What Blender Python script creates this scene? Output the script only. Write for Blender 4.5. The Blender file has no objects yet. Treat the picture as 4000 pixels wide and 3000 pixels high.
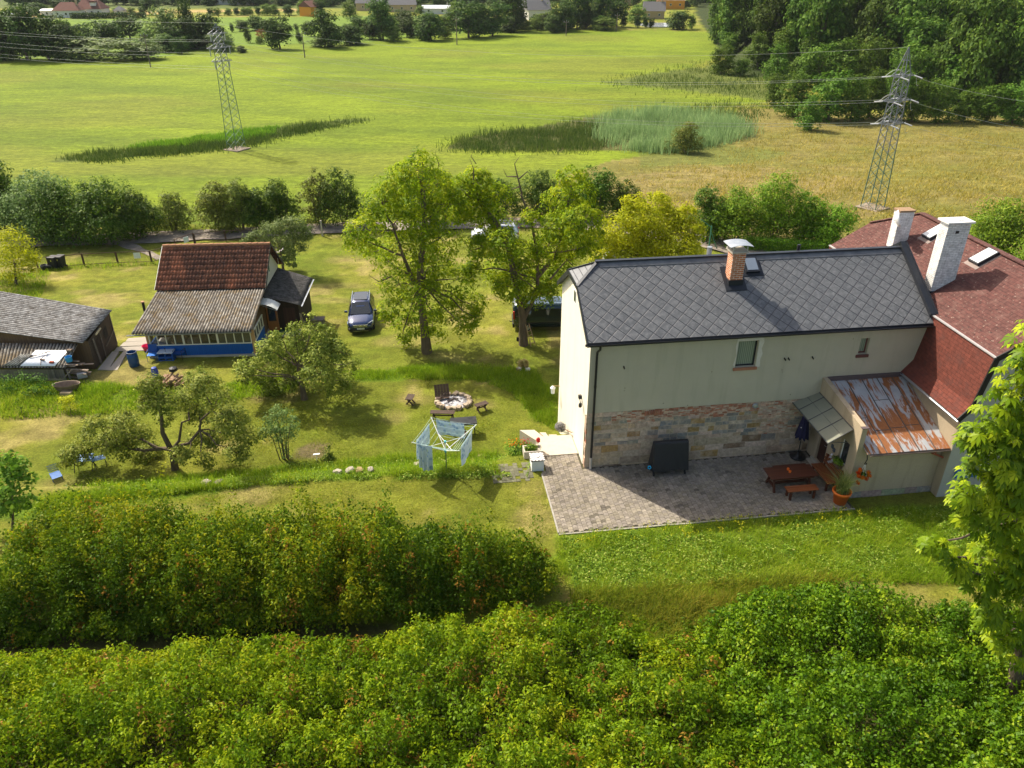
import bpy, bmesh, math, random
import numpy as np
from mathutils import Vector, Matrix
C = bpy.context.scene.collection
S = bpy.context.scene
R = math.radians
# ---------------------------------------------------------------- camera, sky, sun, exposure
FPX, PITCH, CAMZ = 3032.0, R(29.128), 20.0
cd = bpy.data.cameras.new("camera"); cam = bpy.data.objects.new("camera", cd); C.objects.link(cam)
cam.location = (0, 0, CAMZ); cam.rotation_euler = (R(90) - PITCH, 0, 0)
cd.sensor_width = 36; cd.lens = 36 * FPX / 4000; cd.clip_start = 0.3; cd.clip_end = 4000
S.camera = cam
SUN_EL = R(47); SUN_DIR = Vector((-0.73, 0.68, 0)).normalized() * math.cos(SUN_EL) + Vector((0, 0, math.sin(SUN_EL)))
w = bpy.data.worlds.new("World"); S.world = w; w.use_nodes = True
nt = w.node_tree; sky = nt.nodes.new("ShaderNodeTexSky"); sky.sky_type = 'NISHITA'; sky.sun_disc = False
sky.sun_elevation = SUN_EL; sky.sun_rotation = math.atan2(SUN_DIR.x, SUN_DIR.y); sky.air_density = 0.8; sky.dust_density = 3.0
bg = nt.nodes["Background"]; bg.inputs[1].default_value = 0.15
wm_ = nt.nodes.new("ShaderNodeMix"); wm_.data_type = 'RGBA'; wm_.blend_type = 'MULTIPLY'; wm_.inputs[0].default_value = 1; wm_.inputs[7].default_value = (1.08, 1.0, .86, 1)  # part cloudy, whiter than a clear blue sky
nt.links.new(sky.outputs[0], wm_.inputs[6]); nt.links.new(wm_.outputs[2], bg.inputs[0])
sd = bpy.data.lights.new("sun", 'SUN'); sd.energy = 4.2; sd.angle = R(0.6); sd.color = (1, 0.93, 0.8)
so = bpy.data.objects.new("sun", sd); C.objects.link(so)
so.rotation_euler = (-SUN_DIR).to_track_quat('-Z', 'Y').to_euler(); so.location = (-60, 60, 80)
S.view_settings.view_transform = 'Standard'; S.view_settings.look = 'None'
S.view_settings.exposure = 0.92; S.view_settings.gamma = 1
S.render.engine = 'CYCLES'
S.cycles.max_bounces = 6; S.cycles.diffuse_bounces = 3; S.cycles.transmission_bounces = 4; S.cycles.transparent_max_bounces = 6
S.cycles.use_denoising = True
# ---------------------------------------------------------------- pixels of the photo (4000x3000) and the terrain
CT, ST = math.cos(PITCH), math.sin(PITCH)
def ray(px, py):
    X = (px - 2000) / FPX; Y = (py - 1500) / FPX
    return np.array([X, CT - Y * ST, -ST - Y * CT])
def atz(px, py, z):
    d = ray(px, py); return Vector(np.array([0, 0, CAMZ]) + d * ((z - CAMZ) / d[2]))
def aty(px, py, y):
    d = ray(px, py); return Vector(np.array([0, 0, CAMZ]) + d * (y / d[1]))
def topx(x, y, z):
    Z = y * CT - (z - CAMZ) * ST; Y = -(y * ST + (z - CAMZ) * CT)
    return 2000 + FPX * x / Z, 1500 + FPX * Y / Z
def sm(t):
    t = np.clip(t, 0, 1); return t * t * (3 - 2 * t)
def gz(x, y):
    """height of the ground"""
    x = np.asarray(x, float); y = np.asarray(y, float)
    ye = np.interp(x, [-40, -17, -7, -1, 2, 3, 20], [26, 26.6, 27.9, 28.3, 29.6, 30.5, 31])
    ww = np.interp(x, [-8, -1, 2], [3.0, 3.4, 4.6])
    z = -1.9 * sm((y - ye) / ww)
    a = sm((x + 16) / 5)
    z = z - 0.95 * (a * sm((y - 41.0) / 2.2) + (1 - a) * sm((y - 38) / 22))
    z = z - 0.7 * sm((y - 44) / 24) - 2.6 * sm((y - 70) / 55)
    z = z + 0.13 * np.clip(18.5 - y, 0, 30)
    # wooded slope on the far right and far rise
    ln = y - np.interp(x, [20, 40, 75, 130, 200], [330, 235, 165, 128, 105])
    z = z + 0.16 * np.clip(ln - 12, 0, 160) * sm((x - 25) / 40) * sm((x / np.maximum(y, 1) - .255) / .06)
    z = z + 0.012 * np.clip(y - 420, 0, 400)
    z = z + 0.12 * np.sin(x * .11 + 1) * np.sin(y * .07) * sm((y - 55) / 30)
    return z
def G(px, py):
    """ground point seen at a photo pixel"""
    d = ray(px, py); k = np.concatenate([np.arange(6, 90, .05), np.arange(90, 900, .25)]) / d[1]
    P = np.outer(k, d) + [0, 0, CAMZ]; g = gz(P[:, 0], P[:, 1])
    i = int(np.argmax(P[:, 2] <= g))
    return Vector((P[i, 0], P[i, 1], g[i]))
def gp(x, y): return Vector((x, y, float(gz(x, y))))
def inpoly(px, py, poly):
    poly = np.asarray(poly, float); x0, y0 = poly[:, 0], poly[:, 1]; x1, y1 = np.roll(x0, -1), np.roll(y0, -1)
    ins = np.zeros(px.shape, bool)
    for a, b, c, e in zip(x0, y0, x1, y1):
        if b == e: continue
        ins ^= ((b > py) != (e > py)) & (px < (c - a) * (py - b) / (e - b) + a)
    return ins
# ---------------------------------------------------------------- objects
def tag(o, label=None, cat=None, group=None, kind=None):
    if label: o["label"] = label
    if cat: o["category"] = cat
    if group: o["group"] = group
    if kind: o["kind"] = kind
    return o
def thing(name, label, cat, loc, rz=0, group=None):
    o = bpy.data.objects.new(name, None); C.objects.link(o); o.location = loc; o.rotation_euler = (0, 0, rz); o.empty_display_size = .3
    return tag(o, label, cat, group)
def copy_tree(o, parent=None):
    c = o.copy(); C.objects.link(c)
    if parent is not None: c.parent = parent
    for ch in list(o.children): copy_tree(ch, c)
    return c
class MB:
    """collects faces and builds ONE mesh object"""
    def __init__(s, off=(0, 0, 0)): s.v = []; s.f = []; s.off = Vector(off); s.c = None; s.cols = []
    def add(s, vs, fs):
        n = len(s.v); s.v += [tuple(Vector(v) - s.off) for v in vs]; s.f += [tuple(i + n for i in f) for f in fs]
        if s.c is not None: s.cols += [s.c] * len(vs)
        return s
    def box(s, c, d, rot=None):
        h = Vector(d) / 2; vs = []
        for x in (-1, 1):
            for y in (-1, 1):
                for z in (-1, 1):
                    p = Vector((x * h.x, y * h.y, z * h.z)); p = rot @ p if rot else p; vs.append(p + Vector(c))
        return s.add(vs, [(0, 1, 3, 2), (4, 6, 7, 5), (0, 4, 5, 1), (2, 3, 7, 6), (0, 2, 6, 4), (1, 5, 7, 3)])
    def bb(s, x0, x1, y0, y1, z0, z1): return s.box(((x0 + x1) / 2, (y0 + y1) / 2, (z0 + z1) / 2), (abs(x1 - x0), abs(y1 - y0), abs(z1 - z0)))
    def bar(s, a, b, wd, th, up=(0, 0, 1)):
        a, b = Vector(a), Vector(b); d = b - a; L = d.length; x = d / L; y = Vector(up).cross(x)
        if y.length < 1e-4: y = Vector((0, 1, 0)).cross(x)
        y.normalize(); z = x.cross(y); m = Matrix((x, y, z)).transposed()
        return s.box((a + b) / 2, (L, wd, th), m)
    def tube(s, pts, r, n=6, cap=True):
        pts = [Vector(p) for p in pts]; rs = r if isinstance(r, (list, tuple)) else [r] * len(pts); vs = []; fs = []
        y = None
        for i, p in enumerate(pts):
            d = (pts[min(i + 1, len(pts) - 1)] - pts[max(i - 1, 0)]).normalized()
            if y is None: y = d.orthogonal().normalized()
            y = (y - d * y.dot(d)); y = y.normalized() if y.length > 1e-5 else d.orthogonal().normalized()
            z = d.cross(y)
            for k in range(n):
                a = 2 * math.pi * k / n; vs.append(p + (y * math.cos(a) + z * math.sin(a)) * rs[i])
        for i in range(len(pts) - 1):
            for k in range(n): fs.append((i * n + k, i * n + (k + 1) % n, (i + 1) * n + (k + 1) % n, (i + 1) * n + k))
        if cap: fs.append(tuple(reversed(range(n)))); fs.append(tuple(range((len(pts) - 1) * n, len(pts) * n)))
        return s.add(vs, fs)
    def lathe(s, prof, n=16, c=(0, 0, 0)):
        vs = []; fs = []; c = Vector(c)
        for r, z in prof:
            for k in range(n): a = 2 * math.pi * k / n; vs.append(c + Vector((r * math.cos(a), r * math.sin(a), z)))
        for i in range(len(prof) - 1):
            for k in range(n): fs.append((i * n + k, i * n + (k + 1) % n, (i + 1) * n + (k + 1) % n, (i + 1) * n + k))
        return s.add(vs, fs)
    def prism(s, poly, h):
        """closed prism of a planar polygon moved by vector h"""
        n = len(poly); a = [Vector(p) for p in poly]; b = [p + Vector(h) for p in a]
        return s.add(a + b, [tuple(range(n)), tuple(reversed(range(n, 2 * n)))] + [(i, i + n, (i + 1) % n + n, (i + 1) % n) for i in range(n)])
    def build(s, name, mat, parent=None, smooth=False, bevel=0):
        me = bpy.data.meshes.new(name); me.from_pydata(s.v, [], s.f)
        if s.c is not None:
            at = me.attributes.new("c", 'FLOAT_COLOR', 'POINT'); at.data.foreach_set("color", np.array([tuple(c) + (1,) for c in s.cols], np.float32).ravel())
        bm = bmesh.new(); bm.from_mesh(me); bmesh.ops.recalc_face_normals(bm, faces=bm.faces)
        if bevel: bmesh.ops.bevel(bm, geom=bm.edges[:], offset=bevel, segments=1, affect='EDGES')
        bm.to_mesh(me); bm.free()
        if smooth: me.shade_smooth()
        me.materials.append(mat); o = bpy.data.objects.new(name, me); C.objects.link(o)
        if parent is not None: o.parent = parent
        return o
def np_mesh(name, V, F, mat, parent=None, attr=None, smooth=False):
    """V (n,3), F (m,k) uniform faces, attr: per vertex float 'v'"""
    V = np.ascontiguousarray(V, np.float32); F = np.ascontiguousarray(F, np.int32); k = F.shape[1]
    me = bpy.data.meshes.new(name); me.vertices.add(len(V)); me.vertices.foreach_set("co", V.ravel())
    me.loops.add(F.size); me.loops.foreach_set("vertex_index", F.ravel())
    me.polygons.add(len(F)); me.polygons.foreach_set("loop_start", np.arange(len(F), dtype=np.int32) * k)
    if attr is not None:
        if attr.ndim == 1: at = me.attributes.new("v", 'FLOAT', 'POINT'); at.data.foreach_set("value", attr.astype(np.float32))
        else: at = me.attributes.new("c", 'FLOAT_COLOR', 'POINT'); at.data.foreach_set("color", np.c_[attr, np.ones(len(attr))].astype(np.float32).ravel())
    me.update(calc_edges=True)
    if smooth: me.shade_smooth()
    me.materials.append(mat); o = bpy.data.objects.new(name, me); C.objects.link(o)
    if parent is not None: o.parent = parent
    return o
# ---------------------------------------------------------------- materials
class N:
    def __init__(s, name):
        s.m = bpy.data.materials.new(name); s.m.use_nodes = True; s.t = s.m.node_tree; s.b = s.t.nodes["Principled BSDF"]; s.out = s.t.nodes["Material Output"]
        s._tc = None
    def new(s, ty, **kw):
        n = s.t.nodes.new(ty)
        for k, v in kw.items(): setattr(n, k, v)
        return n
    def put(s, sock, val):
        if isinstance(val, bpy.types.NodeSocket): s.t.links.new(val, sock)
        elif val is not None:
            if hasattr(sock.default_value, "__len__") and len(sock.default_value) == 4 and len(val) == 3: val = tuple(val) + (1,)
            sock.default_value = val
    def obj(s):
        if not s._tc: s._tc = s.new("ShaderNodeTexCoord")
        return s._tc.outputs["Object"]
    def pos(s): return s.new("ShaderNodeNewGeometry").outputs["Position"]
    def attr(s, name, out="Fac"): return s.new("ShaderNodeAttribute", attribute_name=name).outputs[out]
    def mapping(s, vec, scale=(1, 1, 1), rot=(0, 0, 0), loc=(0, 0, 0)):
        n = s.new("ShaderNodeMapping"); s.put(n.inputs[0], vec); n.inputs["Scale"].default_value = scale; n.inputs["Rotation"].default_value = rot; n.inputs["Location"].default_value = loc
        return n.outputs[0]
    def noise(s, scale, detail=3, vec=None, rough=.55, out=0, dist=0):
        n = s.new("ShaderNodeTexNoise"); s.put(n.inputs["Vector"], vec or s.obj()); n.inputs["Scale"].default_value = scale; n.inputs["Detail"].default_value = detail; n.inputs["Roughness"].default_value = rough; n.inputs["Distortion"].default_value = dist
        return n.outputs[out]
    def white(s, vec):
        n = s.new("ShaderNodeTexWhiteNoise", noise_dimensions='3D'); s.put(n.inputs["Vector"], vec); return n.outputs["Value"]
    def ramp(s, fac, stops, interp='LINEAR'):
        n = s.new("ShaderNodeValToRGB"); s.put(n.inputs[0], fac); cr = n.color_ramp; cr.interpolation = interp
        while len(cr.elements) < len(stops): cr.elements.new(.5)
        for e, (p, c) in zip(cr.elements, stops):
            e.position = p; e.color = (c, c, c, 1) if isinstance(c, (int, float)) else tuple(c) + (1,)
        return n.outputs[0]
    def mix(s, fac, a, b, mode='MIX'):
        n = s.new("ShaderNodeMix", data_type='RGBA', blend_type=mode); s.put(n.inputs[0], fac); s.put(n.inputs[6], a); s.put(n.inputs[7], b); return n.outputs[2]
    def math(s, op, a, b=None, c=None):
        n = s.new("ShaderNodeMath", operation=op); s.put(n.inputs[0], a)
        if b is not None: s.put(n.inputs[1], b)
        if c is not None: s.put(n.inputs[2], c)
        return n.outputs[0]
    def sep(s, vec):
        n = s.new("ShaderNodeSeparateXYZ"); s.put(n.inputs[0], vec); return n.outputs
    def comb(s, x, y, z):
        n = s.new("ShaderNodeCombineXYZ"); s.put(n.inputs[0], x); s.put(n.inputs[1], y); s.put(n.inputs[2], z); return n.outputs[0]
    def bump(s, h, dist=.02, strength=.6):
        n = s.new("ShaderNodeBump"); s.put(n.inputs["Height"], h); n.inputs["Distance"].default_value = dist; n.inputs["Strength"].default_value = strength
        s.put(s.b.inputs["Normal"], n.outputs[0]); return s
    def col(s, c, rough=.8, metal=0, spec=.3):
        s.put(s.b.inputs["Base Color"], c); s.put(s.b.inputs["Roughness"], rough); s.put(s.b.inputs["Metallic"], metal); s.b.inputs["Specular IOR Level"].default_value = spec; return s
def flat(name, c, rough=.7, metal=0, spec=.3, var=.25, scale=6.0):
    """a plain coat with some wear"""
    n = N(name); f = n.noise(scale, 4); k = 1 - var
    n.col(n.mix(f, tuple(x * k for x in c), tuple(min(1, x * (1 + var)) for x in c)), n.ramp(f, [(.3, max(0, rough - .08)), (.7, min(1, rough + .08))]), metal, spec); n.bump(n.noise(scale * 8, 2), .004, .3)
    return n.m
def leafmat(name, stops, trans=.35, rough=.5, objvar=.25, big=None):
    """stops: ramp of the leaf's own colour over its random number"""
    stops = [(p, (min(.62, c[0] * 1.48), min(.62, c[1] * 1.55), c[2] * .9)) for p, c in stops]; trans = min(.5, trans + .08)
    n = N(name); v = n.attr("v"); c = n.ramp(v, stops)
    if objvar:
        oi = n.new("ShaderNodeObjectInfo").outputs["Random"]; hs = n.new("ShaderNodeHueSaturation"); n.put(hs.inputs["Color"], c)
        n.put(hs.inputs["Value"], n.math('MULTIPLY_ADD', oi, 2 * objvar, 1 - objvar)); n.put(hs.inputs["Hue"], n.math('MULTIPLY_ADD', oi, .03, .485)); c = hs.outputs[0]
    if big: c = n.mix(n.ramp(n.noise(big, 2, n.pos()), [(.4, 0), (.65, 1)]), c, n.mix(.5, c, (.5, .38, .08), 'MIX'))
    n.col(c, rough + .08, 0, .12); tr = n.new("ShaderNodeBsdfTranslucent"); n.put(tr.inputs[0], c)
    mx = n.new("ShaderNodeMixShader"); mx.inputs[0].default_value = trans; n.t.links.new(n.b.outputs[0], mx.inputs[1]); n.t.links.new(tr.outputs[0], mx.inputs[2]); n.t.links.new(mx.outputs[0], n.out.inputs[0])
    return n.m
rng = np.random.default_rng(7); random.seed(7)
def vnoise(x, y, sc, seed=0):
    """value noise in 0..1"""
    x = np.asarray(x) / sc + seed * 17.3; y = np.asarray(y) / sc - seed * 9.1
    xi = np.floor(x); yi = np.floor(y); fx = sm(x - xi); fy = sm(y - yi)
    h = lambda a, b: np.modf(np.abs(np.sin(a * 127.1 + b * 311.7 + seed * 3.7) * 43758.5453))[0]
    return (h(xi, yi) * (1 - fx) + h(xi + 1, yi) * fx) * (1 - fy) + (h(xi, yi + 1) * (1 - fx) + h(xi + 1, yi + 1) * fx) * fy
def fbm(x, y, sc, seed=0): return .55 * vnoise(x, y, sc, seed) + .3 * vnoise(x, y, sc / 2.3, seed + 1) + .15 * vnoise(x, y, sc / 5.1, seed + 2)
# ---------------------------------------------------------------- ground: one sheet to beyond the last thing in view
ys = np.concatenate([np.arange(2, 62, .34), 62 + np.cumsum(.34 * 1.022 ** np.arange(170))]); ys = np.concatenate([ys, [1000, 1300]])
xp = np.concatenate([np.arange(0, 42, .38), 42 + np.cumsum(.38 * 1.045 ** np.arange(95))]); xp = xp[xp < 560]; xs = np.concatenate([-xp[::-1], xp[1:]])
X, Y = np.meshgrid(xs, ys); Xf, Yf = X.ravel(), Y.ravel(); Zf = gz(Xf, Yf)
Zf = Zf + .10 * (fbm(Xf, Yf, 2.2, 3) - .5) * sm((Yf - 30.5) / 4) + .06 * (vnoise(Xf, Yf, .8, 5) - .5) * sm((Yf - 31) / 4)
pxv, pyv = topx(Xf, Yf, Zf)
jx = pxv + (fbm(Xf, Yf, 4, 11) - .5) * np.clip(2200 / np.maximum(Yf, 15), 6, 90); jy = pyv + (fbm(Xf, Yf, 4, 12) - .5) * np.clip(1500 / np.maximum(Yf, 15), 3, 60)
def lerp(a, b, t): return np.asarray(a) * (1 - t)[:, None] + np.asarray(b) * t[:, None]
n1 = fbm(Xf, Yf, 5, 1); n2 = fbm(Xf, Yf, 2.2, 2); n3 = fbm(Xf, Yf, 14, 4); n4 = vnoise(Xf, Yf, .9, 6)
LAWN_A, LAWN_B, TAN = (.118, .160, .013), (.212, .208, .028), (.30, .245, .085)
col = lerp(LAWN_A, LAWN_B, np.clip(n1 * 1.3 - .1 + .3 * (n4 - .5), 0, 1)); col = lerp2 = col * (1 - (k := sm((n2 + .35 * n1 - .80) / .18))[:, None] * .75) + np.asarray(TAN) * k[:, None] * .75
def paint(poly, c, amt=1., soft=None):
    global col
    m = inpoly(jx, jy, poly) * amt
    if soft is not None: m = m * soft
    col = col * (1 - m[:, None]) + np.asarray(c) * m[:, None] if np.ndim(c) == 1 else col * (1 - m[:, None]) + c * m[:, None]
# the hay meadow beyond the track
streak = fbm(Xf * .28 + Yf * .05, Yf, 6, 21); mead = lerp((.180, .238, .013), (.112, .158, .012), np.clip(streak * 1.9 - .45, 0, 1)); brn = sm((fbm(Xf * .5, Yf, 26, 22) - .52) / .2)
mead = lerp2 = mead * (1 - .4 * brn[:, None]) + np.array((.165, .16, .028)) * .4 * brn[:, None]
MEADOW = [(-3000, 905), (400, 885), (1000, 870), (1700, 850), (2350, 640), (2540, 600), (2640, 590), (2500, 470), (2700, 425), (3000, 400), (2960, 350), (2760, 345), (2560, 300), (2780, 235), (2870, 190), (2800, 125), (2000, 110), (700, 160), (0, 250), (-3000, 300)]
paint(MEADOW, mead)
# dry pasture on the right of the meadow
past = lerp((.205, .170, .052), (.150, .150, .028), np.clip(n1 * 1.5 - .3, 0, 1)); past = past * (.8 + .4 * n2)[:, None]
paint([(1800, 860), (2350, 640), (2560, 600), (2700, 560), (2900, 420), (3300, 440), (3700, 448), (4300, 455), (5200, 470), (6200, 1100), (2800, 940), (2500, 900)], past)
paint([(2330, 770), (2420, 690), (2900, 640), (3400, 700), (3600, 800), (3300, 870), (2700, 830)], (.27, .20, .085), .55, sm((n2 - .3) / .3))
paint([(2500, 590), (2800, 560), (3100, 600), (2900, 640), (2500, 650)], (.12, .15, .03), .6)
# rough wet ground round the reeds and rushes
wet = lerp((.075, .085, .022), (.12, .115, .035), np.clip(n2 * 1.6 - .3, 0, 1))
paint([(1740, 580), (1800, 545), (2000, 510), (2330, 455), (2700, 440), (2950, 480), (2960, 540), (2700, 580), (2350, 590), (2100, 590)], wet)
paint([(2350, 325), (2560, 285), (2900, 240), (3100, 260), (3000, 390), (2650, 350)], (.10, .125, .028), .85)
paint([(180, 628), (480, 585), (800, 530), (1300, 470), (1460, 465), (1240, 505), (1000, 555), (750, 590), (300, 635)], (.08, .105, .02), .9)
# second field, stubble strip and gardens beyond the tree line
paint([(-3000, 240), (0, 235), (560, 230), (900, 175), (1300, 175), (2000, 110), (1900, 60), (0, 75), (-3000, 60)], lerp((.15, .225, .024), (.11, .175, .022), n3))
paint([(-3000, 80), (300, 66), (900, 45), (1250, 42), (1250, 34), (300, 46), (-3000, 40)], (.38, .27, .10), .9)
paint([(-3000, 34), (2000, 34), (2000, -600), (-3000, -600)], (.08, .11, .025), .9)
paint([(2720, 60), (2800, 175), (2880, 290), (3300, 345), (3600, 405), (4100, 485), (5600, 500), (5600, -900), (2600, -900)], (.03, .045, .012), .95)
# bare and worn spots by the houses
for cx, cy, rx, ry, a in [(2100, 2040, 80, 75, 1.0), (400, 1175, 110, 26, .75), (330, 1140, 60, 12, .6), (1250, 1180, 160, 14, .55), (1600, 1330, 150, 24, .6), (1720, 1390, 90, 20, .6), (1560, 1260, 120, 18, .55), (1640, 1560, 50, 25, .6), (1860, 1590, 70, 22, .6),
                          (1540, 1620, 60, 30, .5), (650, 1990, 160, 20, .5), (1230, 1760, 55, 40, .5), (200, 1700, 50, 30, .6), (2050, 1580, 30, 20, .6), (1350, 1020, 90, 18, .5), (2050, 1240, 90, 24, .6), (1330, 1120, 120, 12, .5), (250, 1900, 110, 30, .55), (2450, 2300, 260, 30, .5), (3350, 2180, 110, 40, .35)]:
    d = ((jx - cx) / rx) ** 2 + ((jy - cy) / ry) ** 2; m = a * sm(1.4 - d) * (.55 + .45 * n4); col = col * (1 - m[:, None]) + np.asarray(TAN) * m[:, None]
paint([(1180, 1740), (1290, 1730), (1270, 1800), (1120, 1800)], (.16, .12, .07), .8)
# lusher unmown banks
lush = lerp((.065, .145, .006), (.135, .20, .010), n2)
paint([(1270, 1440), (1500, 1450), (1700, 1420), (2080, 1440), (2170, 1560), (2180, 1680), (2080, 1640), (2000, 1530), (1850, 1480), (1300, 1490)], lush, .85)
paint([(0, 1990), (650, 1860), (1050, 1830), (1500, 1790), (1940, 1780), (1940, 1860), (1300, 1880), (600, 1950), (0, 2040)], lush, .85)
paint([(0, 1480), (400, 1490), (700, 1530), (1100, 1470), (1150, 1530), (700, 1600), (0, 1560)], lush, .7)
paint([(2190, 2090), (3260, 1990), (4200, 1950), (4200, 2300), (3300, 2260), (2300, 2330), (2150, 2200)], lerp((.10, .185, .012), (.185, .225, .022), n2), .9)
paint([(2190, 2310), (2600, 2290), (3300, 2230), (3500, 2350), (2900, 2480), (2300, 2480)], lerp((.15, .15, .03), (.25, .19, .07), n2), .9)
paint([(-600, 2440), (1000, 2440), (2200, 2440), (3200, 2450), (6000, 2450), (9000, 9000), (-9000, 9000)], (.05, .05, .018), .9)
nx, ny = len(xs), len(ys); ii = np.arange(nx * ny).reshape(ny, nx); F = np.stack([ii[:-1, :-1], ii[:-1, 1:], ii[1:, 1:], ii[1:, :-1]], -1).reshape(-1, 4)
g = N("ground_grass"); gc = g.attr("c", "Color"); P_ = g.pos()
f1 = g.noise(9, 5, P_, .7); f2 = g.noise(1.3, 4, P_); f3 = g.noise(38, 3, P_, .7); f4 = g.noise(.45, 5, g.mapping(P_, (.6, 1.6, 1)), .65)
gc = g.mix(1, gc, g.ramp(f1, [(.3, .62), (.7, 1.32)]), 'MULTIPLY'); gc = g.mix(1, gc, g.ramp(f4, [(.3, .76), (.7, 1.22)]), 'MULTIPLY'); gc = g.mix(1, gc, g.ramp(f2, [(.3, .74), (.7, 1.24)]), 'MULTIPLY'); gc = g.mix(1, gc, g.ramp(f3, [(.3, .72), (.72, 1.25)]), 'MULTIPLY')
g.col(gc, .95, 0, .1); g.bump(g.math('ADD', g.math('MULTIPLY', f1, .7), g.math('MULTIPLY', f3, .5)), .12, .9)
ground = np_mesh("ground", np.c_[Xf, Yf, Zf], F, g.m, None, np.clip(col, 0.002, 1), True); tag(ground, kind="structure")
# ---------------------------------------------------------------- the gravel track behind the gardens
def strip(name, pts, wd, mat, lift=.04, step=.5, sag=.0):
    P = [G(*p) if len(p) == 2 else Vector(p) for p in pts]; q = []
    for a, b in zip(P, P[1:]):
        n = max(1, int((b - a).length / step)); q += [a.lerp(b, i / n) for i in range(n)]
    q.append(P[-1]); q = np.array([(p.x, p.y) for p in q])
    for _ in range(8): q[1:-1] = (q[:-2] + q[1:-1] * 2 + q[2:]) / 4
    t = np.gradient(q, axis=0); t /= np.linalg.norm(t, axis=1)[:, None]; nrm = np.c_[-t[:, 1], t[:, 0]]; V = []; k = 7
    for j in range(k):
        o = (j / (k - 1) - .5) * wd + (vnoise(q[:, 0], q[:, 1], 1.5, 31 + j) - .5) * (.5 if j in (0, k - 1) else 0); c = q + nrm * o[:, None]; V.append(np.c_[c, gz(c[:, 0], c[:, 1]) + lift])
    V = np.stack(V, 1); n = len(q); idx = np.arange(n * k).reshape(n, k); F = np.stack([idx[:-1, :-1], idx[1:, :-1], idx[1:, 1:], idx[:-1, 1:]], -1).reshape(-1, 4)
    return np_mesh(name, V.reshape(-1, 3), F, mat, smooth=True)
rd = N("track_gravel"); a1 = rd.noise(1.2, 4, rd.pos()); a2 = rd.noise(14, 3, rd.pos(), .7)
rc = rd.mix(rd.ramp(a1, [(.4, 0), (.62, 1)]), (.20, .17, .14), (.31, .26, .20)); rc = rd.mix(1, rc, rd.ramp(a2, [(.3, .7), (.7, 1.2)]), 'MULTIPLY'); rd.col(rc, .95, 0, .1); rd.bump(a2, .05, .8)
tag(strip("track", [(-900, 950), (130, 945), (500, 936), (900, 915), (1250, 896), (1700, 884), (2000, 872), (2350, 885), (2640, 922), (2800, 955), (3000, 1010), (3200, 1080)], 3.3, rd.m, .12), kind="structure")
tag(strip("worn_path", [(470, 950), (540, 975), (600, 1000), (660, 1025)], .9, rd.m, .06), kind="structure")
# ---------------------------------------------------------------- building materials
def brickmat(name, c1, c2, mortar, bw, bh, ms=.01, wall=True, off=.5, bump=.01, rough=.85, dirt=None, mix2=.0, squash=1):
    n = N(name); o = n.obj()
    if wall: x, y, z = n.sep(o); o = n.comb(n.math('ADD', x, y), z, 0)
    b = n.new("ShaderNodeTexBrick", offset=off, squash=squash); n.put(b.inputs["Vector"], o); b.inputs["Scale"].default_value = 1; b.inputs["Brick Width"].default_value = bw; b.inputs["Row Height"].default_value = bh
    b.inputs["Mortar Size"].default_value = ms; b.inputs["Mortar Smooth"].default_value = .15; n.put(b.inputs["Color1"], c1); n.put(b.inputs["Color2"], c2); n.put(b.inputs["Mortar"], mortar)
    c = n.mix(1, b.outputs[0], n.ramp(n.noise(5, 4), [(.3, .72), (.7, 1.2)]), 'MULTIPLY')
    if dirt:
        for col, sc, lo, hi in dirt: c = n.mix(n.ramp(n.noise(sc, 5, None, .65), [(lo, 0), (hi, 1)]), c, col)
    n.col(c, rough, 0, .25); n.bump(n.math('ADD', n.math('MULTIPLY', b.outputs[1], -1), n.math('MULTIPLY', n.noise(40, 2), .3)), bump, .9); return n.m
def plaster(name, c, stain=(.27, .24, .17), amt=.3, pits=True):
    n = N(name); o = n.obj(); big = n.noise(.9, 5, o, .6); x, y, z = n.sep(o); drip = n.noise(1, 4, n.mapping(o, (2.2, 2.2, .22)), .6)
    cc = n.mix(big, tuple(v * .88 for v in c), tuple(v * 1.1 for v in c)); cc = n.mix(n.math('MULTIPLY', n.ramp(drip, [(.52, 0), (.75, 1)]), amt), cc, stain)
    fine = n.noise(55, 2, o, .7); cc = n.mix(1, cc, n.ramp(fine, [(.25, .82), (.7, 1.1)]), 'MULTIPLY')
    if pits:
        vo = n.new("ShaderNodeTexVoronoi"); n.put(vo.inputs["Vector"], o); vo.inputs["Scale"].default_value = 2.1; cc = n.mix(n.ramp(vo.outputs["Distance"], [(.035, 1), (.065, 0)]), cc, (.12, .1, .08))
    n.col(cc, .93, 0, .15); n.bump(fine, .012, .7); return n.m
def planks(name, c1, c2, wd=.14, vert=True, rough=.85):
    n = N(name); x, y, z = n.sep(n.obj()); a = n.math('ADD', x, y) if vert else z; k = n.math('DIVIDE', a, wd); fr = n.math('FRACT', k); idn = n.math('FLOOR', k)
    gr = n.noise(1, 4, n.mapping(n.obj(), (22, 22, 1.3) if vert else (1.3, 1.3, 22)), .6); wv = n.white(n.comb(idn, 0, 0))
    c = n.mix(n.math('MULTIPLY_ADD', wv, .5, n.math('MULTIPLY', gr, .5)), c1, c2); gap = n.ramp(fr, [(.0, 0), (.05, 1), (.95, 1), (1, 0)]); c = n.mix(gap, tuple(v * .2 for v in c1), c)
    n.col(c, rough, 0, .2); n.bump(n.math('ADD', gap, n.math('MULTIPLY', gr, .4)), .012, .8); return n.m
def wood(name, c1, c2, rough=.6, axis=0):
    n = N(name); s = [14, 14, 14]; s[axis] = 1.2; gr = n.noise(1, 5, n.mapping(n.obj(), tuple(s)), .6); n.col(n.mix(n.ramp(gr, [(.3, 0), (.7, 1)]), c1, c2), rough, 0, .3); n.bump(gr, .004, .6); return n.m
GLASS = N("window_glass"); GLASS.col((.02, .025, .03), .06, 0, .9); GLASS = GLASS.m
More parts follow.
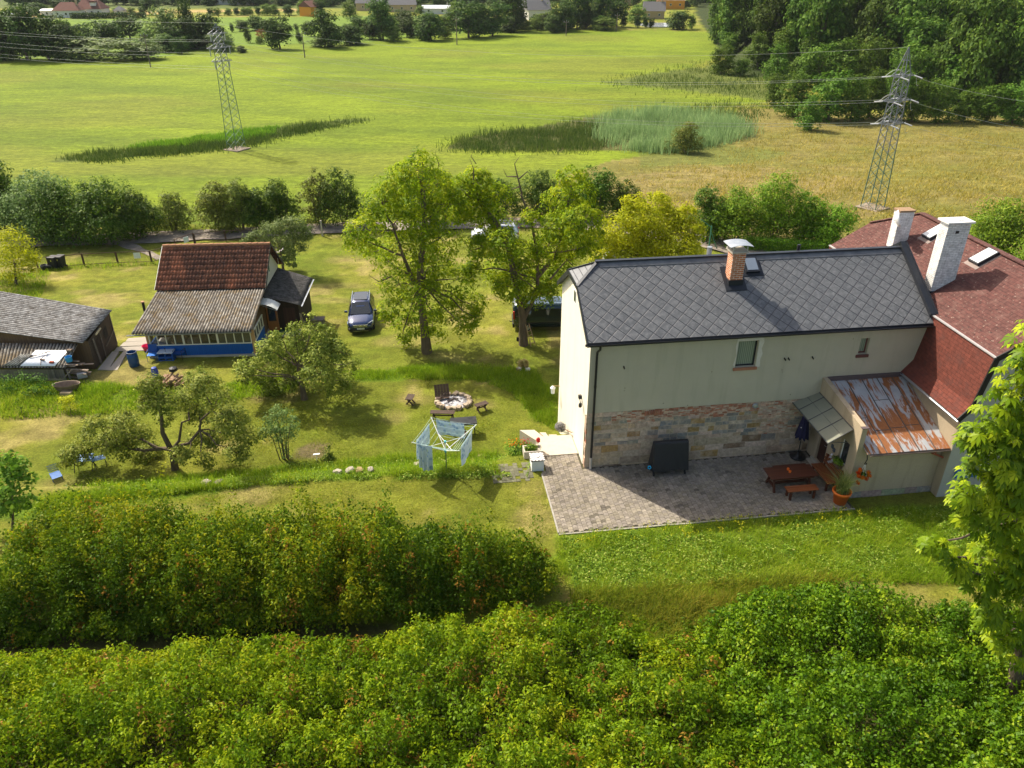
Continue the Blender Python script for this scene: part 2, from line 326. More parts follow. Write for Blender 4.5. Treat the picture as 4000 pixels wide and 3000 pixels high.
ROOFGLASS = N("skylight_glass"); ROOFGLASS.col((.20, .24, .29), .08, .3, .9); ROOFGLASS = ROOFGLASS.m
ANTH = flat("anthracite_sheet", (.022, .025, .032), .45, .3, .4, .2); BLACKPIPE = flat("black_pipe", (.012, .012, .014), .4, 0, .4)
ZINC = flat("zinc_sheet", (.45, .47, .49), .4, .7, .5, .2); WHITE = flat("white_paint", (.78, .78, .75), .5, 0, .3, .08); CONCRETE = flat("concrete", (.42, .38, .31), .9, 0, .15, .2, 4)
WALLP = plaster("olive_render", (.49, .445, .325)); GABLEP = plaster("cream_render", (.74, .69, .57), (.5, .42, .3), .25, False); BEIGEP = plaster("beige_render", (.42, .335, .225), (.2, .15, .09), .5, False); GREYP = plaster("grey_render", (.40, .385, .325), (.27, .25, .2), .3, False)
# slate-grey diamond sheets
n = N("diamond_roof"); x, y, z = n.sep(n.obj()); D_ = .575
a = n.math('DIVIDE', n.math('ADD', x, y), D_); b = n.math('DIVIDE', n.math('SUBTRACT', y, x), D_); fa, fb = n.math('FRACT', a), n.math('FRACT', b)
e = n.math('MINIMUM', n.math('MINIMUM', fa, n.math('SUBTRACT', 1, fa)), n.math('MINIMUM', fb, n.math('SUBTRACT', 1, fb)))
tid = n.white(n.comb(n.math('FLOOR', a), n.math('FLOOR', b), 0)); mot = n.noise(5.5, 5, None, .65)
c = n.mix(tid, (.074, .078, .084), (.098, .101, .106)); c = n.mix(n.ramp(mot, [(.45, 0), (.72, 1)]), c, (.150, .154, .158)); line = n.ramp(e, [(.018, 0), (.05, 1)]); c = n.mix(line, (.018, .02, .03), c)
tilt = n.math('MULTIPLY', n.math('ADD', fa, fb), -.35); n.col(c, n.ramp(mot, [(.3, .5), (.7, .62)]), .0, .45); n.bump(n.math('ADD', tilt, n.math('MULTIPLY', n.ramp(e, [(0, 0), (.06, 1)]), .6)), .03, .8); DIAM = n.m
n = N("grey_roof_plates"); x, y, z = n.sep(n.obj()); mot = n.noise(3, 4); n.col(n.mix(n.ramp(mot, [(.3, 0), (.75, 1)]), (.085, .09, .097), (.15, .155, .162)), .5, 0, .45); n.bump(n.noise(30, 2), .004, .4); PLATES = n.m
CHIMBRICK = brickmat("orange_brick", (.56, .19, .07), (.48, .15, .055), (.68, .60, .48), .27, .088, .012)
WHITEBRICK = brickmat("white_brick", (.78, .77, .74), (.70, .69, .66), (.36, .34, .32), .25, .078, .007)
SHING = brickmat("brown_shingle", (.118, .048, .040), (.092, .040, .034), (.04, .02, .018), .34, .15, .006, False, .5, .012, .95, [((.27, .21, .17), 9, .615, .66), ((.03, .022, .02), 6, .60, .68), ((.155, .085, .07), 2.2, .5, .8)])
SHINGRED = brickmat("red_shingle", (.150, .042, .028), (.125, .036, .024), (.07, .022, .016), .34, .15, .006, False, .5, .012, .95, [((.085, .035, .028), 1.4, .52, .72)])
n = N("rusty_sheet"); o = n.obj(); st = n.noise(1, 6, n.mapping(o, (4.0, .8, 1)), .68, dist=.6); bigr = n.noise(.55, 3, o, .5); rust = n.mix(n.noise(9, 4), (.16, .055, .022), (.36, .145, .05)); pale = n.mix(n.noise(2.5, 5), (.20, .22, .25), (.50, .50, .48))
m_ = n.ramp(n.math('ADD', n.math('MULTIPLY', st, .75), n.math('MULTIPLY', bigr, .45)), [(.585, 1), (.635, 0)]); n.col(n.mix(m_, pale, rust), n.ramp(m_, [(0, .45), (1, .9)]), 0, .3); n.bump(st, .01, .4); RUSTY = n.m
STONE = N("stone_wall"); STONE.col(STONE.mix(1, STONE.mix(STONE.ramp(STONE.noise(1.6, 5, None, .7), [(.48, 0), (.62, .5)]), STONE.attr("c", "Color"), (.52, .405, .30)), STONE.ramp(STONE.noise(7, 5, None, .65), [(.25, .6), (.75, 1.35)]), 'MULTIPLY'), .95, 0, .12); STONE.bump(STONE.noise(14, 4, None, .7), .05, .9); STONE = STONE.m
MORTAR = flat("lime_mortar", (.47, .385, .285), .95, 0, .1, .3, 5)
def plane_wall(mb, f, a0, a1, z0, z1, holes=(), dep=.2):
    """wall sheet f(a, z, depth) with rectangular openings (a0,a1,z0,z1) and their reveals"""
    A = sorted({a0, a1, *[h[0] for h in holes], *[h[1] for h in holes]}); Z = sorted({z0, z1, *[h[2] for h in holes], *[h[3] for h in holes]})
    for i in range(len(A) - 1):
        for j in range(len(Z) - 1):
            ca, cz = (A[i] + A[i + 1]) / 2, (Z[j] + Z[j + 1]) / 2
            if any(h[0] < ca < h[1] and h[2] < cz < h[3] for h in holes): continue
            mb.add([f(A[i], Z[j], 0), f(A[i + 1], Z[j], 0), f(A[i + 1], Z[j + 1], 0), f(A[i], Z[j + 1], 0)], [(0, 1, 2, 3)])
    for h in holes:
        q = [(h[0], h[2]), (h[1], h[2]), (h[1], h[3]), (h[0], h[3])]
        for k in range(4):
            p, r = q[k], q[(k + 1) % 4]; mb.add([f(*p, 0), f(*r, 0), f(*r, dep), f(*p, dep)], [(0, 1, 2, 3)])
def panel(name, mat, parent, o, xa, ya, poly, th=.08, off=(0, 0, 0)):
    """flat slab in its own frame: x along xa, y along ya; poly in that frame"""
    xa = Vector(xa).normalized(); ya = Vector(ya).normalized(); za = xa.cross(ya)
    mb = MB(); mb.prism([(p[0], p[1], 0) for p in poly], (0, 0, -th)); ob = mb.build(name, mat, parent)
    m = Matrix((xa, ya, za)).transposed().to_4x4(); m.translation = Vector(o) - Vector(off); ob.matrix_local = m; return ob
def corrugated(name, mat, parent, p00, p10, p01, p11, wave=.15, amp=.028, n_w=4, rows=8, jit=.01, seed=0, steps=0):
    """wavy sheet over a quad: waves run from the 0 side to the 1 side (p00->p01); p00->p10 goes across"""
    p00, p10, p01, p11 = [np.array(p) for p in (p00, p10, p01, p11)]; wid = np.linalg.norm(p10 - p00); nw = int(wid / wave) * n_w + 1
    u = np.linspace(0, 1, nw); v = np.linspace(0, 1, rows + 1); U, Vv = np.meshgrid(u, v); U = U[..., None]; Vv = Vv[..., None]
    P = (p00 * (1 - U) + p10 * U) * (1 - Vv) + (p01 * (1 - U) + p11 * U) * Vv; nr = np.cross(p10 - p00, p01 - p00); nr = nr / np.linalg.norm(nr); nr = nr if nr[2] > 0 else -nr
    w_ = np.sin(U * wid / wave * 2 * np.pi) * amp; r = np.random.default_rng(seed); w_ = w_ + r.normal(0, jit, (rows + 1, 1, 1)) * .5 + r.normal(0, jit * .4, P.shape[:2] + (1,))
    P = P + nr * w_; top = P.reshape(-1, 3); idx = np.arange(nw * (rows + 1)).reshape(rows + 1, nw); F1 = np.stack([idx[:-1, :-1], idx[:-1, 1:], idx[1:, 1:], idx[1:, :-1]], -1).reshape(-1, 4)
    bot = top - nr * .02; n0 = len(top); F2 = F1[:, ::-1] + n0; e = []
    for line in (idx[0], idx[-1][::-1], idx[:, 0][::-1], idx[:, -1]): e.append(np.stack([line[1:], line[:-1], line[:-1] + n0, line[1:] + n0], -1))
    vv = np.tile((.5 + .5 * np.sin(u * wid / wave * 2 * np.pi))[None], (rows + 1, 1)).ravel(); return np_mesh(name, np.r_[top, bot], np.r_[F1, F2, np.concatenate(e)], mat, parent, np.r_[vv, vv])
def asbestos(name, base, dark, moss, mossamt, ax=0):
    n = N(name); o = n.obj(); a1 = n.noise(3.5, 6, o, .7); a2 = n.noise(1.4, 4, n.mapping(o, loc=(5, 3, 1)), .6); a3 = n.noise(18, 4, o, .7)
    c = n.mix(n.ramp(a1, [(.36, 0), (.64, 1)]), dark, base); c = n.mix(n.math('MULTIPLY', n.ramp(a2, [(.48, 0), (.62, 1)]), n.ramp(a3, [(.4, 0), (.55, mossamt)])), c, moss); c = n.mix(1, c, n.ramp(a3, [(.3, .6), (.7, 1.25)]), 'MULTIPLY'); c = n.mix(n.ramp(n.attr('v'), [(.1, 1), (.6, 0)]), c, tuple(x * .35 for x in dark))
    n.col(c, .95, 0, .1); n.bump(a3, .02, .8); return n.m
# ---------------------------------------------------------------- the two-storey house
HC = Vector((3.186, 28.208, 0)); HR = R(7.493); L, W, HE, HRG = 14.753, 6.158, 6.3, 8.458; K = (HRG - HE) / (W / 2 + .25); AL = math.atan(K); TH = 2.134; HH = 7.796; APX = .857
hx = Vector((math.cos(HR), math.sin(HR), 0)); hy = Vector((-math.sin(HR), math.cos(HR), 0))
def HL(p): d = Vector(p) - HC; return Vector((d.dot(hx), d.dot(hy), d.z))
def HW(s, t, z): return HC + hx * s + hy * t + Vector((0, 0, z))
house = thing("main_house", "tall two storey house with dark grey diamond tiled roof and bare stone ground floor", "house", HC, HR)
mb = MB(); fr = lambda a, z, d: (a, d, z)
W1 = (6.30, 7.18, 4.62, 5.84); W2 = (11.76, 12.16, 4.88, 5.64)
plane_wall(mb, fr, 0, L, 2.84, HE + .1, [W1, W2], .22)
mb.add([(L, 0, -3), (L, W, -3), (L, W, HE + .1), (L, W / 2, HRG - .05), (L, 0, HE + .1)], [(0, 1, 2, 3, 4)]); mb.add([(0, W, -3), (L, W, -3), (L, W, HE + .1), (0, W, HE + .1)], [(3, 2, 1, 0)])
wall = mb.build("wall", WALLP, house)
mb = MB(); gt = W - 2.7
mb.add([(0, .32, -3), (0, W, -3), (0, W, HE + .1), (0, W - TH, HH - .08), (0, TH, HH - .08), (0, 0, HE + .1), (0, 0, 2.75), (0, .32, 2.6)], [(7, 6, 5, 4, 3, 2, 1, 0)])
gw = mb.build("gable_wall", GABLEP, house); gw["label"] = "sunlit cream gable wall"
gwin = MB().bb(-.012, .05, 3.05, 3.5, 6.55, 7.15).build("window", WHITE, house); MB().bb(-.018, -.01, 3.1, 3.45, 6.6, 7.1).build("pane", GLASS, gwin)
MB().bb(0.03, L - .02, .048, .3, -3, 2.84).bb(.05, .3, .0, .34, -3, 2.6).build("mortar_backing", MORTAR, house)
# stones and bricks bared on the ground floor
mb = MB(); PAL = dict(sand=(.45, .335, .22), pale=(.52, .40, .295), grey=(.27, .25, .21), blue=(.215, .215, .205), ochre=(.36, .225, .09), brick=(.40, .165, .095), pbrick=(.54, .37, .26), brown=(.22, .15, .09), mortar=(.55, .45, .34)); rr = random.Random(3)
def stone(s0, s1, z0, z1, c, out, gap=.012, face='f'):
    j = lambda: rr.uniform(-.018, .018) if (s1 - s0) > .16 else rr.uniform(-.005, .005); v = rr.uniform(.8, 1.18); mb.c = tuple(min(1, x * v * rr.uniform(.96, 1.04)) for x in c)
    q = [(s0 + gap + j(), z0 + gap + j()), (s1 - gap + j(), z0 + gap + j()), (s1 - gap + j(), z1 - gap + j()), (s0 + gap + j(), z1 - gap + j())]; b = min(.03, out * .9)
    if face == 'f': a = [(x, .065, z) for x, z in q]; m2 = [(x, .06 - out * .6, z) for x, z in q]; cx = sum(x for x, _ in q) / 4; cz = sum(z for _, z in q) / 4; tp = [(cx + (x - cx) * .93, .06 - out, cz + (z - cz) * .9) for x, z in q]
    else: a = [(.055, x, z) for x, z in q]; m2 = [(.05 - out * .6, x, z) for x, z in q]; cx = sum(x for x, _ in q) / 4; cz = sum(z for _, z in q) / 4; tp = [(.05 - out, cx + (x - cx) * .93, cz + (z - cz) * .9) for x, z in q]
    mb.add(a + m2 + tp, [(8, 9, 10, 11)] + [(k, (k + 1) % 4, 4 + (k + 1) % 4, 4 + k) for k in range(4)] + [(4 + k, 4 + (k + 1) % 4, 8 + (k + 1) % 4, 8 + k) for k in range(4)])
z = -.25
while z < 2.80:
    h = rr.uniform(.30, .40) if z < .8 else rr.uniform(.17, .27)
    if z + h > 2.7: h = 2.835 - z
    s = 0.0
    while s < 10.35:
        br = (1.0 < s < 7.55 and z > 2.2 + .12 * math.sin(s * 2.1)) or (7.55 < s < 9.1 and z > .95); 
        if br:
            zz = z
            while zz < z + h - .03:
                zh = min(.072, z + h - zz); s2 = s; se = s + .62
                while s2 < se:
                    l_ = rr.uniform(.18, .26); red = .62 if z > 2.2 and s > 2.9 and s < 7.5 else (.35 if s < 7.5 else .14)
                    stone(s2, min(s2 + l_, se + .02), zz, zz + zh, PAL['brick'] if rr.random() < red else (PAL['pbrick'] if rr.random() < .7 else PAL['mortar']), rr.uniform(.02, .038), .005); s2 += l_
                zz += .075
            s += .62; continue
        l_ = rr.uniform(.55, 1.05) if z < .8 else (rr.uniform(.25, .75))
        s1 = min(s + l_, 10.4)
        if z < .8: p = [('sand', 5), ('pale', 4), ('ochre', 1), ('brown', 1), ('grey', 1)]
        elif s < 3.0: p = [('pale', 5), ('sand', 4), ('grey', 2), ('ochre', .6)]
        else: p = [('blue', 2.4), ('grey', 3.4), ('ochre', 1.8), ('sand', 4), ('pale', 3)]
        cn = rr.choices([k for k, _ in p], [q for _, q in p])[0]
        stone(s, s1, z, z + h, PAL[cn], rr.uniform(.02, .045)); s = s1
    z += h
# arch of upright bricks and the bared corner of the gable
for k in range(9): stone(2.55 + k * .085, 2.62 + k * .085, 2.5 + .05 * math.sin(k / 8 * math.pi), 2.74 + .05 * math.sin(k / 8 * math.pi), PAL['brick'], .08, .004)
z = -.4
while z < 2.45: h = rr.uniform(.12, .3); stone(.02, .3 - .06 * rr.random(), z, z + h, PAL[rr.choice(['pale', 'pbrick', 'sand', 'brick'])], rr.uniform(.03, .06), .008, 'g'); z += h
mb.build("stone_base", STONE, house)
# roof
ca, sa = math.cos(AL), math.sin(AL); rl = (W / 2 + .25) / ca; rh = (TH + .25) / ca
near = panel("roof", DIAM, house, (0, -.25, HE), (1, 0, 0), (0, ca, sa), [(-.2, 0), (L + .05, 0), (L + .05, rl), (APX, rl), (-.2, rh)], .1)
panel("far_roof", DIAM, house, (0, W + .25, HE), (-1, 0, 0), (0, -ca, sa), [(.2, 0), (.2, rh), (-APX, rl), (-L - .05, rl), (-L - .05, 0)], .1)
ha = math.atan2(HRG - HH, APX + .2); panel("hip_roof", PLATES, house, (-.2, W / 2, HH), (0, -1, 0), (math.cos(ha), 0, math.sin(ha)), [(-(W / 2 - TH), 0), (W / 2 - TH, 0), (0, (APX + .2) / math.cos(ha))], .08)
mb = MB()
for i in range(4):
    f = (i + .6) / 4.6; y_ = (W / 2 - TH) * (1 - f); x_ = -.2 + (APX + .2) * f; mb.bar((x_, W / 2 - y_, HH + (HRG - HH) * f + .006), (x_, W / 2 + y_, HH + (HRG - HH) * f + .006), .02, .014)
mb.build("hip_seams", ANTH, house)
roofp = lambda s, r, up=0: Vector((s, -.25 + r * ca - up * sa, HE + r * sa + up * ca))
mb = MB(); x = APX + .05
while x < L - .3: mb.prism([roofp(x, rl - .30, .02), roofp(min(x + .40, L - .1), rl - .30, .028), roofp(min(x + .40, L - .1), rl - .03, .03), roofp(x, rl - .03, .02)], (0, 0, -.03)); x += .405
mb.build("ridge_plates", PLATES, house)
mb = MB(); mb.bar((APX - .1, W / 2, HRG + .05), (L + .02, W / 2, HRG + .05), .20, .05); mb.build("ridge_cap", ANTH, house)
mb = MB(); mb.bar((-.2, TH - .02, HH + .02), (APX, W / 2, HRG + .04), .13, .035); mb.bar((-.2, W - TH + .02, HH + .02), (APX, W / 2, HRG + .04), .13, .035); mb.build("hip_cap", ANTH, house)
mb = MB()
for a_, b_ in [((-.2, -.27, HE - .08), (-.2, TH, HH - .06)), ((-.2, TH, HH - .06), (-.2, W - TH, HH - .06)), ((-.2, W - TH, HH - .06), (-.2, W + .27, HE - .08))]: mb.bar(a_, b_, .03, .2)
mb.build("barge_board", ANTH, house)
mb = MB(); mb.bar((L + .0, -.05, HE + .28), (L + .0, W / 2 + .1, HRG + .22), .30, .16); mb.bar((L + .13, -.05, HE + .2), (L + .13, W / 2 + .1, HRG + .14), .05, .36); mb.bar((L, W + .2, HE + .15), (L, W / 2, HRG + .22), .30, .16); mb.build("parapet_flashing", ANTH, house)
mb = MB(); mb.bar((-.2, -.245, HE - .10), (L - .05, -.245, HE - .10), .03, .2); mb.build("fascia", ANTH, house)
def gutter(mb, a, b, r=.075, n=8):
    a, b = Vector(a), Vector(b); d = (b - a).normalized(); s_ = Vector((0, 0, 1)).cross(d); pts = []
    for rad in (r, r - .012):
        for k in range(n + 1):
            t = math.pi + math.pi * k / n; pts.append(s_ * math.cos(t) * rad + Vector((0, 0, 1)) * math.sin(t) * rad)
    m = len(pts) // 2; vs = [a + p for p in pts] + [b + p for p in pts]; N2 = len(pts); fs = []
    for k in range(n): fs += [(k, k + 1, N2 + k + 1, N2 + k), (m + k, N2 + m + k, N2 + m + k + 1, m + k + 1)]
    for k in (0, n): fs.append((k, N2 + k, N2 + m + k, m + k))
    for k in range(n): fs += [(k, m + k, m + k + 1, k + 1), (N2 + k, N2 + k + 1, N2 + m + k + 1, N2 + m + k)]
    mb.add(vs, fs)
mb = MB(); gutter(mb, (-.3, -.36, HE - .03), (L + .1, -.36, HE - .06)); mb.build("gutter", BLACKPIPE, house)
mb = MB(); mb.tube([(.32, -.36, HE - .1), (.32, -.34, HE - .28), (.26, -.16, HE - .48), (.26, -.12, HE - .7), (.26, -.12, .62)], .05, 8); 
for z_ in (4.2, 2.4): mb.lathe([(.062, -.03), (.062, .03)], 8, (.26, -.12, z_))
mb.build("downpipe", BLACKPIPE, house); MB().tube([(.26, -.12, .64), (.26, -.12, .0)], .062, 8).build("downpipe_shoe", ZINC, house)
# chimney, flue and skylight on the near slope
ch = MB().bb(6.30, 6.86, 1.78, 2.32, 7.2, 9.05).build("chimney", CHIMBRICK, house)
MB().bb(6.26, 6.90, 1.74, 2.36, 7.2, 7.86).prism([roofp(6.12, 2.15, .03), roofp(7.04, 2.15, .03), roofp(7.04, 3.4, .03), roofp(6.12, 3.4, .03)], (0, 0, -.04)).build("flashing", ANTH, ch)
MB().bb(6.22, 6.94, 1.70, 2.40, 9.05, 9.13).build("crown_slab", CONCRETE, ch)
mb = MB()
for k in range(8):
    t0 = -1 + k / 4; t1 = t0 + .25; zf = lambda t: 9.36 + .07 * (1 - t * t); mb.prism([(6.58 + t0 * .5, 1.62, zf(t0)), (6.58 + t1 * .5, 1.62, zf(t1)), (6.58 + t1 * .5, 2.48, zf(t1)), (6.58 + t0 * .5, 2.48, zf(t0))], (0, 0, -.02))
for x_ in (6.28, 6.88):
    for y_ in (1.76, 2.34): mb.bb(x_ - .02, x_ + .02, y_ - .02, y_ + .02, 9.12, 9.40)
mb.build("chimney_cap", ZINC, ch)
MB().lathe([(.0, 8.72), (.11, 8.72), (.11, 8.0), (.0, 8.0)], 14, (6.05, 3.75, -.05)).build("flue_pipe", ZINC, house); MB().lathe([(.0, 8.75), (.07, 8.75), (.07, 8.0)], 10, (9.95, 3.3, 0)).build("vent_pipe", BLACKPIPE, house)
mb = MB(); sk = [(7.2, 3.0), (7.82, 3.0), (7.82, 3.76), (7.2, 3.76)]; mb.prism([roofp(a_, b_, .13) for a_, b_ in sk], roofp(0, 0, 0) - roofp(0, 0, .14)); skl = mb.build("skylight", ANTH, house)
MB().prism([roofp(a_, b_, .145) for a_, b_ in [(7.27, 3.08), (7.75, 3.08), (7.75, 3.70), (7.27, 3.70)]], roofp(0, 0, 0) - roofp(0, 0, .02)).build("pane", ROOFGLASS, skl)
MB().prism([roofp(a_, b_, .02) for a_, b_ in [(7.05, 2.85), (7.97, 2.85), (7.97, 3.85), (7.05, 3.85)]], (0, 0, -.03)).build("flashing", ANTH, skl)
# windows of the long wall
cur = N("green_curtain"); fx = cur.math('SINE', cur.math('MULTIPLY', cur.sep(cur.obj())[0], 75)); cur.col(cur.mix(cur.math('MULTIPLY_ADD', fx, .5, .5), (.14, .17, .11), (.30, .33, .24)), .6, 0, .3); CURT = cur.m
def house_window(w, nm):
    a0, a1, z0, z1 = w; mb = MB()
    for q in [(a0, a0 + .06, z0, z1), (a1 - .06, a1, z0, z1), (a0, a1, z0, z0 + .06), (a0, a1, z1 - .06, z1)]: mb.bb(q[0] + .001, q[1] - .001, .14, .2, q[2] + .001, q[3] - .001)
    wn = mb.build("window", ANTH if nm else flat("red_frame", (.16, .05, .035), .6), house); MB().bb(a0 + .05, a1 - .05, .17, .19, z0 + .05, z1 - .05).build("curtained_pane", CURT, wn)
    MB().bb(a0 - .08, a1 + .08, -.07, .14, z0 - .13, z0 - .005).build("sill", flat("brick_sill" + str(nm), (.36, .16, .09) if nm else (.13, .05, .04), .8), wn)
house_window(W1, 1); house_window(W2, 0)
mb = MB(); pp = [(7.22, 4.55), (7.40, 4.60), (7.36, 4.95), (7.43, 5.2), (7.35, 5.45), (7.42, 5.75), (7.38, 5.95), (7.0, 6.0), (6.25, 5.96), (6.2, 5.6), (6.28, 5.2), (6.2, 4.75), (6.28, 4.62), (6.29, 5.855), (7.2, 5.855)]
mb.prism([(x_, -.004, z_) for x_, z_ in pp], (0, .003, 0)); mb.build("plaster_patch", flat("fresh_plaster", (.60, .56, .47), .95, 0, .1, .15, 9), house)
for s_, z_ in [(8.45, 4.9), (8.62, 4.9), (9.7, 4.88), (1.45, 4.98)]: MB().tube([(s_, .02, z_ + .03), (s_, -.13, z_ - .02)], .03, 8).build("vent_stub", BLACKPIPE, house)
MB().lathe([(.0, -.10), (.10, -.08), (.12, -.02), (.13, 0)], 14, (0, 0, 0)).build("wall_lamp", ZINC, house).matrix_local = Matrix.Translation((7.5, -.02, 2.66)) @ Matrix.Rotation(R(-90), 4, 'X')
# fittings of the gable wall
MB().tube([(-.10, 2.45, .35), (-.10, 4.2, -.55), (-.10, 6.0, -1.5)], .022, 6).tube([(0, 2.5, .32), (-.1, 2.5, .32)], .015, 5).tube([(0, 5.6, -1.3), (-.1, 5.6, -1.3)], .015, 5).build("handrail", flat("rusty_iron", (.22, .10, .05), .8), house)
cm = MB().bb(-.14, 0, 1.05, 1.2, 2.95, 3.1).lathe([(.0, 2.72), (.07, 2.74), (.08, 2.85), (.05, 2.93), (0, 2.94)], 10, (-.13, .75, 0)).bar((-.1, 1.1, 3.02), (-.12, .78, 2.9), .03, .03).build("wall_camera", BLACKPIPE, house)
lp = MB().tube([(0, 5.9, .9), (-.35, 5.9, .95)], .02, 6).build("lantern_bracket", flat("lamp_brass", (.4, .28, .12), .5), house); MB().lathe([(0, .5), (.09, .52), (.1, .78), (.14, .82), (.06, .92), (0, .94)], 10, (-.36, 5.9, 0)).build("lantern", WHITE, lp)
# ---------------------------------------------------------------- porch with the rusty roof (part of the house)
PS, PF = 10.4, -3.5; PE = 14.2
mb = MB(); fp = lambda a, z, d: (PS + d, a, z)
DOOR = (-1.45, -.72, .12, 2.15); PWIN = (-2.95, -2.35, 1.15, 2.3)
def ptop(t): return 3.86 + (3.42 - 3.86) * (t / PF)
plane_wall(mb, fp, PF, .0, -.3, 2.9, [DOOR, PWIN], .18)
mb.add([(PS, PF, 2.9), (PS, 0, 2.9), (PS, 0, ptop(0)), (PS, PF, ptop(PF))], [(0, 1, 2, 3)])
mb.add([(PS, PF, ptop(PF)), (PS, 0, ptop(0)), (PS + .22, 0, ptop(0)), (PS + .22, PF, ptop(PF))], [(0, 1, 2, 3)]); mb.add([(PS + .22, PF, 1.5), (PS + .22, 0, 1.5), (PS + .22, 0, ptop(0)), (PS + .22, PF, ptop(PF))], [(3, 2, 1, 0)])
mb.add([(PS, PF, -.3), (PS + .22, PF, -.3), (PS + .22, PF, ptop(PF)), (PS, PF, ptop(PF))], [(0, 1, 2, 3)]); mb.add([(PS + .22, PF, .27), (PE, PF, .27), (PE, PF, 2.5), (PS + .22, PF, 2.5)], [(0, 1, 2, 3)])
porch = mb.build("porch", BEIGEP, house)
mb = MB(); rr = random.Random(9); s = PS + .02
for z0, z1 in ((-.3, .02), (.02, .27)):
    s = PS + .03
    while s < PE: s1 = min(s + rr.uniform(.5, .95), PE); mb.c = tuple(v * rr.uniform(.75, 1.1) for v in (.30, .29, .23)); mb.bb(s + .01, s1 - .01, PF - .05 - rr.random() * .02, PF + .1, z0 + .008, z1 - .008); s = s1
mb.build("stone_plinth", STONE, porch)
rz0, rz1, rt1 = 3.74, 2.42, -3.88; ang = math.atan2(rz0 - rz1, -rt1); rlen = math.hypot(rz0 - rz1, rt1)
pr = panel("rusty_roof", RUSTY, porch, (PS + .24, 0, rz0), (-1, 0, 0), (0, -math.cos(ang), -math.sin(ang)), [(0, 0), (-(PE - PS - .24), 0), (-(PE - PS - .24), rlen), (0, rlen)], .04)
mb = MB(); rp = lambda s, f, up=0: (s, rt1 * f, rz0 + (rz1 - rz0) * f + up)
for s in (PS + .26, 11.45, 12.15, 12.85, 13.55): mb.bar(rp(s, 0, .012), rp(s, 1, .012), .025, .04)
for s0_, s1_, f_ in [(10.7, 11.45, .55), (11.45, 12.15, .72), (12.15, 12.85, .70), (12.85, 13.55, .68), (12.15, 12.85, .33)]: mb.bar(rp(s0_, f_, .008), rp(s1_, f_, .008), .02, .016)
mb.build("roof_seams", flat("dark_seam", (.10, .085, .075), .8), porch)
mb = MB(); mb.bb(PS - .04, PE - .2, -.16, -.02, 3.73, 3.9); mb.bar((PS + .11, -.02, ptop(0) + .02), (PS + .11, PF - .04, ptop(PF) + .02), .0, .0)
mb = MB(); mb.bb(PS + .2, PE - .2, -.13, -.005, 3.72, 3.88); LEAD = flat("lead_flashing", (.10, .075, .075), .7, 0, .3, .3); mb.build("lead_flashing", LEAD, porch); MB().bb(PS - .03, PS + .27, PF - .05, PF + .12, ptop(PF) + .003, ptop(PF) + .03).build("parapet_cap", LEAD, porch)
mb = MB(); gutter(mb, (PS + .32, rt1 - .06, rz1 - .0), (PE, rt1 - .06, rz1 - .03), .07); mb.build("gutter", flat("old_gutter", (.13, .10, .075), .7, 0, .3, .4), porch)
mb = MB(); mb.tube([(13.55, rt1 - .05, rz1 - .1), (13.6, PF - .2, rz1 - .3), (14.3, PF - .12, 1.75)], .045, 8); mb.build("downpipe", flat("red_pipe", (.34, .09, .045), .6), porch)
dr = MB().bb(PS + .1, PS + .15, DOOR[0] + .01, DOOR[1] - .01, .12, 2.13).build("door", wood("dark_door", (.035, .014, .010), (.06, .022, .014), .4, 2), porch); MB().tube([(PS + .09, -1.32, 1.12), (PS + .03, -1.32, 1.12), (PS + .03, -1.2, 1.12)], .012, 6).build("handle", ZINC, dr)
MB().bb(PS - .12, PS - .002, -1.62, -.55, -.02, .13).bb(PS - .34, PS - .12, -1.5, -.6, -.05, .06).build("doorstep", CONCRETE, porch)
mb = MB(); y0, y1, z0, z1 = PWIN
for q in [(y0, y0 + .05, z0, z1), (y1 - .05, y1, z0, z1), (y0, y1, z0, z0 + .05), (y0, y1, z1 - .05, z1)]: mb.bb(PS + .1, PS + .15, q[0] + .002, q[1] - .002, q[2] + .002, q[3] - .002)
pw = mb.build("window", WHITE, porch); MB().bb(PS + .12, PS + .13, y0 + .04, y1 - .04, z0 + .04, z1 - .04).build("pane", GLASS, porch)
GLZ = N("dusty_wired_glass"); GLZ.col(GLZ.mix(GLZ.noise(2, 4), (.17, .175, .125), (.24, .24, .18)), .35, 0, .5); GLZ = GLZ.m
cv = [(PS - .02, .42, 3.12), (PS - .02, -2.95, 3.04), (PS - 1.15, -3.2, 2.62), (PS - 1.15, .28, 2.66)]
cz = MB().prism(cv, (0, 0, -.012)).build("door_canopy", GLZ, porch)
mb = MB(); lp_ = lambda a, b, f: Vector(a).lerp(Vector(b), f)
for f in (0, .25, .5, .75, 1): mb.bar(lp_(cv[0], cv[1], f) + Vector((0, 0, .012)), lp_(cv[3], cv[2], f) + Vector((0, 0, .012)), .03, .03)
mb.bar(Vector(cv[3]), Vector(cv[2]), .03, .04); mb.bar(Vector(cv[0]), Vector(cv[1]), .03, .04); mb.bar(lp_(cv[0], cv[3], .45) + Vector((0, 0, .008)), lp_(cv[1], cv[2], .45) + Vector((0, 0, .008)), .012, .012)
for f in (.08, .95): mb.bar(lp_(cv[3], cv[2], f) + Vector((0, 0, -.03)), lp_(cv[0], cv[1], f) + Vector((.02, 0, -.75)), .025, .025)
mb.build("canopy_frame", flat("grey_iron", (.09, .09, .085), .6), porch)
mb = MB()
for t_, z_ in ((-1.85, 1.5), (-2.02, 1.42)): mb.box((PS - .025, t_, z_), (.05, .13, .17))
mb.build("meter_box", flat("slate_blue_box", (.08, .10, .12), .5), porch)
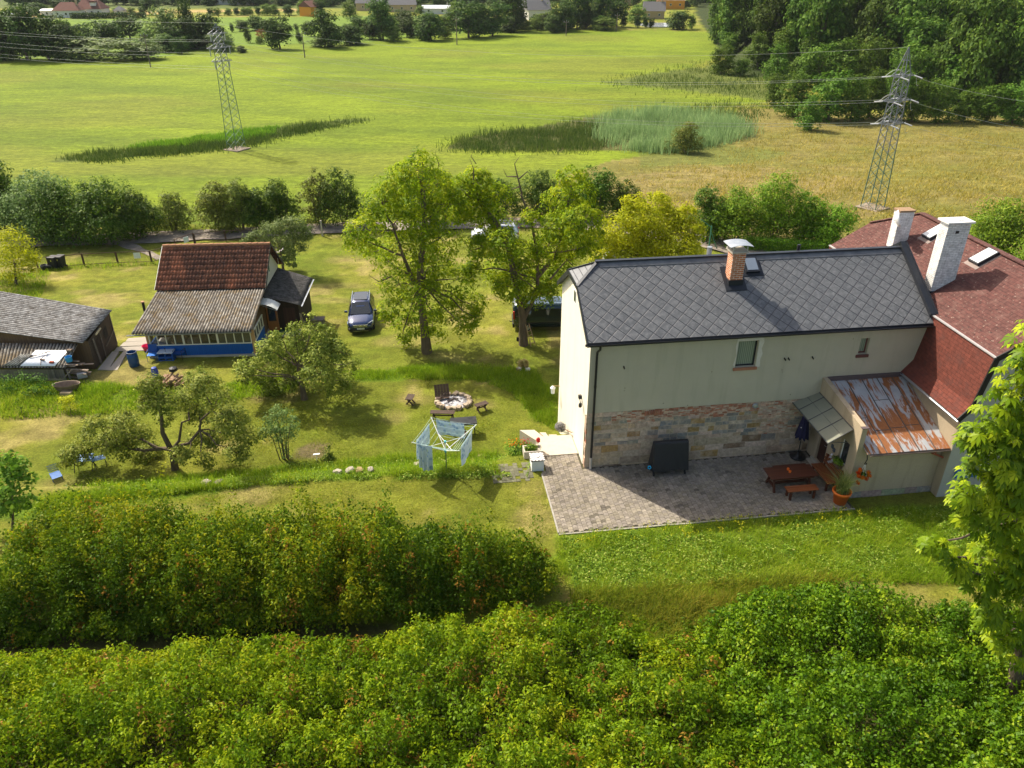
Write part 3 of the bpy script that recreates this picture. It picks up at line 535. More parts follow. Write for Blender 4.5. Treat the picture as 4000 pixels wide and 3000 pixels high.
# ---------------------------------------------------------------- the red roofed house next door
NC = HW(18.3, 2.4, -.2); noff = (18.3, 2.4, -.2)
nb = thing("red_roof_house", "house with mossy brown shingle roof, steep red lower roof and two white chimneys", "house", NC, HR)
SB, ZB, ZR, SR, TN, TF, TRF = 14.75, 6.57, 8.62, 18.3, -4.05, 8.96, 7.3
mb = MB(noff)
for s_, zt_ in ((14.22, 3.8), (22.4, 4.4)): mb.add([(s_, TN + .1, -3), (s_, TF - .2, -3), (s_, TF - .2, zt_), (s_, TN + .1, zt_)], [(0, 1, 2, 3)])
for t_ in (TN + .1, TF - .2): mb.add([(14.22, t_, -3), (22.4, t_, -3), (22.4, t_, 4.4), (2 * SR - SB - .1, t_, ZB - .1), (SR, t_, (ZR if t_ < 0 else 7.6) - .1), (SB + .1, t_, ZB - .2), (14.52, t_, 4.4), (14.22, t_, 3.8)], [tuple(range(8))])
mb.build("wall", GREYP, nb); MB(noff).bb(14.215, 14.23, TN + .12, -.1, -2, 4.1).build("side_wall", BEIGEP, nb)
mb = None
au = math.atan2(ZR - ZB, SR - SB); ru = math.hypot(ZR - ZB, SR - SB); cu, su = math.cos(au), math.sin(au); hipf = .55
panel("roof", SHING, nb, (SB, TN, ZB), (0, -1, 0), (cu, 0, su), [(0, 0), (-(TF - TN), 0), (-(TF - TN), ru * hipf), (-(TRF - TN), ru), (0, ru)], .1, noff)
panel("far_roof", SHING, nb, (2 * SR - SB, TN, ZB), (0, 1, 0), (-cu, 0, su), [(0, 0), (0, ru), (TRF - TN, ru), (TF - TN, ru * hipf), (TF - TN, 0)], .1, noff)
mb = MB(noff); mb.add([(SR, TRF, ZR), (SB + (SR - SB) * hipf, TF, ZB + (ZR - ZB) * hipf), (2 * SR - SB - (SR - SB) * hipf, TF, ZB + (ZR - ZB) * hipf)], [(0, 1, 2)]); mb.build("hip_roof", SHING, nb)
sl = math.atan2(ZB - 4.5, SB - 14.46)
lowL = math.hypot(ZB - 4.45, SB - 14.44); a2 = math.atan2(ZB - 4.45, SB - 14.44); panel("steep_roof", SHINGRED, nb, (14.44, TN, 4.45), (0, -1, 0), (math.cos(a2), 0, math.sin(a2)), [(0, 0), (-(TF - TN), 0), (-(TF - TN), lowL), (0, lowL)], .08, noff)
fl_ = math.hypot(.46, .5); a3 = math.atan2(.56, .44); panel("flared_eave", SHINGRED, nb, (14.0, TN, 3.89), (0, -1, 0), (math.cos(a3), 0, math.sin(a3)), [(0, 0), (-4.1, 0), (-4.1, .712), (0, .712)], .07, noff)
mb = MB(noff); mb.bar((SB - .02, TN, ZB + .0), (SB - .02, TF, ZB + .0), .10, .05); mb.build("break_flashing", flat("pale_flashing", (.36, .34, .33), .6, 0, .3, .2), nb)
mb = MB(noff); mb.bar((SR, TN, ZR + .03), (SR, TRF, ZR + .03), .3, .05); mb.bar((SR, TRF, ZR + .03), (SB + (SR - SB) * hipf, TF, ZB + (ZR - ZB) * hipf + .03), .22, .04); mb.build("ridge_cap", SHING, nb)
mb = MB(noff); mb.bar((13.95, TN - .03, 3.86), (14.46, TN - .03, 4.48), .05, .22); mb.bar((14.42, TN - .03, 4.4), (SB, TN - .03, ZB), .05, .24); mb.bar((SB, TN - .03, ZB - .03), (SR, TN - .03, ZR - .03), .05, .24); mb.bar((2 * SR - SB, TN - .03, ZB - .03), (SR, TN - .03, ZR - .03), .05, .24); mb.build("barge_board", flat("black_board", (.015, .013, .013), .6), nb)
mb = MB(noff); gutter(mb, (13.96, TN, 3.84), (13.96, -.05, 3.87), .06); mb.build("gutter", ZINC, nb)
def nroof(px, py):
    """point of the near upper slope seen at a pixel, in house coordinates"""
    d = Vector(ray(px, py)); o = Vector((0, 0, CAMZ)) - HC; m = (ZR - ZB) / (SR - SB); num = ZB + m * (o.dot(hx) - SB) - o.z; den = d.z - m * d.dot(hx); p = o + d * (num / den); return Vector((p.dot(hx), p.dot(hy), p.z))
b0 = nroof(3632, 1146); s0_, t0_ = b0.x, b0.y
c2 = MB(noff).bb(s0_, s0_ + 1.02, t0_, t0_ + .56, b0.z - .3, 10.05).build("chimney", WHITEBRICK, nb); MB(noff).bb(s0_ - .1, s0_ + 1.12, t0_ - .1, t0_ + .66, 10.06, 10.13).bb(s0_ + .3, s0_ + .72, t0_ + .1, t0_ + .46, 10.12, 10.16).build("chimney_slab", CONCRETE if 0 else flat("pale_slab", (.66, .65, .62), .8, 0, .2, .12), c2)
MB(noff).bb(s0_ - .03, s0_ + 1.05, t0_ - .03, t0_ + .59, b0.z - .3, b0.z + .10).build("chimney_skirt", ANTH, c2); MB(noff).bb(s0_ + .4, s0_ + .55, t0_ - .01, t0_ + .05, 9.62, 9.74).build("soot_hole", BLACKPIPE, c2)
b1 = nroof(3492, 966); c3 = MB(noff).bb(b1.x - .1, b1.x + .62, b1.y, b1.y + .5, b1.z - .6, b1.z + 1.72).build("chimney", WHITEBRICK, nb); MB(noff).bb(b1.x - .14, b1.x + .66, b1.y - .04, b1.y + .54, b1.z + 1.725, b1.z + 1.81).build("chimney_crown", flat("brown_crown", (.27, .18, .11), .9, 0, .1, .3), c3)
d3 = MB(); d3.lathe([(0, .0), (.2, .03), (.36, .11), (.42, .2), (.41, .2), (.34, .12), (.18, .045), (0, .02)], 16); do = d3.build("satellite_dish", flat("white_dish", (.75, .75, .74), .4), nb, True); do.matrix_local = Matrix.Translation(Vector((b1.x - .42, b1.y - .15, b1.z + 1.45)) - Vector(noff)) @ Matrix.Rotation(R(70), 4, 'Y') @ Matrix.Rotation(R(25), 4, 'X')
MB(noff).tube([(b1.x - .42, b1.y - .1, b1.z + 1.4), (b1.x, b1.y + .2, b1.z + 1.3)], .025, 5).build("dish_arm", ZINC, nb)
un = Vector((-su, 0, cu))
for quad in [[(3609, 919), (3664, 884), (3707, 903), (3643, 945)], [(3799, 1016), (3847, 978), (3899, 1000), (3833, 1042)]]:
    q = [nroof(*p) for p in quad]; c_ = sum(q, Vector()) / 4; wv = .33; lv = .5; ex = Vector((0, -1, 0)); ey = Vector((cu, 0, su)); rc_ = lambda a, b, up: c_ + ex * a + ey * b + un * up
    sk = MB(noff).prism([rc_(a * wv, b * lv, .16) for a, b in ((-1, -1), (1, -1), (1, 1), (-1, 1))], -un * .2).build("skylight", ANTH, nb)
    MB(noff).prism([rc_(a * (wv - .04), b * (lv - .05), .172) for a, b in ((-1, -1), (1, -1), (1, 1), (-1, 1))], -un * .03).build("pane", flat("pale_pane", (.62, .63, .62), .25, 0, .6, .06), sk)
    MB(noff).prism([rc_(a * (wv + .1), b * (lv + .12) - .06, .015) for a, b in ((-1, -1), (1, -1), (1, 1), (-1, 1))], -un * .03).build("flashing", flat("dull_flashing", (.22, .17, .15), .7), sk)
MB(noff).bb(14.7, 17.5, TN - .02, TN + .12, 1.0, 1.35).build("blue_sign_board", flat("blue_board", (.02, .12, .42), .5), nb)
# ---------------------------------------------------------------- the wooden cottage with the blue veranda
ZC = float(gz(-20, 43)) - .02; kA = (20 - ZC) / 22.2
CA = atz(591, 1400, ZC); CB = atz(1005, 1388, ZC); CAN = math.atan2(CB.y - CA.y, CB.x - CA.x); CL = (CB - CA).length
cot = thing("cottage", "small cottage with brown tiled roof and blue glazed veranda", "cottage", CA, CAN)
TILE = N("clay_tile"); x, y, z = TILE.sep(TILE.obj()); t1 = TILE.white(TILE.comb(TILE.math('FLOOR', TILE.math('DIVIDE', x, .21)), TILE.math('FLOOR', TILE.math('DIVIDE', y, .29)), 0)); pat = TILE.noise(.75, 3, TILE.mapping(TILE.obj(), (1, .35, .35)), .5); ln = TILE.noise(6, 5, None, .7)
c = TILE.mix(t1, (.10, .046, .032), (.19, .078, .046)); c = TILE.mix(TILE.ramp(pat, [(.5, 0), (.66, .8)]), c, (.36, .125, .065)); c = TILE.mix(TILE.ramp(ln, [(.5, 0), (.68, .75)]), c, (.055, .042, .035)); TILE.col(c, .9, 0, .15); TILE.bump(ln, .01, .6); TILE = TILE.m
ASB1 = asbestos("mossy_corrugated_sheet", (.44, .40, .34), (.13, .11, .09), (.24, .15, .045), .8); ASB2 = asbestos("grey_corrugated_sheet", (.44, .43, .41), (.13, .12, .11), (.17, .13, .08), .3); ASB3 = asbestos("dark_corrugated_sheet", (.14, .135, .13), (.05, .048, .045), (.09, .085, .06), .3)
BLUE = planks("blue_boards", (.010, .085, .33), (.013, .11, .40), .11); OCHREW = wood("ochre_post", (.36, .20, .085), (.46, .28, .13), .7, 2); CREAM = flat("cream_paint", (.70, .68, .56), .6, 0, .3, .12)
vz0, vz1, vz2 = .14, .86 * kA, 1.66 * kA; eT, eZ, jT, jZ, rT, rZ, fT, fZ = -.5, 1.92 * kA, 3.65 * kA, 3.12 * kA, 6.4 * kA, 5.1 * kA, 9.3 * kA, 2.6 * kA
mb = MB(); mb.bb(0, CL, 0, .08, vz0, vz1); mb.bb(CL - .08, CL, .08, 2.6, vz0, vz1); mb.bb(0, .08, .08, 2.6, vz0, vz1); mb.build("veranda_boards", BLUE, cot)
mb = MB(); mb.bb(-.05, CL + .05, -.06, jT + .5, -.2, vz0); mb.build("plinth", CONCRETE, cot); 
mb = MB(); mb.bb(.12, CL - .12, .14, jT + .3, .16, .2); mb.bb(.1, CL - .1, jT - .02, jT + .05, .2, jZ - .1); mb.build("veranda_floor", planks("dark_boards", (.09, .065, .045), (.14, .10, .07), .15), cot)
MB().bb(CL - .17, CL + .015, -.015, .17, vz0, vz2 + .1).build("corner_post", OCHREW, cot); MB().bb(-.015, .13, -.015, .15, vz0, vz2 + .1).build("corner_post", OCHREW, cot)
mb = MB(); nwin = 12; mb.bb(.13, CL - .17, -.02, .1, vz1 + .0, vz1 + .055); mb.bb(.13, CL - .17, -.01, .09, vz2 - .05, vz2)
for i in range(nwin + 1): xx = .13 + (CL - .30) * i / nwin; hw = .055 if i % 4 == 0 else .028; mb.bb(xx - hw, xx + hw, -.012, .07, vz1 + .06, vz2 - .05)
mb.bb(CL - .09, CL + .012, .17, 2.6, vz1, vz1 + .055); mb.bb(CL - .09, CL + .012, .17, 2.6, vz2 - .05, vz2)
for i in range(5): yy = .2 + 2.3 * i / 4; mb.bb(CL - .07, CL + .01, yy - .03, yy + .03, vz1 + .06, vz2 - .05)
vf = mb.build("window_frame", CREAM, cot)
VG = N("veranda_glass"); VG.col((.05, .05, .04), .08, 0, .8); tr = VG.new("ShaderNodeBsdfTransparent"); mx = VG.new("ShaderNodeMixShader"); mx.inputs[0].default_value = .5; VG.t.links.new(VG.b.outputs[0], mx.inputs[1]); VG.t.links.new(tr.outputs[0], mx.inputs[2]); VG.t.links.new(mx.outputs[0], VG.out.inputs[0])
MB().bb(.15, CL - .18, .03, .036, vz1 + .05, vz2 - .04).build("pane", VG.m, vf); MB().bb(CL - .05, CL - .044, .18, 2.58, vz1 + .05, vz2 - .04).build("pane", VG.m, vf)
mb = MB()
for i in range(4): x0 = .13 + (CL - .30) * (8 + i) / nwin; mb.bb(x0 + .03, x0 + (CL - .3) / nwin - .03, .06, .075, vz1 + .07, vz2 - .06)
mb.build("curtain", flat("white_curtain", (.62, .63, .56), .8, 0, .1, .12), cot)
mb = MB(); mb.lathe([(0, .72), (.5, .72), (.5, .68), (0, .68)], 18, (4.0, 1.0, .2)); mb.tube([(4.0, 1, .2), (4.0, 1, .9)], .05, 6); mb.build("round_table", WHITE, cot); MB().bb(.4, 1.0, .5, 1.1, .2, .9).build("cupboard", WHITE, cot); MB().bb(2.2, 2.8, .5, .9, .2, .95).build("cupboard", WHITE, cot)
mb = MB(); mb.bb(.05, CL - .05, .02, .1, vz2, eZ - .08); mb.bar((0.04, 0, vz2), (.04, jT, jZ - .15), .06, .1); mb.bar((CL - .04, 0, vz2 + .05), (CL - .04, jT, jZ - .2), .06, .1); mb.build("wall_plate", wood("grey_beam", (.25, .22, .17), (.36, .32, .26), .85), cot)
mb = MB(); mb.add([(CL - .04, 2.6, vz0), (CL - .04, jT, vz0), (CL - .04, jT, jZ - .12), (CL - .04, 2.6, 2.55)], [(0, 1, 2, 3)]); mb.build("side_boards", planks("brown_boards", (.10, .06, .035), (.15, .09, .05), .15), cot); mb = MB(); mb.add([(.04, 2.6, vz0), (.04, jT, vz0), (.04, jT, jZ - .12), (.04, .1, eZ - .05), (.04, .1, vz2), (.04, 2.6, vz2)], [tuple(range(6))])
mb.build("side_boards", planks("brown_boards_left", (.10, .06, .035), (.15, .09, .05), .15), cot); mb = MB(); mb.add([(CL - .06, .1, vz2), (CL - .06, 2.6, vz2), (CL - .06, 2.6, 2.6), (CL - .06, .1, eZ - .05)], [(0, 1, 2, 3)]); mb.build("gable_boards", planks("brown_boards_upper", (.10, .06, .035), (.15, .09, .05), .15), cot)
mb = MB(); 
for s_ in (.1, CL - .1): mb.add([(s_, jT - .1, -.2), (s_, fT - .35, -.2), (s_, fT - .35, fZ + .1), (s_, rT, rZ - .12), (s_, jT - .1, jZ)], [tuple(range(5))])
mb.bb(.12, CL - .12, fT - .42, fT - .36, -.2, fZ); mb.build("wall", plaster("ivory_render", (.58, .55, .44), (.4, .36, .28), .25, False), cot)
for t_ in (5.05, 6.15):
    gwn = MB().bb(CL - .105, CL - .085, t_, t_ + .42, 3.05, 3.62).build("window", CREAM, cot); MB().bb(CL - .09, CL - .078, t_ + .07, t_ + .35, 3.12, 3.55).build("shutter", flat("green_shutter", (.05, .14, .09), .6), gwn)
# tiled roof: courses of wavy clay tiles
def tiled(name, parent, s0, s1, ta, za, tb, zb, nc, seed):
    d = np.array([0, tb - ta, zb - za]); ln_ = np.linalg.norm(d); d = d / ln_; nr = np.array([0, -d[2], d[1]]); nr = nr if nr[2] > 0 else -nr; nu = int((s1 - s0) / .21) * 6 + 1; V = []; Fs = []; r = np.random.default_rng(seed); us = np.linspace(s0, s1, nu)
    for c_ in range(nc):
        a_, b_ = ln_ * c_ / nc - .02, ln_ * (c_ + 1) / nc + .03
        for e_, (q, up) in enumerate([(a_, .0), (a_, .045), (b_, .004)]):
            wv = np.sin((us - s0) / .21 * 2 * np.pi) * .018 + np.repeat(r.normal(0, .006, nu // 6 + 1), 6)[:nu]; wv = wv * (1 if e_ else .2)
            V.append(np.c_[us, np.full(nu, ta), np.full(nu, za)] + d * (q + np.repeat(r.normal(0, .006, nu // 6 + 1), 6)[:nu, None] * (e_ < 2)) + nr * (up + wv)[:, None])
    V = np.array(V); idx = np.arange(V.shape[0] * nu).reshape(-1, nu)
    for c_ in range(nc):
        for e_ in (0, 1): A, B = idx[c_ * 3 + e_], idx[c_ * 3 + e_ + 1]; Fs.append(np.stack([A[:-1], A[1:], B[1:], B[:-1]], -1))
    o = np_mesh(name, V.reshape(-1, 3), np.concatenate(Fs), TILE, parent); return o
tiled("tiled_roof", cot, -.25, CL + .25, jT - .15, jZ + .03, rT, rZ, 9, 1); tiled("far_tiled_roof", cot, -.25, CL + .25, fT, fZ, rT, rZ, 9, 2)
mb = MB(); 
for i in range(17): s_ = -.25 + (CL + .5) * i / 17; mb.tube([(s_, rT, rZ + .02), (s_ + .42, rT, rZ + .035)], [.1, .115], 8)
mb.build("ridge_tiles", flat("ridge_clay", (.40, .20, .11), .85, 0, .15, .35, 9), cot)
mb = MB(); mb.bar((-.27, jT - .1, jZ), (-.27, rT, rZ), .03, .12); mb.build("verge_board", CREAM, cot); mb = MB()
DBD = flat("dark_board", (.05, .04, .035), .8)
for a_, b_ in [((CL + .27, rT, rZ - .02), (CL + .27, fT, fZ - .02)), ((CL + .27, jT - .1, jZ - .04), (CL + .27, rT, rZ - .04)), ((-.27, rT, rZ - .02), (-.27, fT, fZ - .02))]: MB().bar(a_, b_, .03, .14).build("barge_board", DBD, cot)
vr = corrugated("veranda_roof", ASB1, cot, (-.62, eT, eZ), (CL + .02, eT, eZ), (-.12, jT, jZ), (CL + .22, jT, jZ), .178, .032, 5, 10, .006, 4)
mb = MB(); gutter(mb, (-.95, -.4, eZ - .12), (CL + .02, -.4, eZ - .1), .055); mb.build("gutter", flat("grey_gutter", (.33, .34, .32), .6, .2), cot)
mb = MB(); s1_ = 2.55; mb.tube([(-.72, 2.4, 0), (-.72, 2.4, 2.75)], .085, 10); mb.build("stovepipe", BLACKPIPE, cot); MB().lathe([(0, 2.83), (.10, 2.82), (.12, 2.76), (0, 2.75)], 10, (-.72, 2.4, 0)).build("pipe_cap", flat("rust_cap", (.42, .22, .11), .8), cot)
# glazed door, its canopy and the tarred annexe
dd = MB().bb(CL + .02, CL + .72, 3.52, 3.58, .05, 1.98).build("door", wood("orange_door", (.26, .10, .03), (.34, .15, .05), .5, 2), cot); MB().bb(CL + .13, CL + .61, 3.505, 3.515, .75, 1.8).build("pane", GLASS, dd)
mb = MB()
for k in range(6):
    t0 = k / 6; t1 = (k + 1) / 6; f_ = lambda t: (CL + .0 + 1.05 * t, 2.42 + .02 - .42 * t * t)
    a_, b_ = f_(t0), f_(t1); mb.prism([(a_[0], 2.35, a_[1]), (b_[0], 2.3, b_[1]), (b_[0], 3.35, b_[1]), (a_[0], 3.4, a_[1])], (0, 0, .012))
cn = mb.build("door_canopy", flat("milky_canopy", (.42, .43, .40), .3, 0, .5, .1), cot); mb = MB(); mb.bar((CL, 2.34, 2.42), (CL + 1.05, 2.28, 2.0), .02, .02); mb.bar((CL + 1.05, 2.28, 2.02), (CL + 1.05, 3.36, 2.02), .025, .025); mb.bar((CL + .55, 2.3, 2.33), (CL + .55, 3.4, 2.33), .02, .02); mb.build("canopy_frame", ZINC, cn)
AX0, AX1, AY0, AY1 = CL - .1, 8.62 * kA, 3.75, 7.9 * kA
mb = MB(); mb.bb(AX0 + .02, AX1, AY0, AY1, -.35, 1.78); mb.prism([(AX0 + .02, AY0, 1.78), (AX1, AY0, 1.78), (AX1, AY0, 1.8), (AX0 + .02, AY0, 2.45)], (0, AY1 - AY0, 0)); annex = mb.build("annex", planks("tarred_boards", (.022, .014, .010), (.045, .03, .02), .16), cot)
corrugated("annex_roof", ASB3, annex, (AX0, AY0 - .25, 2.52), (AX0, AY1 + .9, 2.50), (AX1 + .22, AY0 - .3, 1.84), (AX1 + .3, AY1 + .2, 1.92), .13, .02, 5, 8, .006, 6)
MB().bb(7.55, 8.3, AY0 - .03, AY0 - .005, -.1, 1.55).build("annex_door", planks("brown_door", (.05, .025, .018), (.07, .035, .025), .2), annex); mb = MB(); gutter(mb, (AX1 + .3, AY0 - .3, 1.80), (AX1 + .36, AY1 + .2, 1.86), .045); mb.build("annex_gutter", ZINC, annex)
mb = MB(); mb.bar((AX1 + .03, AY0 + .3, -.2), (AX1 + .03, AY0 - .0, 1.15), .05, .03); mb.bar((AX1 + .05, AY0 + .8, -.2), (AX1 + .05, AY0 + .2, 1.0), .05, .03); mb.build("leaning_lath", wood("pale_lath", (.4, .33, .24), (.5, .42, .3), .8), annex)
mb = MB(); mb.tube([(CL + .1, rT + 2.0, 2.9), (CL + .1, rT + 2.0, 4.1)], .02, 6)
for k in range(5): mb.bar((CL - .3 + .2 * k, rT + 2.0 - .3, 3.5 + .12 * k), (CL - .3 + .2 * k, rT + 2.3, 3.5 + .12 * k), .02, .02)
mb.bar((CL - .35, rT + 2.0, 3.46), (CL + .6, rT + 2.0, 4.02), .025, .025); mb.build("antenna", flat("pale_antenna", (.6, .55, .5), .4, .3), cot)
MB().bb(CL + .05, AX1 - .1, 2.85, 2.95, -.1, .03).bb(AX1 - .12, AX1, 2.9, 3.7, -.1, .03).build("kerb", CONCRETE, cot); MB().bb(CL + .1, AX1 - .15, 2.96, 3.72, -.1, .012).build("green_mat", flat("green_mat", (.03, .11, .05), .9), cot)
# ---------------------------------------------------------------- the weathered plank shed
sh = thing("plank_shed", "old plank shed with grey corrugated roof and an open lean-to", "shed", gp(-25.5, 41.3) , 0)
so_ = Vector((sh.location.x, sh.location.y, sh.location.z)); DARKPL = planks("shed_boards", (.045, .032, .022), (.10, .072, .05), .17); BROWNPL = planks("shed_boards_brown", (.13, .08, .045), (.20, .125, .07), .16)
zg = so_.z; UL = aty(68, 1150, 46.0); UR = aty(438, 1211, 45.0); LR_ = aty(323, 1340, 40.9); LL_ = aty(-190, 1272, 41.6)
roofz = lambda p: p
P_UL, P_UR, P_LR, P_LL = [Vector(p) for p in (UL, UR, LR_, LL_)]
q = lambda p: tuple(Vector(p) - so_)
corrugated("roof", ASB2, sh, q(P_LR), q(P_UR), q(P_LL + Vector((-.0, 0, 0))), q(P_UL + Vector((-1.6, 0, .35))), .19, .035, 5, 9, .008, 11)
gr_ = lambda p, z=0: Vector((p.x, p.y, zg - .2 + z))
def quadw(mb, a, b, drop=.06): mb.add([gr_(a), gr_(b), b - Vector((0, 0, drop)), a - Vector((0, 0, drop))], [(0, 1, 2, 3)])
wr0 = P_LR + Vector((.12, .35, 0)); wr1 = P_UR + Vector((-.12, -.25, -.03)); wl0 = P_LL + Vector((.1, .4, -.05)); wl1 = P_UL + Vector((-1.5, -.25, .2))
mb = MB(so_); quadw(mb, wr0, wr1); quadw(mb, wr1, wl1); mb.build("wall", DARKPL, sh); mb = MB(so_); quadw(mb, wl0, wr0); mb.build("front_boarding", BROWNPL, sh)
rp_ = lambda f, z: Vector(wr0).lerp(wr1, f).xy.to_3d() + Vector((.035, 0, zg + z)); mb = MB(so_)
mb.bar(rp_(.22, -.1), rp_(.16, 1.75), .04, .22); mb.bar(rp_(.55, .55), rp_(.97, .95), .03, .08); mb.bar(rp_(.45, 0), rp_(.45, 1.7), .03, .07); mb.bar(rp_(.98, 0), rp_(.98, 2.1), .03, .08); mb.build("batten", wood("grey_batten", (.10, .08, .06), (.17, .14, .11), .85), sh)
mb = MB(so_); mb.bar(rp_(.27, .02), rp_(.27, 1.6), .02, .0); mb = MB(so_); a_, b_ = rp_(.25, 0), rp_(.42, 0); mb.add([a_, b_, b_ + Vector((0, 0, 1.62)), a_ + Vector((0, 0, 1.5))], [(0, 1, 2, 3)]); mb.build("door", planks("shed_door", (.035, .022, .015), (.06, .04, .028), .14), sh); mb = MB(so_); a_, b_ = rp_(.6, .95), rp_(.74, 1.0); mb.add([a_, b_, b_ + Vector((0, 0, .7)), a_ + Vector((0, 0, .65))], [(0, 1, 2, 3)]); mb.build("hatch", flat("dark_hatch", (.015, .012, .01), .8), sh)
mb = MB(so_); mb.bar(rp_(.3, 1.78), rp_(.52, 1.86), .1, .07); mb.build("gutter_stub", flat("yellowed_board", (.5, .42, .25), .8), sh)
lb1 = aty(257, 1437, 39.6); lb0 = aty(-190, 1437, 39.6); lt1 = aty(305, 1343, 41.1); lt0 = aty(-190, 1338, 41.3)
corrugated("lean_to_roof", ASB1, sh, q(lb0), q(lb1), q(lt0), q(lt1), .178, .034, 5, 6, .006, 13)
mb = MB(so_); nn = lambda a, b: lb0.lerp(lb1, a).lerp(lt0.lerp(lt1, a), b) + Vector((0, -.01, .045)); mb.add([nn(.555, .08), nn(.90, .06), nn(1.0 - .015, .68), nn(.70, .66)], [(0, 1, 2, 3)]); o_ = corrugated("tin_sheet", flat("bright_tin", (.80, .82, .84), .35, .2, .5, .06), sh, q(nn(.60, .05)), q(nn(.90, .05)), q(nn(.69, .70)), q(nn(.955, .70)), .075, .006, 4, 3, .001, 3)
corrugated("loose_sheet", asbestos("pale_sheet", (.52, .50, .44), (.25, .23, .19), (.3, .2, .08), .3), sh, q(nn(.45, .05) + Vector((0, 0, .03))), q(nn(.585, .05) + Vector((0, 0, .03))), q(nn(.585, .5) + Vector((0, 0, .03))), q(nn(.68, .5) + Vector((0, 0, .03))), .178, .03, 5, 3, .004, 5)
mb = MB(so_); mb.tube([nn(.66, .38) + Vector((0, 0, .06)), nn(.82, .58) + Vector((0, 0, .10))], .03, 5); mb.tube([nn(.66, .36) + Vector((0, 0, .05)), nn(.80, .60) + Vector((0, 0, .08))], .018, 5); mb.bar(nn(.755, .30) + Vector((0, 0, .05)), nn(.80, .24) + Vector((0, 0, .08)), .08, .06); mb.tube([nn(.78, .05) + Vector((0, 0, .05)), nn(.76, .3) + Vector((0, 0, .06)), nn(.80, .5) + Vector((0, 0, .06))], .014, 4); mb.build("scrap_iron", flat("brown_scrap", (.10, .055, .035), .8), sh)
mb = MB(so_); mb.box(nn(.865, .17) + Vector((0, 0, .06)), (.22, .14, .1)); mb.build("loose_brick", flat("red_brick", (.28, .07, .04), .9), sh); MB(so_).box(nn(.97, .64) + Vector((0, 0, .08)), (.28, .2, .12)).build("loose_stone", flat("brown_stone", (.15, .11, .08), .9), sh)
mb = MB(so_); f0 = lb0 + Vector((0, .12, -.1)); f1_ = lb1 + Vector((-.25, .12, -.1)); quadw(mb, f0, f1_); mb.build("lean_to_front", planks("grey_shed_boards", (.12, .105, .08), (.22, .195, .155), .15), sh)
mb = MB(so_)
for px_, top in ((262, 1), (205, 1)): p = aty(px_, 1440, 39.72); mb.bb(p.x - .05, p.x + .05, p.y - .05, p.y + .05, zg - .1, p.z - .05)
mb.bar(aty(282, 1443, 39.4), aty(230, 1495, 39.3), .05, .04); mb.bar(aty(180, 1482, 39.3), aty(262, 1484, 39.3), .03, .1); mb.build("post", wood("weathered_post", (.16, .14, .11), (.27, .24, .19), .9), sh)
# ---------------------------------------------------------------- patio, slab, steps
mb = MB(); rr = random.Random(5); bw, bh = .2, .168; INS = lambda s, t: (-1.85 < s < 10.4 and -4.2 < t < -.02) or (-1.7 + .03 * (1.1 - t) < s < -.04 and -.05 < t < 1.12)
cols = int(12.4 / bw); mbv, mbf, mbc = [], [], []
for i in range(cols):
    s0 = -1.9 + i * bw
    for j in range(33):
        t0 = -4.22 + j * bh + (bh / 2 if i % 2 else 0)
        if not INS(s0 + bw / 2, t0 + bh / 2): continue
        g_, d_ = .006, .03; sh_ = [(0, 0), (.26, 0), (.4, d_), (.74, d_), (.88, 0), (1, 0)]
        lo = [(s0 + g_ + (bw - 2 * g_) * a, t0 + g_ + b) for a, b in sh_]; hi = [(s0 + g_ + (bw - 2 * g_) * a, t0 + bh - g_ + b) for a, b in sh_][::-1]
        pl = lo + hi; zt = .030 + rr.gauss(0, .0025); tl = (rr.gauss(0, .012), rr.gauss(0, .012)); wl = fbm(np.array([s0]), np.array([t0]), 1.6, 9)[0]; v = rr.uniform(.8, 1.18) * (.66 + .5 * wl) * (.6 if rr.random() < .05 else 1); c = (.245 * v, .213 * v, .170 * v * rr.uniform(.93, 1.05))
        P3 = [Vector((a, b, zt + (a - s0) * tl[0] + (b - t0) * tl[1])) for a, b in pl]; n0 = len(mbv); mbv += [tuple(p) for p in P3] + [(p.x, p.y, -.02) for p in P3]; m = len(P3)
        mbf.append(tuple(range(n0, n0 + m))); mbf += [(n0 + k, n0 + m + k, n0 + m + (k + 1) % m, n0 + (k + 1) % m) for k in range(m)]; mbc += [c] * (2 * m)
mb = MB(); mb.v, mb.f, mb.cols, mb.c = mbv, mbf, mbc, (1, 1, 1)
BLK = N("paving_blocks"); BLK.col(BLK.mix(1, BLK.attr("c", "Color"), BLK.ramp(BLK.noise(9, 4), [(.3, .8), (.7, 1.2)]), 'MULTIPLY'), .92, 0, .15); BLK.bump(BLK.noise(60, 2), .006, .6)
pat = mb.build("patio", BLK.m); pat.location = HC; pat.rotation_euler = (0, 0, HR); tag(pat, kind="structure")
sandm = flat("joint_sand", (.075, .068, .045), .95, 0, .05, .4, 7)
pb = MB().bb(-1.88, 10.42, -4.24, .05, -.3, .006).bb(-1.72, .0, .05, 1.14, -.3, .006).build("patio_bed", sandm); pb.location = HC; pb.rotation_euler = (0, 0, HR); tag(pb, kind="structure")
mb = MB(); s_ = -1.93
while s_ < 10.3: mb.bb(s_ + .004, min(s_ + .5, 10.4) - .004, -4.31, -4.245, -.25, .045 + rr.gauss(0, .004)); s_ += .5
t_ = -4.25
while t_ < -.4: mb.bb(-1.95, -1.885, t_ + .07, t_ + .56, -.25, .04 + rr.gauss(0, .004)); t_ += .5
kb = mb.build("kerb", flat("kerb_concrete", (.30, .28, .24), .9, 0, .1, .3, 6)); kb.location = HC; kb.rotation_euler = (0, 0, HR); tag(kb, kind="structure")
SLAB = flat("pale_concrete", (.46, .40, .32), .9, 0, .15, .16, 3)
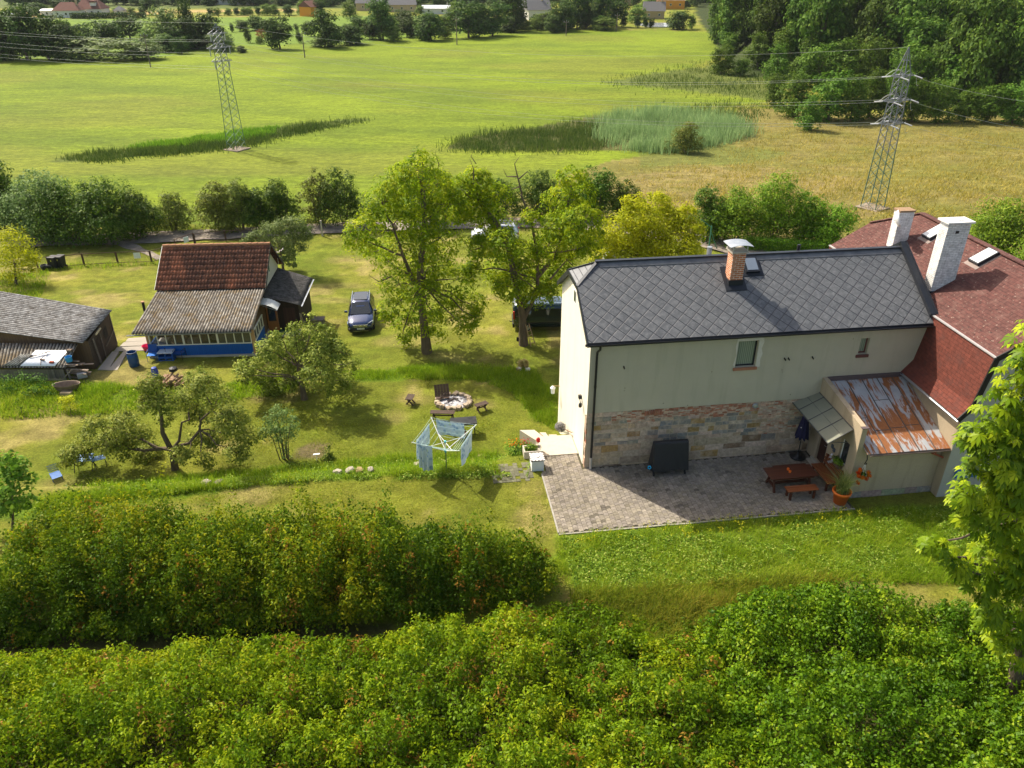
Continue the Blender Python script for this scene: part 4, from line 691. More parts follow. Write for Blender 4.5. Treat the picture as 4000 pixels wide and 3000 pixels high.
sl = MB().prism([(-1.62, 1.13, .055), (-.03, 1.13, .055), (-.03, 2.75, .03), (-1.72, 2.75, .03)], (0, 0, -.9)).build("concrete_landing", SLAB); sl.location = HC; sl.rotation_euler = (0, 0, HR); tag(sl, "pale concrete landing between the block patio and the stairs at the cream gable", "landing")
mb = MB()
for poly, z_ in [([(2030, 1680), (2087, 1679), (2143, 1722), (2097, 1722)], -.14), ([(2108, 1689), (2131, 1689), (2156, 1722), (2142, 1722)], -.28), ([(2143, 1697), (2174, 1697), (2184, 1719), (2157, 1719)], -.5)]:
    mb.prism([tuple(atz(*p, z_)) for p in poly], (0, 0, -1.6))
tag(mb.build("garden_steps", SLAB), "pale concrete garden steps going down beside the cream gable", "steps")
# sparse pavers left of the chess block
mb = MB()
for i in range(9):
    for j in range(7):
        p = HW(-4.0 + i * .2, -.5 + j * .2, 0); 
        if rr.random() < .25: continue
        v = rr.uniform(.7, 1.1); mb.c = (.145 * v, .14 * v, .09 * v); mb.box((p.x, p.y, float(gz(p.x, p.y)) - .008), (.192, .192, .05), Matrix.Rotation(HR, 3, 'Z'))
tag(mb.build("weedy_paving", BLK.m), kind="structure")
def hthing(nm, lb, cat, s, t, z=0, rz=0, group=None): return thing(nm, lb, cat, HW(s, t, z), HR + rz, group)
# chess block
cb = hthing("chess_block", "white block table with a chequered top at the edge of the block patio", "table", -2.06, .34, .0)
MB().bb(-.27, .27, -.27, .27, 0, .54).build("base", flat("whitewash", (.72, .73, .70), .9, 0, .1, .15, 4), cb)
chq = N("chequer"); ck = chq.new("ShaderNodeTexChecker"); chq.put(ck.inputs[0], chq.mapping(chq.obj(), (1, 1, .01), (0, 0, 0), (.305, .305, .5))); ck.inputs[3].default_value = 1 / .0763; ck.inputs[1].default_value = (.74, .71, .66, 1); ck.inputs[2].default_value = (.17, .15, .15, 1); chq.col(ck.outputs[0], .35, 0, .5)
MB().bb(-.305, .305, -.305, .305, .56, .59).build("top", chq.m, cb); MB().bb(-.31, .31, -.31, .31, .535, .558).build("top_edge", flat("brown_edge", (.09, .06, .045), .7), cb); 
ash = MB().lathe([(0, 0), (.05, 0), (.085, .035), (.08, .035), (.045, .012), (0, .012)], 12).build("ashtray", WHITE); ash.location = HW(-2.03, .36, .592); tag(ash, "small white ashtray lying on the chequered block table", "ashtray")
# patio furniture
REDW = wood("mahogany_stain", (.060, .018, .010), (.10, .032, .016), .45, 0); ORW = wood("red_brown_slats", (.17, .050, .016), (.24, .075, .025), .5, 0)
tb = hthing("garden_table", "long dark red wooden table on the block patio", "table", 8.35, -2.45, .03)
MB().bb(-1.05, 1.05, -.42, .42, .72, .76).build("tabletop", REDW, tb, bevel=.006); mb = MB(); mb.bb(-.7, .7, -.03, .03, .2, .3); mb.bb(-.9, .9, -.36, -.32, .62, .718); mb.bb(-.9, .9, .32, .36, .62, .718); mb.build("rail", REDW, tb)
for s_ in (-.78, .78): mb = MB(); mb.bar((s_, -.38, 0), (s_, -.12, .72), .09, .08, (1, 0, 0)); mb.bar((s_, .38, 0), (s_, .12, .72), .09, .08, (1, 0, 0)); mb.bb(s_ - .04, s_ + .04, -.3, .3, .2, .28); mb.build("leg", REDW, tb)
def plainbench(nm, lb, s, t, ln, mat, grp=None):
    b = hthing(nm, lb, "bench", s, t, .03, 0, grp)
    mb = MB()
    for k in range(3): mb.bb(-ln / 2, ln / 2, -.2 + k * .137, -.2 + k * .137 + .125, .42, .455)
    mb.build("seat", mat, b)
    for x_ in (-ln / 2 + .16, ln / 2 - .16): MB().bb(x_ - .04, x_ + .04, -.2, -.11, 0, .36).bb(x_ - .04, x_ + .04, .11, .2, 0, .36).bb(x_ - .04, x_ + .04, -.18, .18, .36, .419).build("leg", REDW, b)
    return b
plainbench("patio_bench", "low red brown slatted bench in front of the long patio table", 8.53, -3.22, 1.35, ORW); plainbench("patio_bench", "dark bench behind the long patio table on its house side", 8.75, -1.72, 1.5, REDW)
bk = hthing("garden_bench", "dark red slatted garden seat with backrest along the porch wall", "bench", 10.02, -2.35, .03)
mb = MB(); [mb.bb(-.28 + k * .14, -.28 + k * .14 + .12, -.75, .75, .42, .455) for k in range(4)]; mb.build("seat", ORW, bk); mb = MB(); [mb.bb(.26 + k * .025, .29 + k * .025, -.75, .75, .55 + k * .15, .66 + k * .15) for k in range(3)]; mb.build("backrest", ORW, bk)
for y_ in (-.62, .62): MB().bb(-.26, -.18, y_ - .04, y_ + .04, 0, .42).bb(.2, .28, y_ - .04, y_ + .04, 0, .42).bar((.25, y_, .4), (.345, y_, .98), .05, .06).bb(-.25, .27, y_ - .035, y_ + .035, .36, .418).build("leg", REDW, bk)
fo = hthing("table_lantern", "two small orange candle pots standing on the long patio table", "candle pots", 8.28, -2.42, .79); OR = flat("orange_glaze", (.75, .16, .02), .4, 0, .4, .1)
for k in (0, 1): MB().lathe([(0, 0), (.045, 0), (.055, .05), (.05, .1), (.035, .1), (.04, .05), (0, .02)], 12, (0, -.09 + .18 * k, 0)).build("pot", OR, fo)
pt = hthing("plant_pot", "big orange flower pot with tall ornamental grass at the porch corner", "plant pot", 10.0, -3.78, .03)
MB().lathe([(0, 0), (.25, 0), (.33, .48), (.37, .48), (.385, .6), (.34, .6), (.32, .5), (0, .48)], 24).build("pot", flat("orange_plastic", (.72, .15, .014), .5, 0, .35, .08), pt, True)
def blades(pts, hts, wid, lean, seed, seg=2, droop=.5):
    """curved grass blades -> verts, tri/quads (as quads), v"""
    r = np.random.default_rng(seed); n = len(pts); az = r.uniform(0, 2 * np.pi, n); ln_ = np.abs(r.normal(lean, lean * .5, n)); d = np.c_[np.cos(az), np.sin(az), np.zeros(n)]; a2 = az + np.pi / 2 + r.normal(0, .7, n); sd_ = np.c_[np.cos(a2), np.sin(a2), np.zeros(n)]
    V = []; 
    for k in range(seg + 1):
        f = k / seg; c = pts + np.c_[np.zeros(n), np.zeros(n), hts * (f - droop * .5 * ln_ * f * f)] + d * (hts * ln_ * f * f)[:, None]; wv = (wid * (1 - f * .92))[:, None] * sd_; V += [c - wv, c + wv]
    V = np.stack(V, 1); m = 2 * (seg + 1); b = (np.arange(n) * m)[:, None]; F = np.concatenate([np.stack([b[:, 0] + 2 * k, b[:, 0] + 2 * k + 1, b[:, 0] + 2 * k + 3, b[:, 0] + 2 * k + 2], -1) for k in range(seg)])
    vv = np.repeat(r.random(n), m); return V.reshape(-1, 3), F, vv
r_ = np.random.default_rng(2); n_ = 420; p_ = np.c_[r_.normal(0, .1, n_), r_.normal(0, .1, n_), np.full(n_, .5)]
V_, F_, v_ = blades(p_, r_.uniform(.6, 1.25, n_), np.full(n_, .011), .5, 3, 4, .7); GRM = leafmat("reed_grass_leaf", [(0, (.06, .09, .035)), (.6, (.16, .19, .08)), (1, (.28, .26, .13))], .3)
np_mesh("grass", V_, F_, GRM, pt, v_)
pa = hthing("parasol", "closed navy blue parasol standing by the stone wall", "parasol", 9.75, -.42, .03); NAVY = flat("navy_cloth", (.022, .021, .055), .8, 0, .15, .2, 4)
MB().lathe([(0, 0), (.34, 0), (.36, .05), (.33, .10), (.08, .13), (.05, .3), (0, .3)], 20).build("base", BLACKPIPE, pa, True); MB().tube([(0, 0, .1), (0, 0, 2.45)], .022, 8).build("pole", BLACKPIPE, pa)
vs, fs, nfa = [], [], 32
for i, (rad, z_) in enumerate([(.02, 2.42), (.07, 2.3), (.13, 2.0), (.19, 1.6), (.25, 1.2), (.26, 1.08), (.22, 1.06)]):
    for k in range(nfa): a_ = 2 * math.pi * k / nfa; q_ = rad * (1 + (.22 * math.cos(8 * a_) if i else 0)); vs.append((q_ * math.cos(a_), q_ * math.sin(a_), z_ - (.05 * math.cos(8 * a_) if i >= 4 else 0)))
for i in range(6):
    for k in range(nfa): fs.append((i * nfa + k, i * nfa + (k + 1) % nfa, (i + 1) * nfa + (k + 1) % nfa, (i + 1) * nfa + k))
MB().add(vs, fs).build("canopy", NAVY, pa, True); MB().tube([(-.21, -.14, 1.7), (-.21, -.16, 1.66)], .02, 6).build("strap_button", WHITE, pa)
# covered folding table
ct = hthing("covered_table_tennis_table", "folded table tennis table under a black cover against the stone wall", "covered table", 3.57, -.78, .03); COV = flat("black_cover_cloth", (.020, .020, .022), .6, 0, .35, .25, 3)
nu, nv = 25, 14; vs, fs = [], []
ring = []
for iv in range(nv + 1):
    f = iv / nv; z_ = 1.62 - (1.62 - .30) * f
    hw_, hd = .76 + .045 * f, .10 + .24 * f; per = []
    for sx, sy, ex, ey in [(-1, -1, 1, -1), (1, -1, 1, 1), (1, 1, -1, 1), (-1, 1, -1, -1)]:
        for k in range(nu):
            u_ = k / nu; x_ = (sx + (ex - sx) * u_) * hw_; y_ = (sy + (ey - sy) * u_) * hd; wv = .014 * math.sin(x_ * 19 + y_ * 31) * f + .012 * math.sin(x_ * 7 + 2 + 3 * f) * f + .02 * math.sin(x_ * 3.1 + f * 6) * f * (1 - f); per.append((x_, y_ + (wv if abs(sy) and sy == ey else 0), z_ + (.035 * math.sin(x_ * 5) * (f > .95)) + .05 * (x_ / .76) * 0))
    vs += per
m_ = 4 * nu
for iv in range(nv):
    for k in range(m_): fs.append((iv * m_ + k, iv * m_ + (k + 1) % m_, (iv + 1) * m_ + (k + 1) % m_, (iv + 1) * m_ + k))
fs.append(tuple(range(m_))); MB().add(vs, fs).build("cover", COV, ct, True)
for x_ in (-.70, .70):
    mb = MB(); mb.bb(x_ - .03, x_ + .03, -.25, .25, .14, .2); mb.bb(x_ - .025, x_ + .025, -.03, .03, .2, .5); mb.build("leg", BLACKPIPE, ct)
    for y_ in (-.22, .22): w_ = MB().lathe([(0, -.03), (.07, -.03), (.085, -.015), (.085, .015), (.07, .03), (0, .03)], 14).build("wheel", BLACKPIPE, ct); w_.location = (x_, y_, .085); w_.rotation_euler = (0, R(90), 0)
mb = MB(); mb.lathe([(0, -.05), (.11, -.04), (.13, 0), (.11, .04), (0, .05)], 16); bl = mb.build("ball_tray", BLACKPIPE, ct, True); bl.location = (-.88, -.12, .42); bl.rotation_euler = (R(70), 0, R(-25))
mb = MB(); mb.lathe([(.05, .048), (.09, .043), (.09, .05), (.05, .056)], 5); b2 = mb.build("cyan_badge", flat("cyan_plastic", (.01, .42, .75), .4), bl)
# planter, hanging basket, window flowers, lavender
def scat(n, c, rad, seed, flat_=1.0):
    r = np.random.default_rng(seed); d = r.normal(0, 1, (n, 3)); d /= np.linalg.norm(d, axis=1)[:, None]; return np.asarray(c) + d * (r.random(n) ** .33)[:, None] * np.asarray(rad)
def leafcards(P, Nn, size, aspect=.5, seed=0, fold=.25, vv=None):
    """one folded diamond leaf per point; Nn = facing; size per leaf"""
    r = np.random.default_rng(seed); n = len(P); Nn = Nn / np.maximum(np.linalg.norm(Nn, axis=1), 1e-6)[:, None]; t = r.normal(0, 1, (n, 3)); t[:, 2] -= .35; t -= Nn * (t * Nn).sum(1)[:, None]; t /= np.maximum(np.linalg.norm(t, axis=1), 1e-6)[:, None]; b = np.cross(Nn, t); s = np.broadcast_to(size, (n,))[:, None]
    base = P - t * s * .5; tip = P + t * s * .5; l = P - b * s * aspect * .5 + Nn * s * fold * .5 - t * s * .08; rg = P + b * s * aspect * .5 + Nn * s * fold * .5 - t * s * .08
    V = np.stack([base, l, tip, rg], 1).reshape(-1, 3); F = np.arange(4 * n).reshape(n, 4); v = np.repeat(r.random(n) if vv is None else vv, 4); return V, F, v
def tuft(nm, parent, c, rad, n, size, mat, seed, up=.5):
    P = scat(n, c, rad, seed); r = np.random.default_rng(seed + 1); Nn = (P - np.asarray(c)) + r.normal(0, .35, P.shape) * np.mean(rad); Nn[:, 2] += up * np.mean(rad); V, F, v = leafcards(P, Nn, r.uniform(.7, 1.3, n) * size, .55, seed); return np_mesh(nm, V, F, mat, parent, v)
GLEAF = leafmat("garden_leaf", [(0, (.03, .08, .01)), (.6, (.08, .16, .02)), (1, (.18, .26, .04))], .3); REDF = leafmat("red_petal", [(0, (.45, .01, .02)), (1, (.6, .03, .05))], .3); ORF = leafmat("orange_petal", [(0, (.42, .045, .004)), (1, (.42, .09, .008))], .3); WHF = leafmat("pale_petal", [(0, (.75, .6, .68)), (1, (.85, .8, .82))], .3); YEF = leafmat("yellow_petal", [(0, (.75, .45, .01)), (1, (.85, .6, .04))], .3); LAV = leafmat("lavender_flower", [(0, (.10, .10, .16)), (1, (.22, .20, .33))], .2)
pn = hthing("planter", "concrete planter box with red flowers beside the chess block", "planter", -2.1, 1.35, 0)
mb = MB(); [mb.bb(*q) for q in [(-.42, .42, -.28, -.22, 0, .36), (-.42, .42, .22, .28, 0, .36), (-.42, -.36, -.22, .22, 0, .36), (.36, .42, -.22, .22, 0, .36), (-.36, .36, -.22, .22, 0, .25)]]; mb.build("box", CONCRETE, pn); tuft("foliage", pn, (-.05, 0, .38), (.32, .2, .16), 420, .09, GLEAF, 31); tuft("blossom", pn, (.3, .25, .62), (.09, .09, .14), 110, .08, REDF, 32)
fb = thing("flower_bed", "small bed of red and yellow flowers by the concrete landing", "flower bed", gp(*HW(-2.6, 2.0, 0).xy)); tuft("foliage", fb, (0, 0, .25), (.75, .6, .3), 1500, .09, GLEAF, 33); tuft("blossom", fb, (-.2, .1, .52), (.55, .35, .12), 60, .08, ORF, 34); tuft("blossom", fb, (.3, .2, .55), (.25, .25, .1), 30, .09, REDF, 35)
lv = thing("lavender_bush", "round grey violet lavender bush at the foot of the cream gable", "bush", HW(-.35, 3.75, -.42)); tuft("foliage", lv, (0, 0, .28), (.28, .28, .26), 900, .07, LAV, 36)
hb = hthing("hanging_basket", "hanging basket of orange begonias on the porch corner", "hanging basket", 10.72, -3.72, 1.25)
MB().tube([(0, 0, 1.1), (.02, -.06, .85), (-.04, -.05, .62), (.03, -.05, .6), (.05, -.05, .68)], .022, 6).build("bracket", BLACKPIPE, hb); mb = MB(); [mb.tube([(0, -.05, .62), (.13 * math.cos(a), -.05 + .13 * math.sin(a), .14)], .006, 4) for a in (0, 2.1, 4.2)]; mb.build("cord", WHITE, hb); MB().lathe([(0, 0), (.1, 0), (.14, .14), (.12, .14), (0, .1)], 12, (0, -.05, 0)).build("pot", flat("green_pot", (.05, .1, .05), .6), hb); tuft("foliage", hb, (-.05, -.08, .14), (.24, .18, .2), 160, .08, GLEAF, 37)
for k, c_ in enumerate([(-.28, -.15, .3), (-.25, -.2, .16), (-.1, -.22, .1), (.07, -.22, .02), (.24, -.15, .1), (.2, -.1, .24), (-.22, -.2, -.16), (-.12, 0, .32)]): tuft("blossom", hb, c_, (.09, .09, .08), 60, .085, ORF, 40 + k)
wf = hthing("window_flower_box", "white and pink geraniums in the porch window", "flower box", PS - .12, -2.5, 1.15); MB().bb(-.1, .1, -.35, .2, -.12, .02).build("box", flat("brown_box", (.12, .07, .05), .7), wf); tuft("foliage", wf, (-.02, -.1, .14), (.18, .34, .16), 340, .09, GLEAF, 51)
for k, c_ in enumerate([(-.16, .16, .28), (-.19, .2, .12), (-.2, .05, -.02), (-.22, .15, -.08), (-.2, 0, .1)]): tuft("blossom", wf, c_, (.06, .06, .05), 30, .07, WHF, 52 + k)
# ---------------------------------------------------------------- lawn furniture, fire pit
DKW = wood("dark_weathered_wood", (.055, .035, .026), (.11, .072, .052), .8, 0)
def lawnbench(nm, lb, px, py, ln, rz, w_=.36, grp="benches round the fire pit"):
    p = G(px, py); b = thing(nm, lb, "bench", p, rz, grp); mb = MB()
    for k in range(4): mb.bb(-ln / 2, ln / 2, -w_ / 2 + k * w_ / 4, -w_ / 2 + k * w_ / 4 + w_ / 4 - .018, .42, .455)
    mb.build("seat", DKW, b)
    for x_ in (-ln / 2 + .15, ln / 2 - .15): mb = MB(); mb.bar((x_, -w_ * .55, -.03), (x_, w_ * .35, .42), .07, .05, (1, 0, 0)); mb.bar((x_ + .05, w_ * .55, -.03), (x_ + .05, -w_ * .35, .42), .07, .05, (1, 0, 0)); mb.build("leg", DKW, b)
    MB().bb(-ln / 2 + .1, ln / 2 - .1, -.03, .03, .2, .26).build("stretcher", DKW, b); return b
lawnbench("garden_bench", "dark slatted bench between the fire pit and the black table", 1730, 1638, 1.3, R(-2)); lawnbench("garden_bench", "short dark bench with crossed legs right of the fire pit", 1880, 1606, .75, R(32)); lawnbench("garden_bench", "short dark slatted bench left of the fire pit", 1603, 1578, .62, R(80), .42)
fp_ = thing("fire_pit", "round fire pit ringed with rough stones and filled with pale ash", "fire pit", G(1772, 1572)); STN = N("field_stone"); STN.col(STN.mix(STN.new("ShaderNodeObjectInfo").outputs["Random"], (.26, .20, .14), (.46, .37, .27)), .95, 0, .1); STN.bump(STN.noise(9, 4, None, .7), .05, .8); STN = STN.m
def rock(nm, parent, loc, d, seed, mat=None):
    r = random.Random(seed); bm = bmesh.new(); bmesh.ops.create_icosphere(bm, subdivisions=2, radius=.5)
    for v in bm.verts: v.co = Vector((max(-.36, min(.36, v.co.x)), max(-.36, min(.36, v.co.y)), max(-.34, min(.34, v.co.z)))) * (1 + r.uniform(-.14, .14)) * 1.25; v.co = Vector((v.co.x * d[0], v.co.y * d[1], v.co.z * d[2]))
    me = bpy.data.meshes.new(nm); bm.to_mesh(me); bm.free(); me.materials.append(mat or STN); o = bpy.data.objects.new(nm, me); C.objects.link(o); o.parent = parent; o.location = loc; o.rotation_euler = (r.uniform(-.2, .2), r.uniform(-.2, .2), r.uniform(0, 6)); return o
for k in range(17): a_ = 2 * math.pi * k / 17 + random.uniform(-.08, .08); rock("stone", fp_, (.92 * math.cos(a_), .8 * math.sin(a_), .10), (random.uniform(.26, .42), random.uniform(.24, .32), random.uniform(.2, .32)), k)
asm = N("wood_ash"); an = asm.noise(7, 5, None, .7); asm.col(asm.mix(asm.ramp(an, [(.42, 0), (.56, 1)]), (.10, .095, .10), (.52, .51, .52)), 1, 0, .0); asm.bump(an, .06, .9); MB().lathe([(0, .10), (.4, .09), (.85, .03), (.85, -.1)], 20).build("ash", asm.m, fp_)
mb = MB(); [mb.tube([(random.uniform(-.4, .1), random.uniform(-.3, .3), .13), (random.uniform(-.1, .5), random.uniform(-.3, .3), .14)], .025, 5) for k in range(6)]; mb.tube([(-.75, .1, .2), (-.35, .45, .42)], .03, 5); mb.build("charred_branch", flat("char", (.05, .035, .03), .9), fp_)
wc = thing("board_seat", "dark plank seat with tilted back at the fire pit stones", "chair", G(1728, 1560), R(12)); mb = MB(); [mb.bar((-.32 + k * .165, -.02, .16), (-.32 + k * .165, .34, .78), .15, .03, (0, 1, 0)) for k in range(5)]; mb.bar((-.36, .12, .36), (.38, .12, .36), .05, .05); mb.build("backrest", DKW, wc); MB().bb(-.36, .38, -.25, .02, .18, .215).build("seat", DKW, wc)
for x_ in (-.3, .3): MB().bb(x_ - .03, x_ + .03, -.2, .0, -.03, .18).build("leg", DKW, wc)
bt = thing("black_table", "black garden table on the lawn beyond the rotary dryer", "table", G(1812, 1690), R(8)); BLKP = flat("black_paint", (.022, .023, .026), .4, 0, .4, .25); MB().bb(-.68, .68, -.36, .36, .70, .735).build("tabletop", BLKP, bt); MB().bb(-.55, .55, -.28, -.25, .6, .699).bb(-.55, .55, .25, .28, .6, .699).build("apron", BLKP, bt)
for x_ in (-.55, .55):
    for y_ in (-.27, .27): MB().bb(x_ - .025, x_ + .025, y_ - .025, y_ + .025, -.03, .6).build("leg", BLKP, bt)
bkt = MB().lathe([(0, 0), (.15, 0), (.19, .3), (.175, .3), (.14, .04), (0, .04)], 14).build("wicker_basket", wood("wicker", (.18, .10, .05), (.30, .18, .09), .8)); bkt.location = G(1808, 1703); tag(bkt, "brown basket on the grass under the black table", "basket")
# rotary clothes dryer and its sheets
dz = float(gz(-2.87, 27.9)); dy = thing("rotary_dryer", "white rotary clothes dryer hung with bed sheets on the grass", "clothes dryer", (-2.87, 27.9, dz)); dl = Vector((-2.87, 27.9, dz)); MB().tube([(0, 0, -.1), (0, 0, 1.15)], .025, 8).build("post", flat("green_post", (.07, .13, .06), .5), dy); MB().tube([(0, 0, 1.1), (0, 0, 1.62)], .02, 8).build("inner_post", WHITE, dy); MB().lathe([(0, 1.08), (.05, 1.08), (.06, 1.2), (0, 1.2)], 10).lathe([(0, 1.55), (.045, 1.55), (.05, 1.66), (0, 1.66)], 10).build("hub", flat("turquoise_hub", (.08, .4, .42), .4), dy)
tips = [Vector((1.50 * math.cos(a), 1.50 * math.sin(a), 2.05)) for a in (R(28), R(118), R(208), R(298))]
for t_ in tips: am = MB().tube([(0, 0, 1.15), t_], .017, 6).build("arm", WHITE, dy); m_ = Vector((0, 0, 1.15)).lerp(t_, .5); MB().tube([(0, 0, 1.6), m_], .011, 5).build("strut", WHITE, am)
mb = MB()
for f in (.45, .6, .75, .9, .98):
    q_ = [Vector((0, 0, 1.15)).lerp(t_, f) for t_ in tips]
    for a_, b_ in zip(q_, q_[1:] + q_[:1]): mb.tube([a_, a_.lerp(b_, .5) - Vector((0, 0, .03)), b_], .0045, 4)
mb.build("line", flat("clothes_line", (.45, .62, .58), .6), dy)
SH = N("patterned_sheet"); vo = SH.new("ShaderNodeTexVoronoi"); SH.put(vo.inputs["Vector"], SH.mapping(SH.obj(), (1, 1, 1))); vo.inputs["Scale"].default_value = 5.5; pc = SH.ramp(SH.white(vo.outputs["Position"]), [(0, (.20, .33, .50)), (.35, (.33, .46, .60)), (.6, (.52, .62, .48)), (.8, (.26, .40, .58)), (1, (.40, .52, .62))], 'CONSTANT'); SH.col(SH.mix(SH.ramp(vo.outputs["Distance"], [(.34, 1), (.42, 0)]), (.62, .71, .77), pc), .9, 0, .1); tr = SH.new("ShaderNodeBsdfTranslucent"); tr.inputs[0].default_value = (.45, .55, .62, 1); mx = SH.new("ShaderNodeMixShader"); mx.inputs[0].default_value = .3; SH.t.links.new(SH.b.outputs[0], mx.inputs[1]); SH.t.links.new(tr.outputs[0], mx.inputs[2]); SH.t.links.new(mx.outputs[0], SH.out.inputs[0]); SH = SH.m
def sheet(lb, a, b, drop, seed, gather=.03):
    a, b = Vector(a), Vector(b); n, m = 22, 12; d = b - a; nr = Vector((0, 0, 1)).cross(d).normalized(); vs = []; r = random.Random(seed); ph = r.uniform(0, 6)
    for j in range(m + 1):
        f = j / m
        for i in range(n + 1): u = i / n; vs.append(a + d * u + nr * (gather * math.sin(u * 17 + ph) * (f ** .6) + .04 * math.sin(u * 5 + ph + f * 2) * f) + Vector((0, 0, -drop * f - .03 * math.sin(u * math.pi) - .04 * math.sin(u * 7 + ph) * f)))
    V = np.array([tuple(v - a) for v in vs]); n0 = len(V); nv_ = np.array(tuple(nr)) * .006; idx = np.arange(n0).reshape(m + 1, n + 1); F1 = np.stack([idx[:-1, :-1], idx[:-1, 1:], idx[1:, 1:], idx[1:, :-1]], -1).reshape(-1, 4); o = np_mesh("bed_sheet", np.r_[V, V + nv_], np.r_[F1, F1[:, ::-1] + n0], SH, None, None, True); o.location = a; tag(o, lb, "bed sheet", "sheets drying on the rotary dryer"); return o
A = lambda k, f: dl + Vector((0, 0, 1.15)).lerp(tips[k], f)
sheet("pale blue patterned sheet hanging on the left side of the dryer, flat and wide", A(2, .93).lerp(A(1, .93), .12), A(2, .93).lerp(A(1, .93), .82), 1.0, 1); sheet("pale blue patterned sheet hanging in gathered folds at the front left of the dryer", A(2, .85).lerp(A(3, .85), .02), A(2, .85).lerp(A(3, .85), .38), 1.25, 2, .06); sheet("pale blue patterned sheet stretched along the right side of the dryer", A(3, .92).lerp(A(0, .92), .18), A(3, .92).lerp(A(0, .92), .86), .98, 3, .015); sheet("short pale blue cloth hanging at the back of the dryer, nearest the black table", A(1, .95).lerp(A(0, .95), .1), A(1, .95).lerp(A(0, .95), .75), .72, 4)
# ---------------------------------------------------------------- vehicles
def loft(stations, cap=True):
    """closed cross-sections (lists of points) -> MB faces"""
    mb = MB(); n = len(stations[0]); vs = [p for st in stations for p in st]; fs = []
    for i in range(len(stations) - 1):
        for k in range(n): fs.append((i * n + k, i * n + (k + 1) % n, (i + 1) * n + (k + 1) % n, (i + 1) * n + k))
    if cap: fs += [tuple(range(n)), tuple(range((len(stations) - 1) * n, len(stations) * n))]
    return mb.add(vs, fs)
def section(x, zl, zt, hw, tuck=.06, crown=.03, sh=.12):
    r = [(-hw + tuck + .06, zl), (-hw + tuck, zl + .06), (-hw, zl + (zt - zl) * .45), (-hw + .015, zt - sh), (-hw + .07, zt - .03), (-hw * .5, zt + crown * .8), (0, zt + crown)]
    return [(x, y, z) for y, z in r] + [(x, -y, z) for y, z in reversed(r[:-1])]
def carpaint(nm, c):
    n = N(nm); n.col(c, .22, .35, .6); n.b.inputs["Coat Weight"].default_value = .8; n.b.inputs["Coat Roughness"].default_value = .05; return n.m
TYRE = flat("tyre_rubber", (.015, .015, .016), .85, 0, .2); RIM = flat("alloy_rim", (.42, .43, .45), .3, .8); CARGLASS = N("car_glass"); CARGLASS.col((.012, .015, .018), .04, 0, 1.0); CARGLASS = CARGLASS.m; CHROME = flat("chrome_trim", (.68, .69, .71), .18, .9, .5, .05); HEADL = flat("headlamp_glass", (.62, .66, .70), .1, .3, .8, .15); BLKT = flat("black_trim", (.014, .014, .016), .55); REDL = flat("tail_lamp", (.42, .015, .015), .2, 0, .6)
def wheels(root, xs_, hy, r):
    for x_ in xs_:
        for s_ in (-1, 1):
            w_ = MB().lathe([(r * .6, -.11), (r * .93, -.11), (r, -.07), (r, .07), (r * .93, .11), (r * .6, .11)], 22).build("wheel", TYRE, root, True); w_.location = (x_, s_ * hy, r); w_.rotation_euler = (R(90) * -s_, 0, 0)
            mb = MB(); mb.lathe([(r * .66, .02), (r * .62, .09), (r * .52, .06), (0, .03)], 20); [mb.bar((r * .12 * math.cos(a), r * .12 * math.sin(a), .085), (r * .6 * math.cos(a), r * .6 * math.sin(a), .085), .07, .03, (0, 0, 1)) for a in [2 * math.pi * k / 5 for k in range(5)]]; mb.build("rim", RIM, w_)
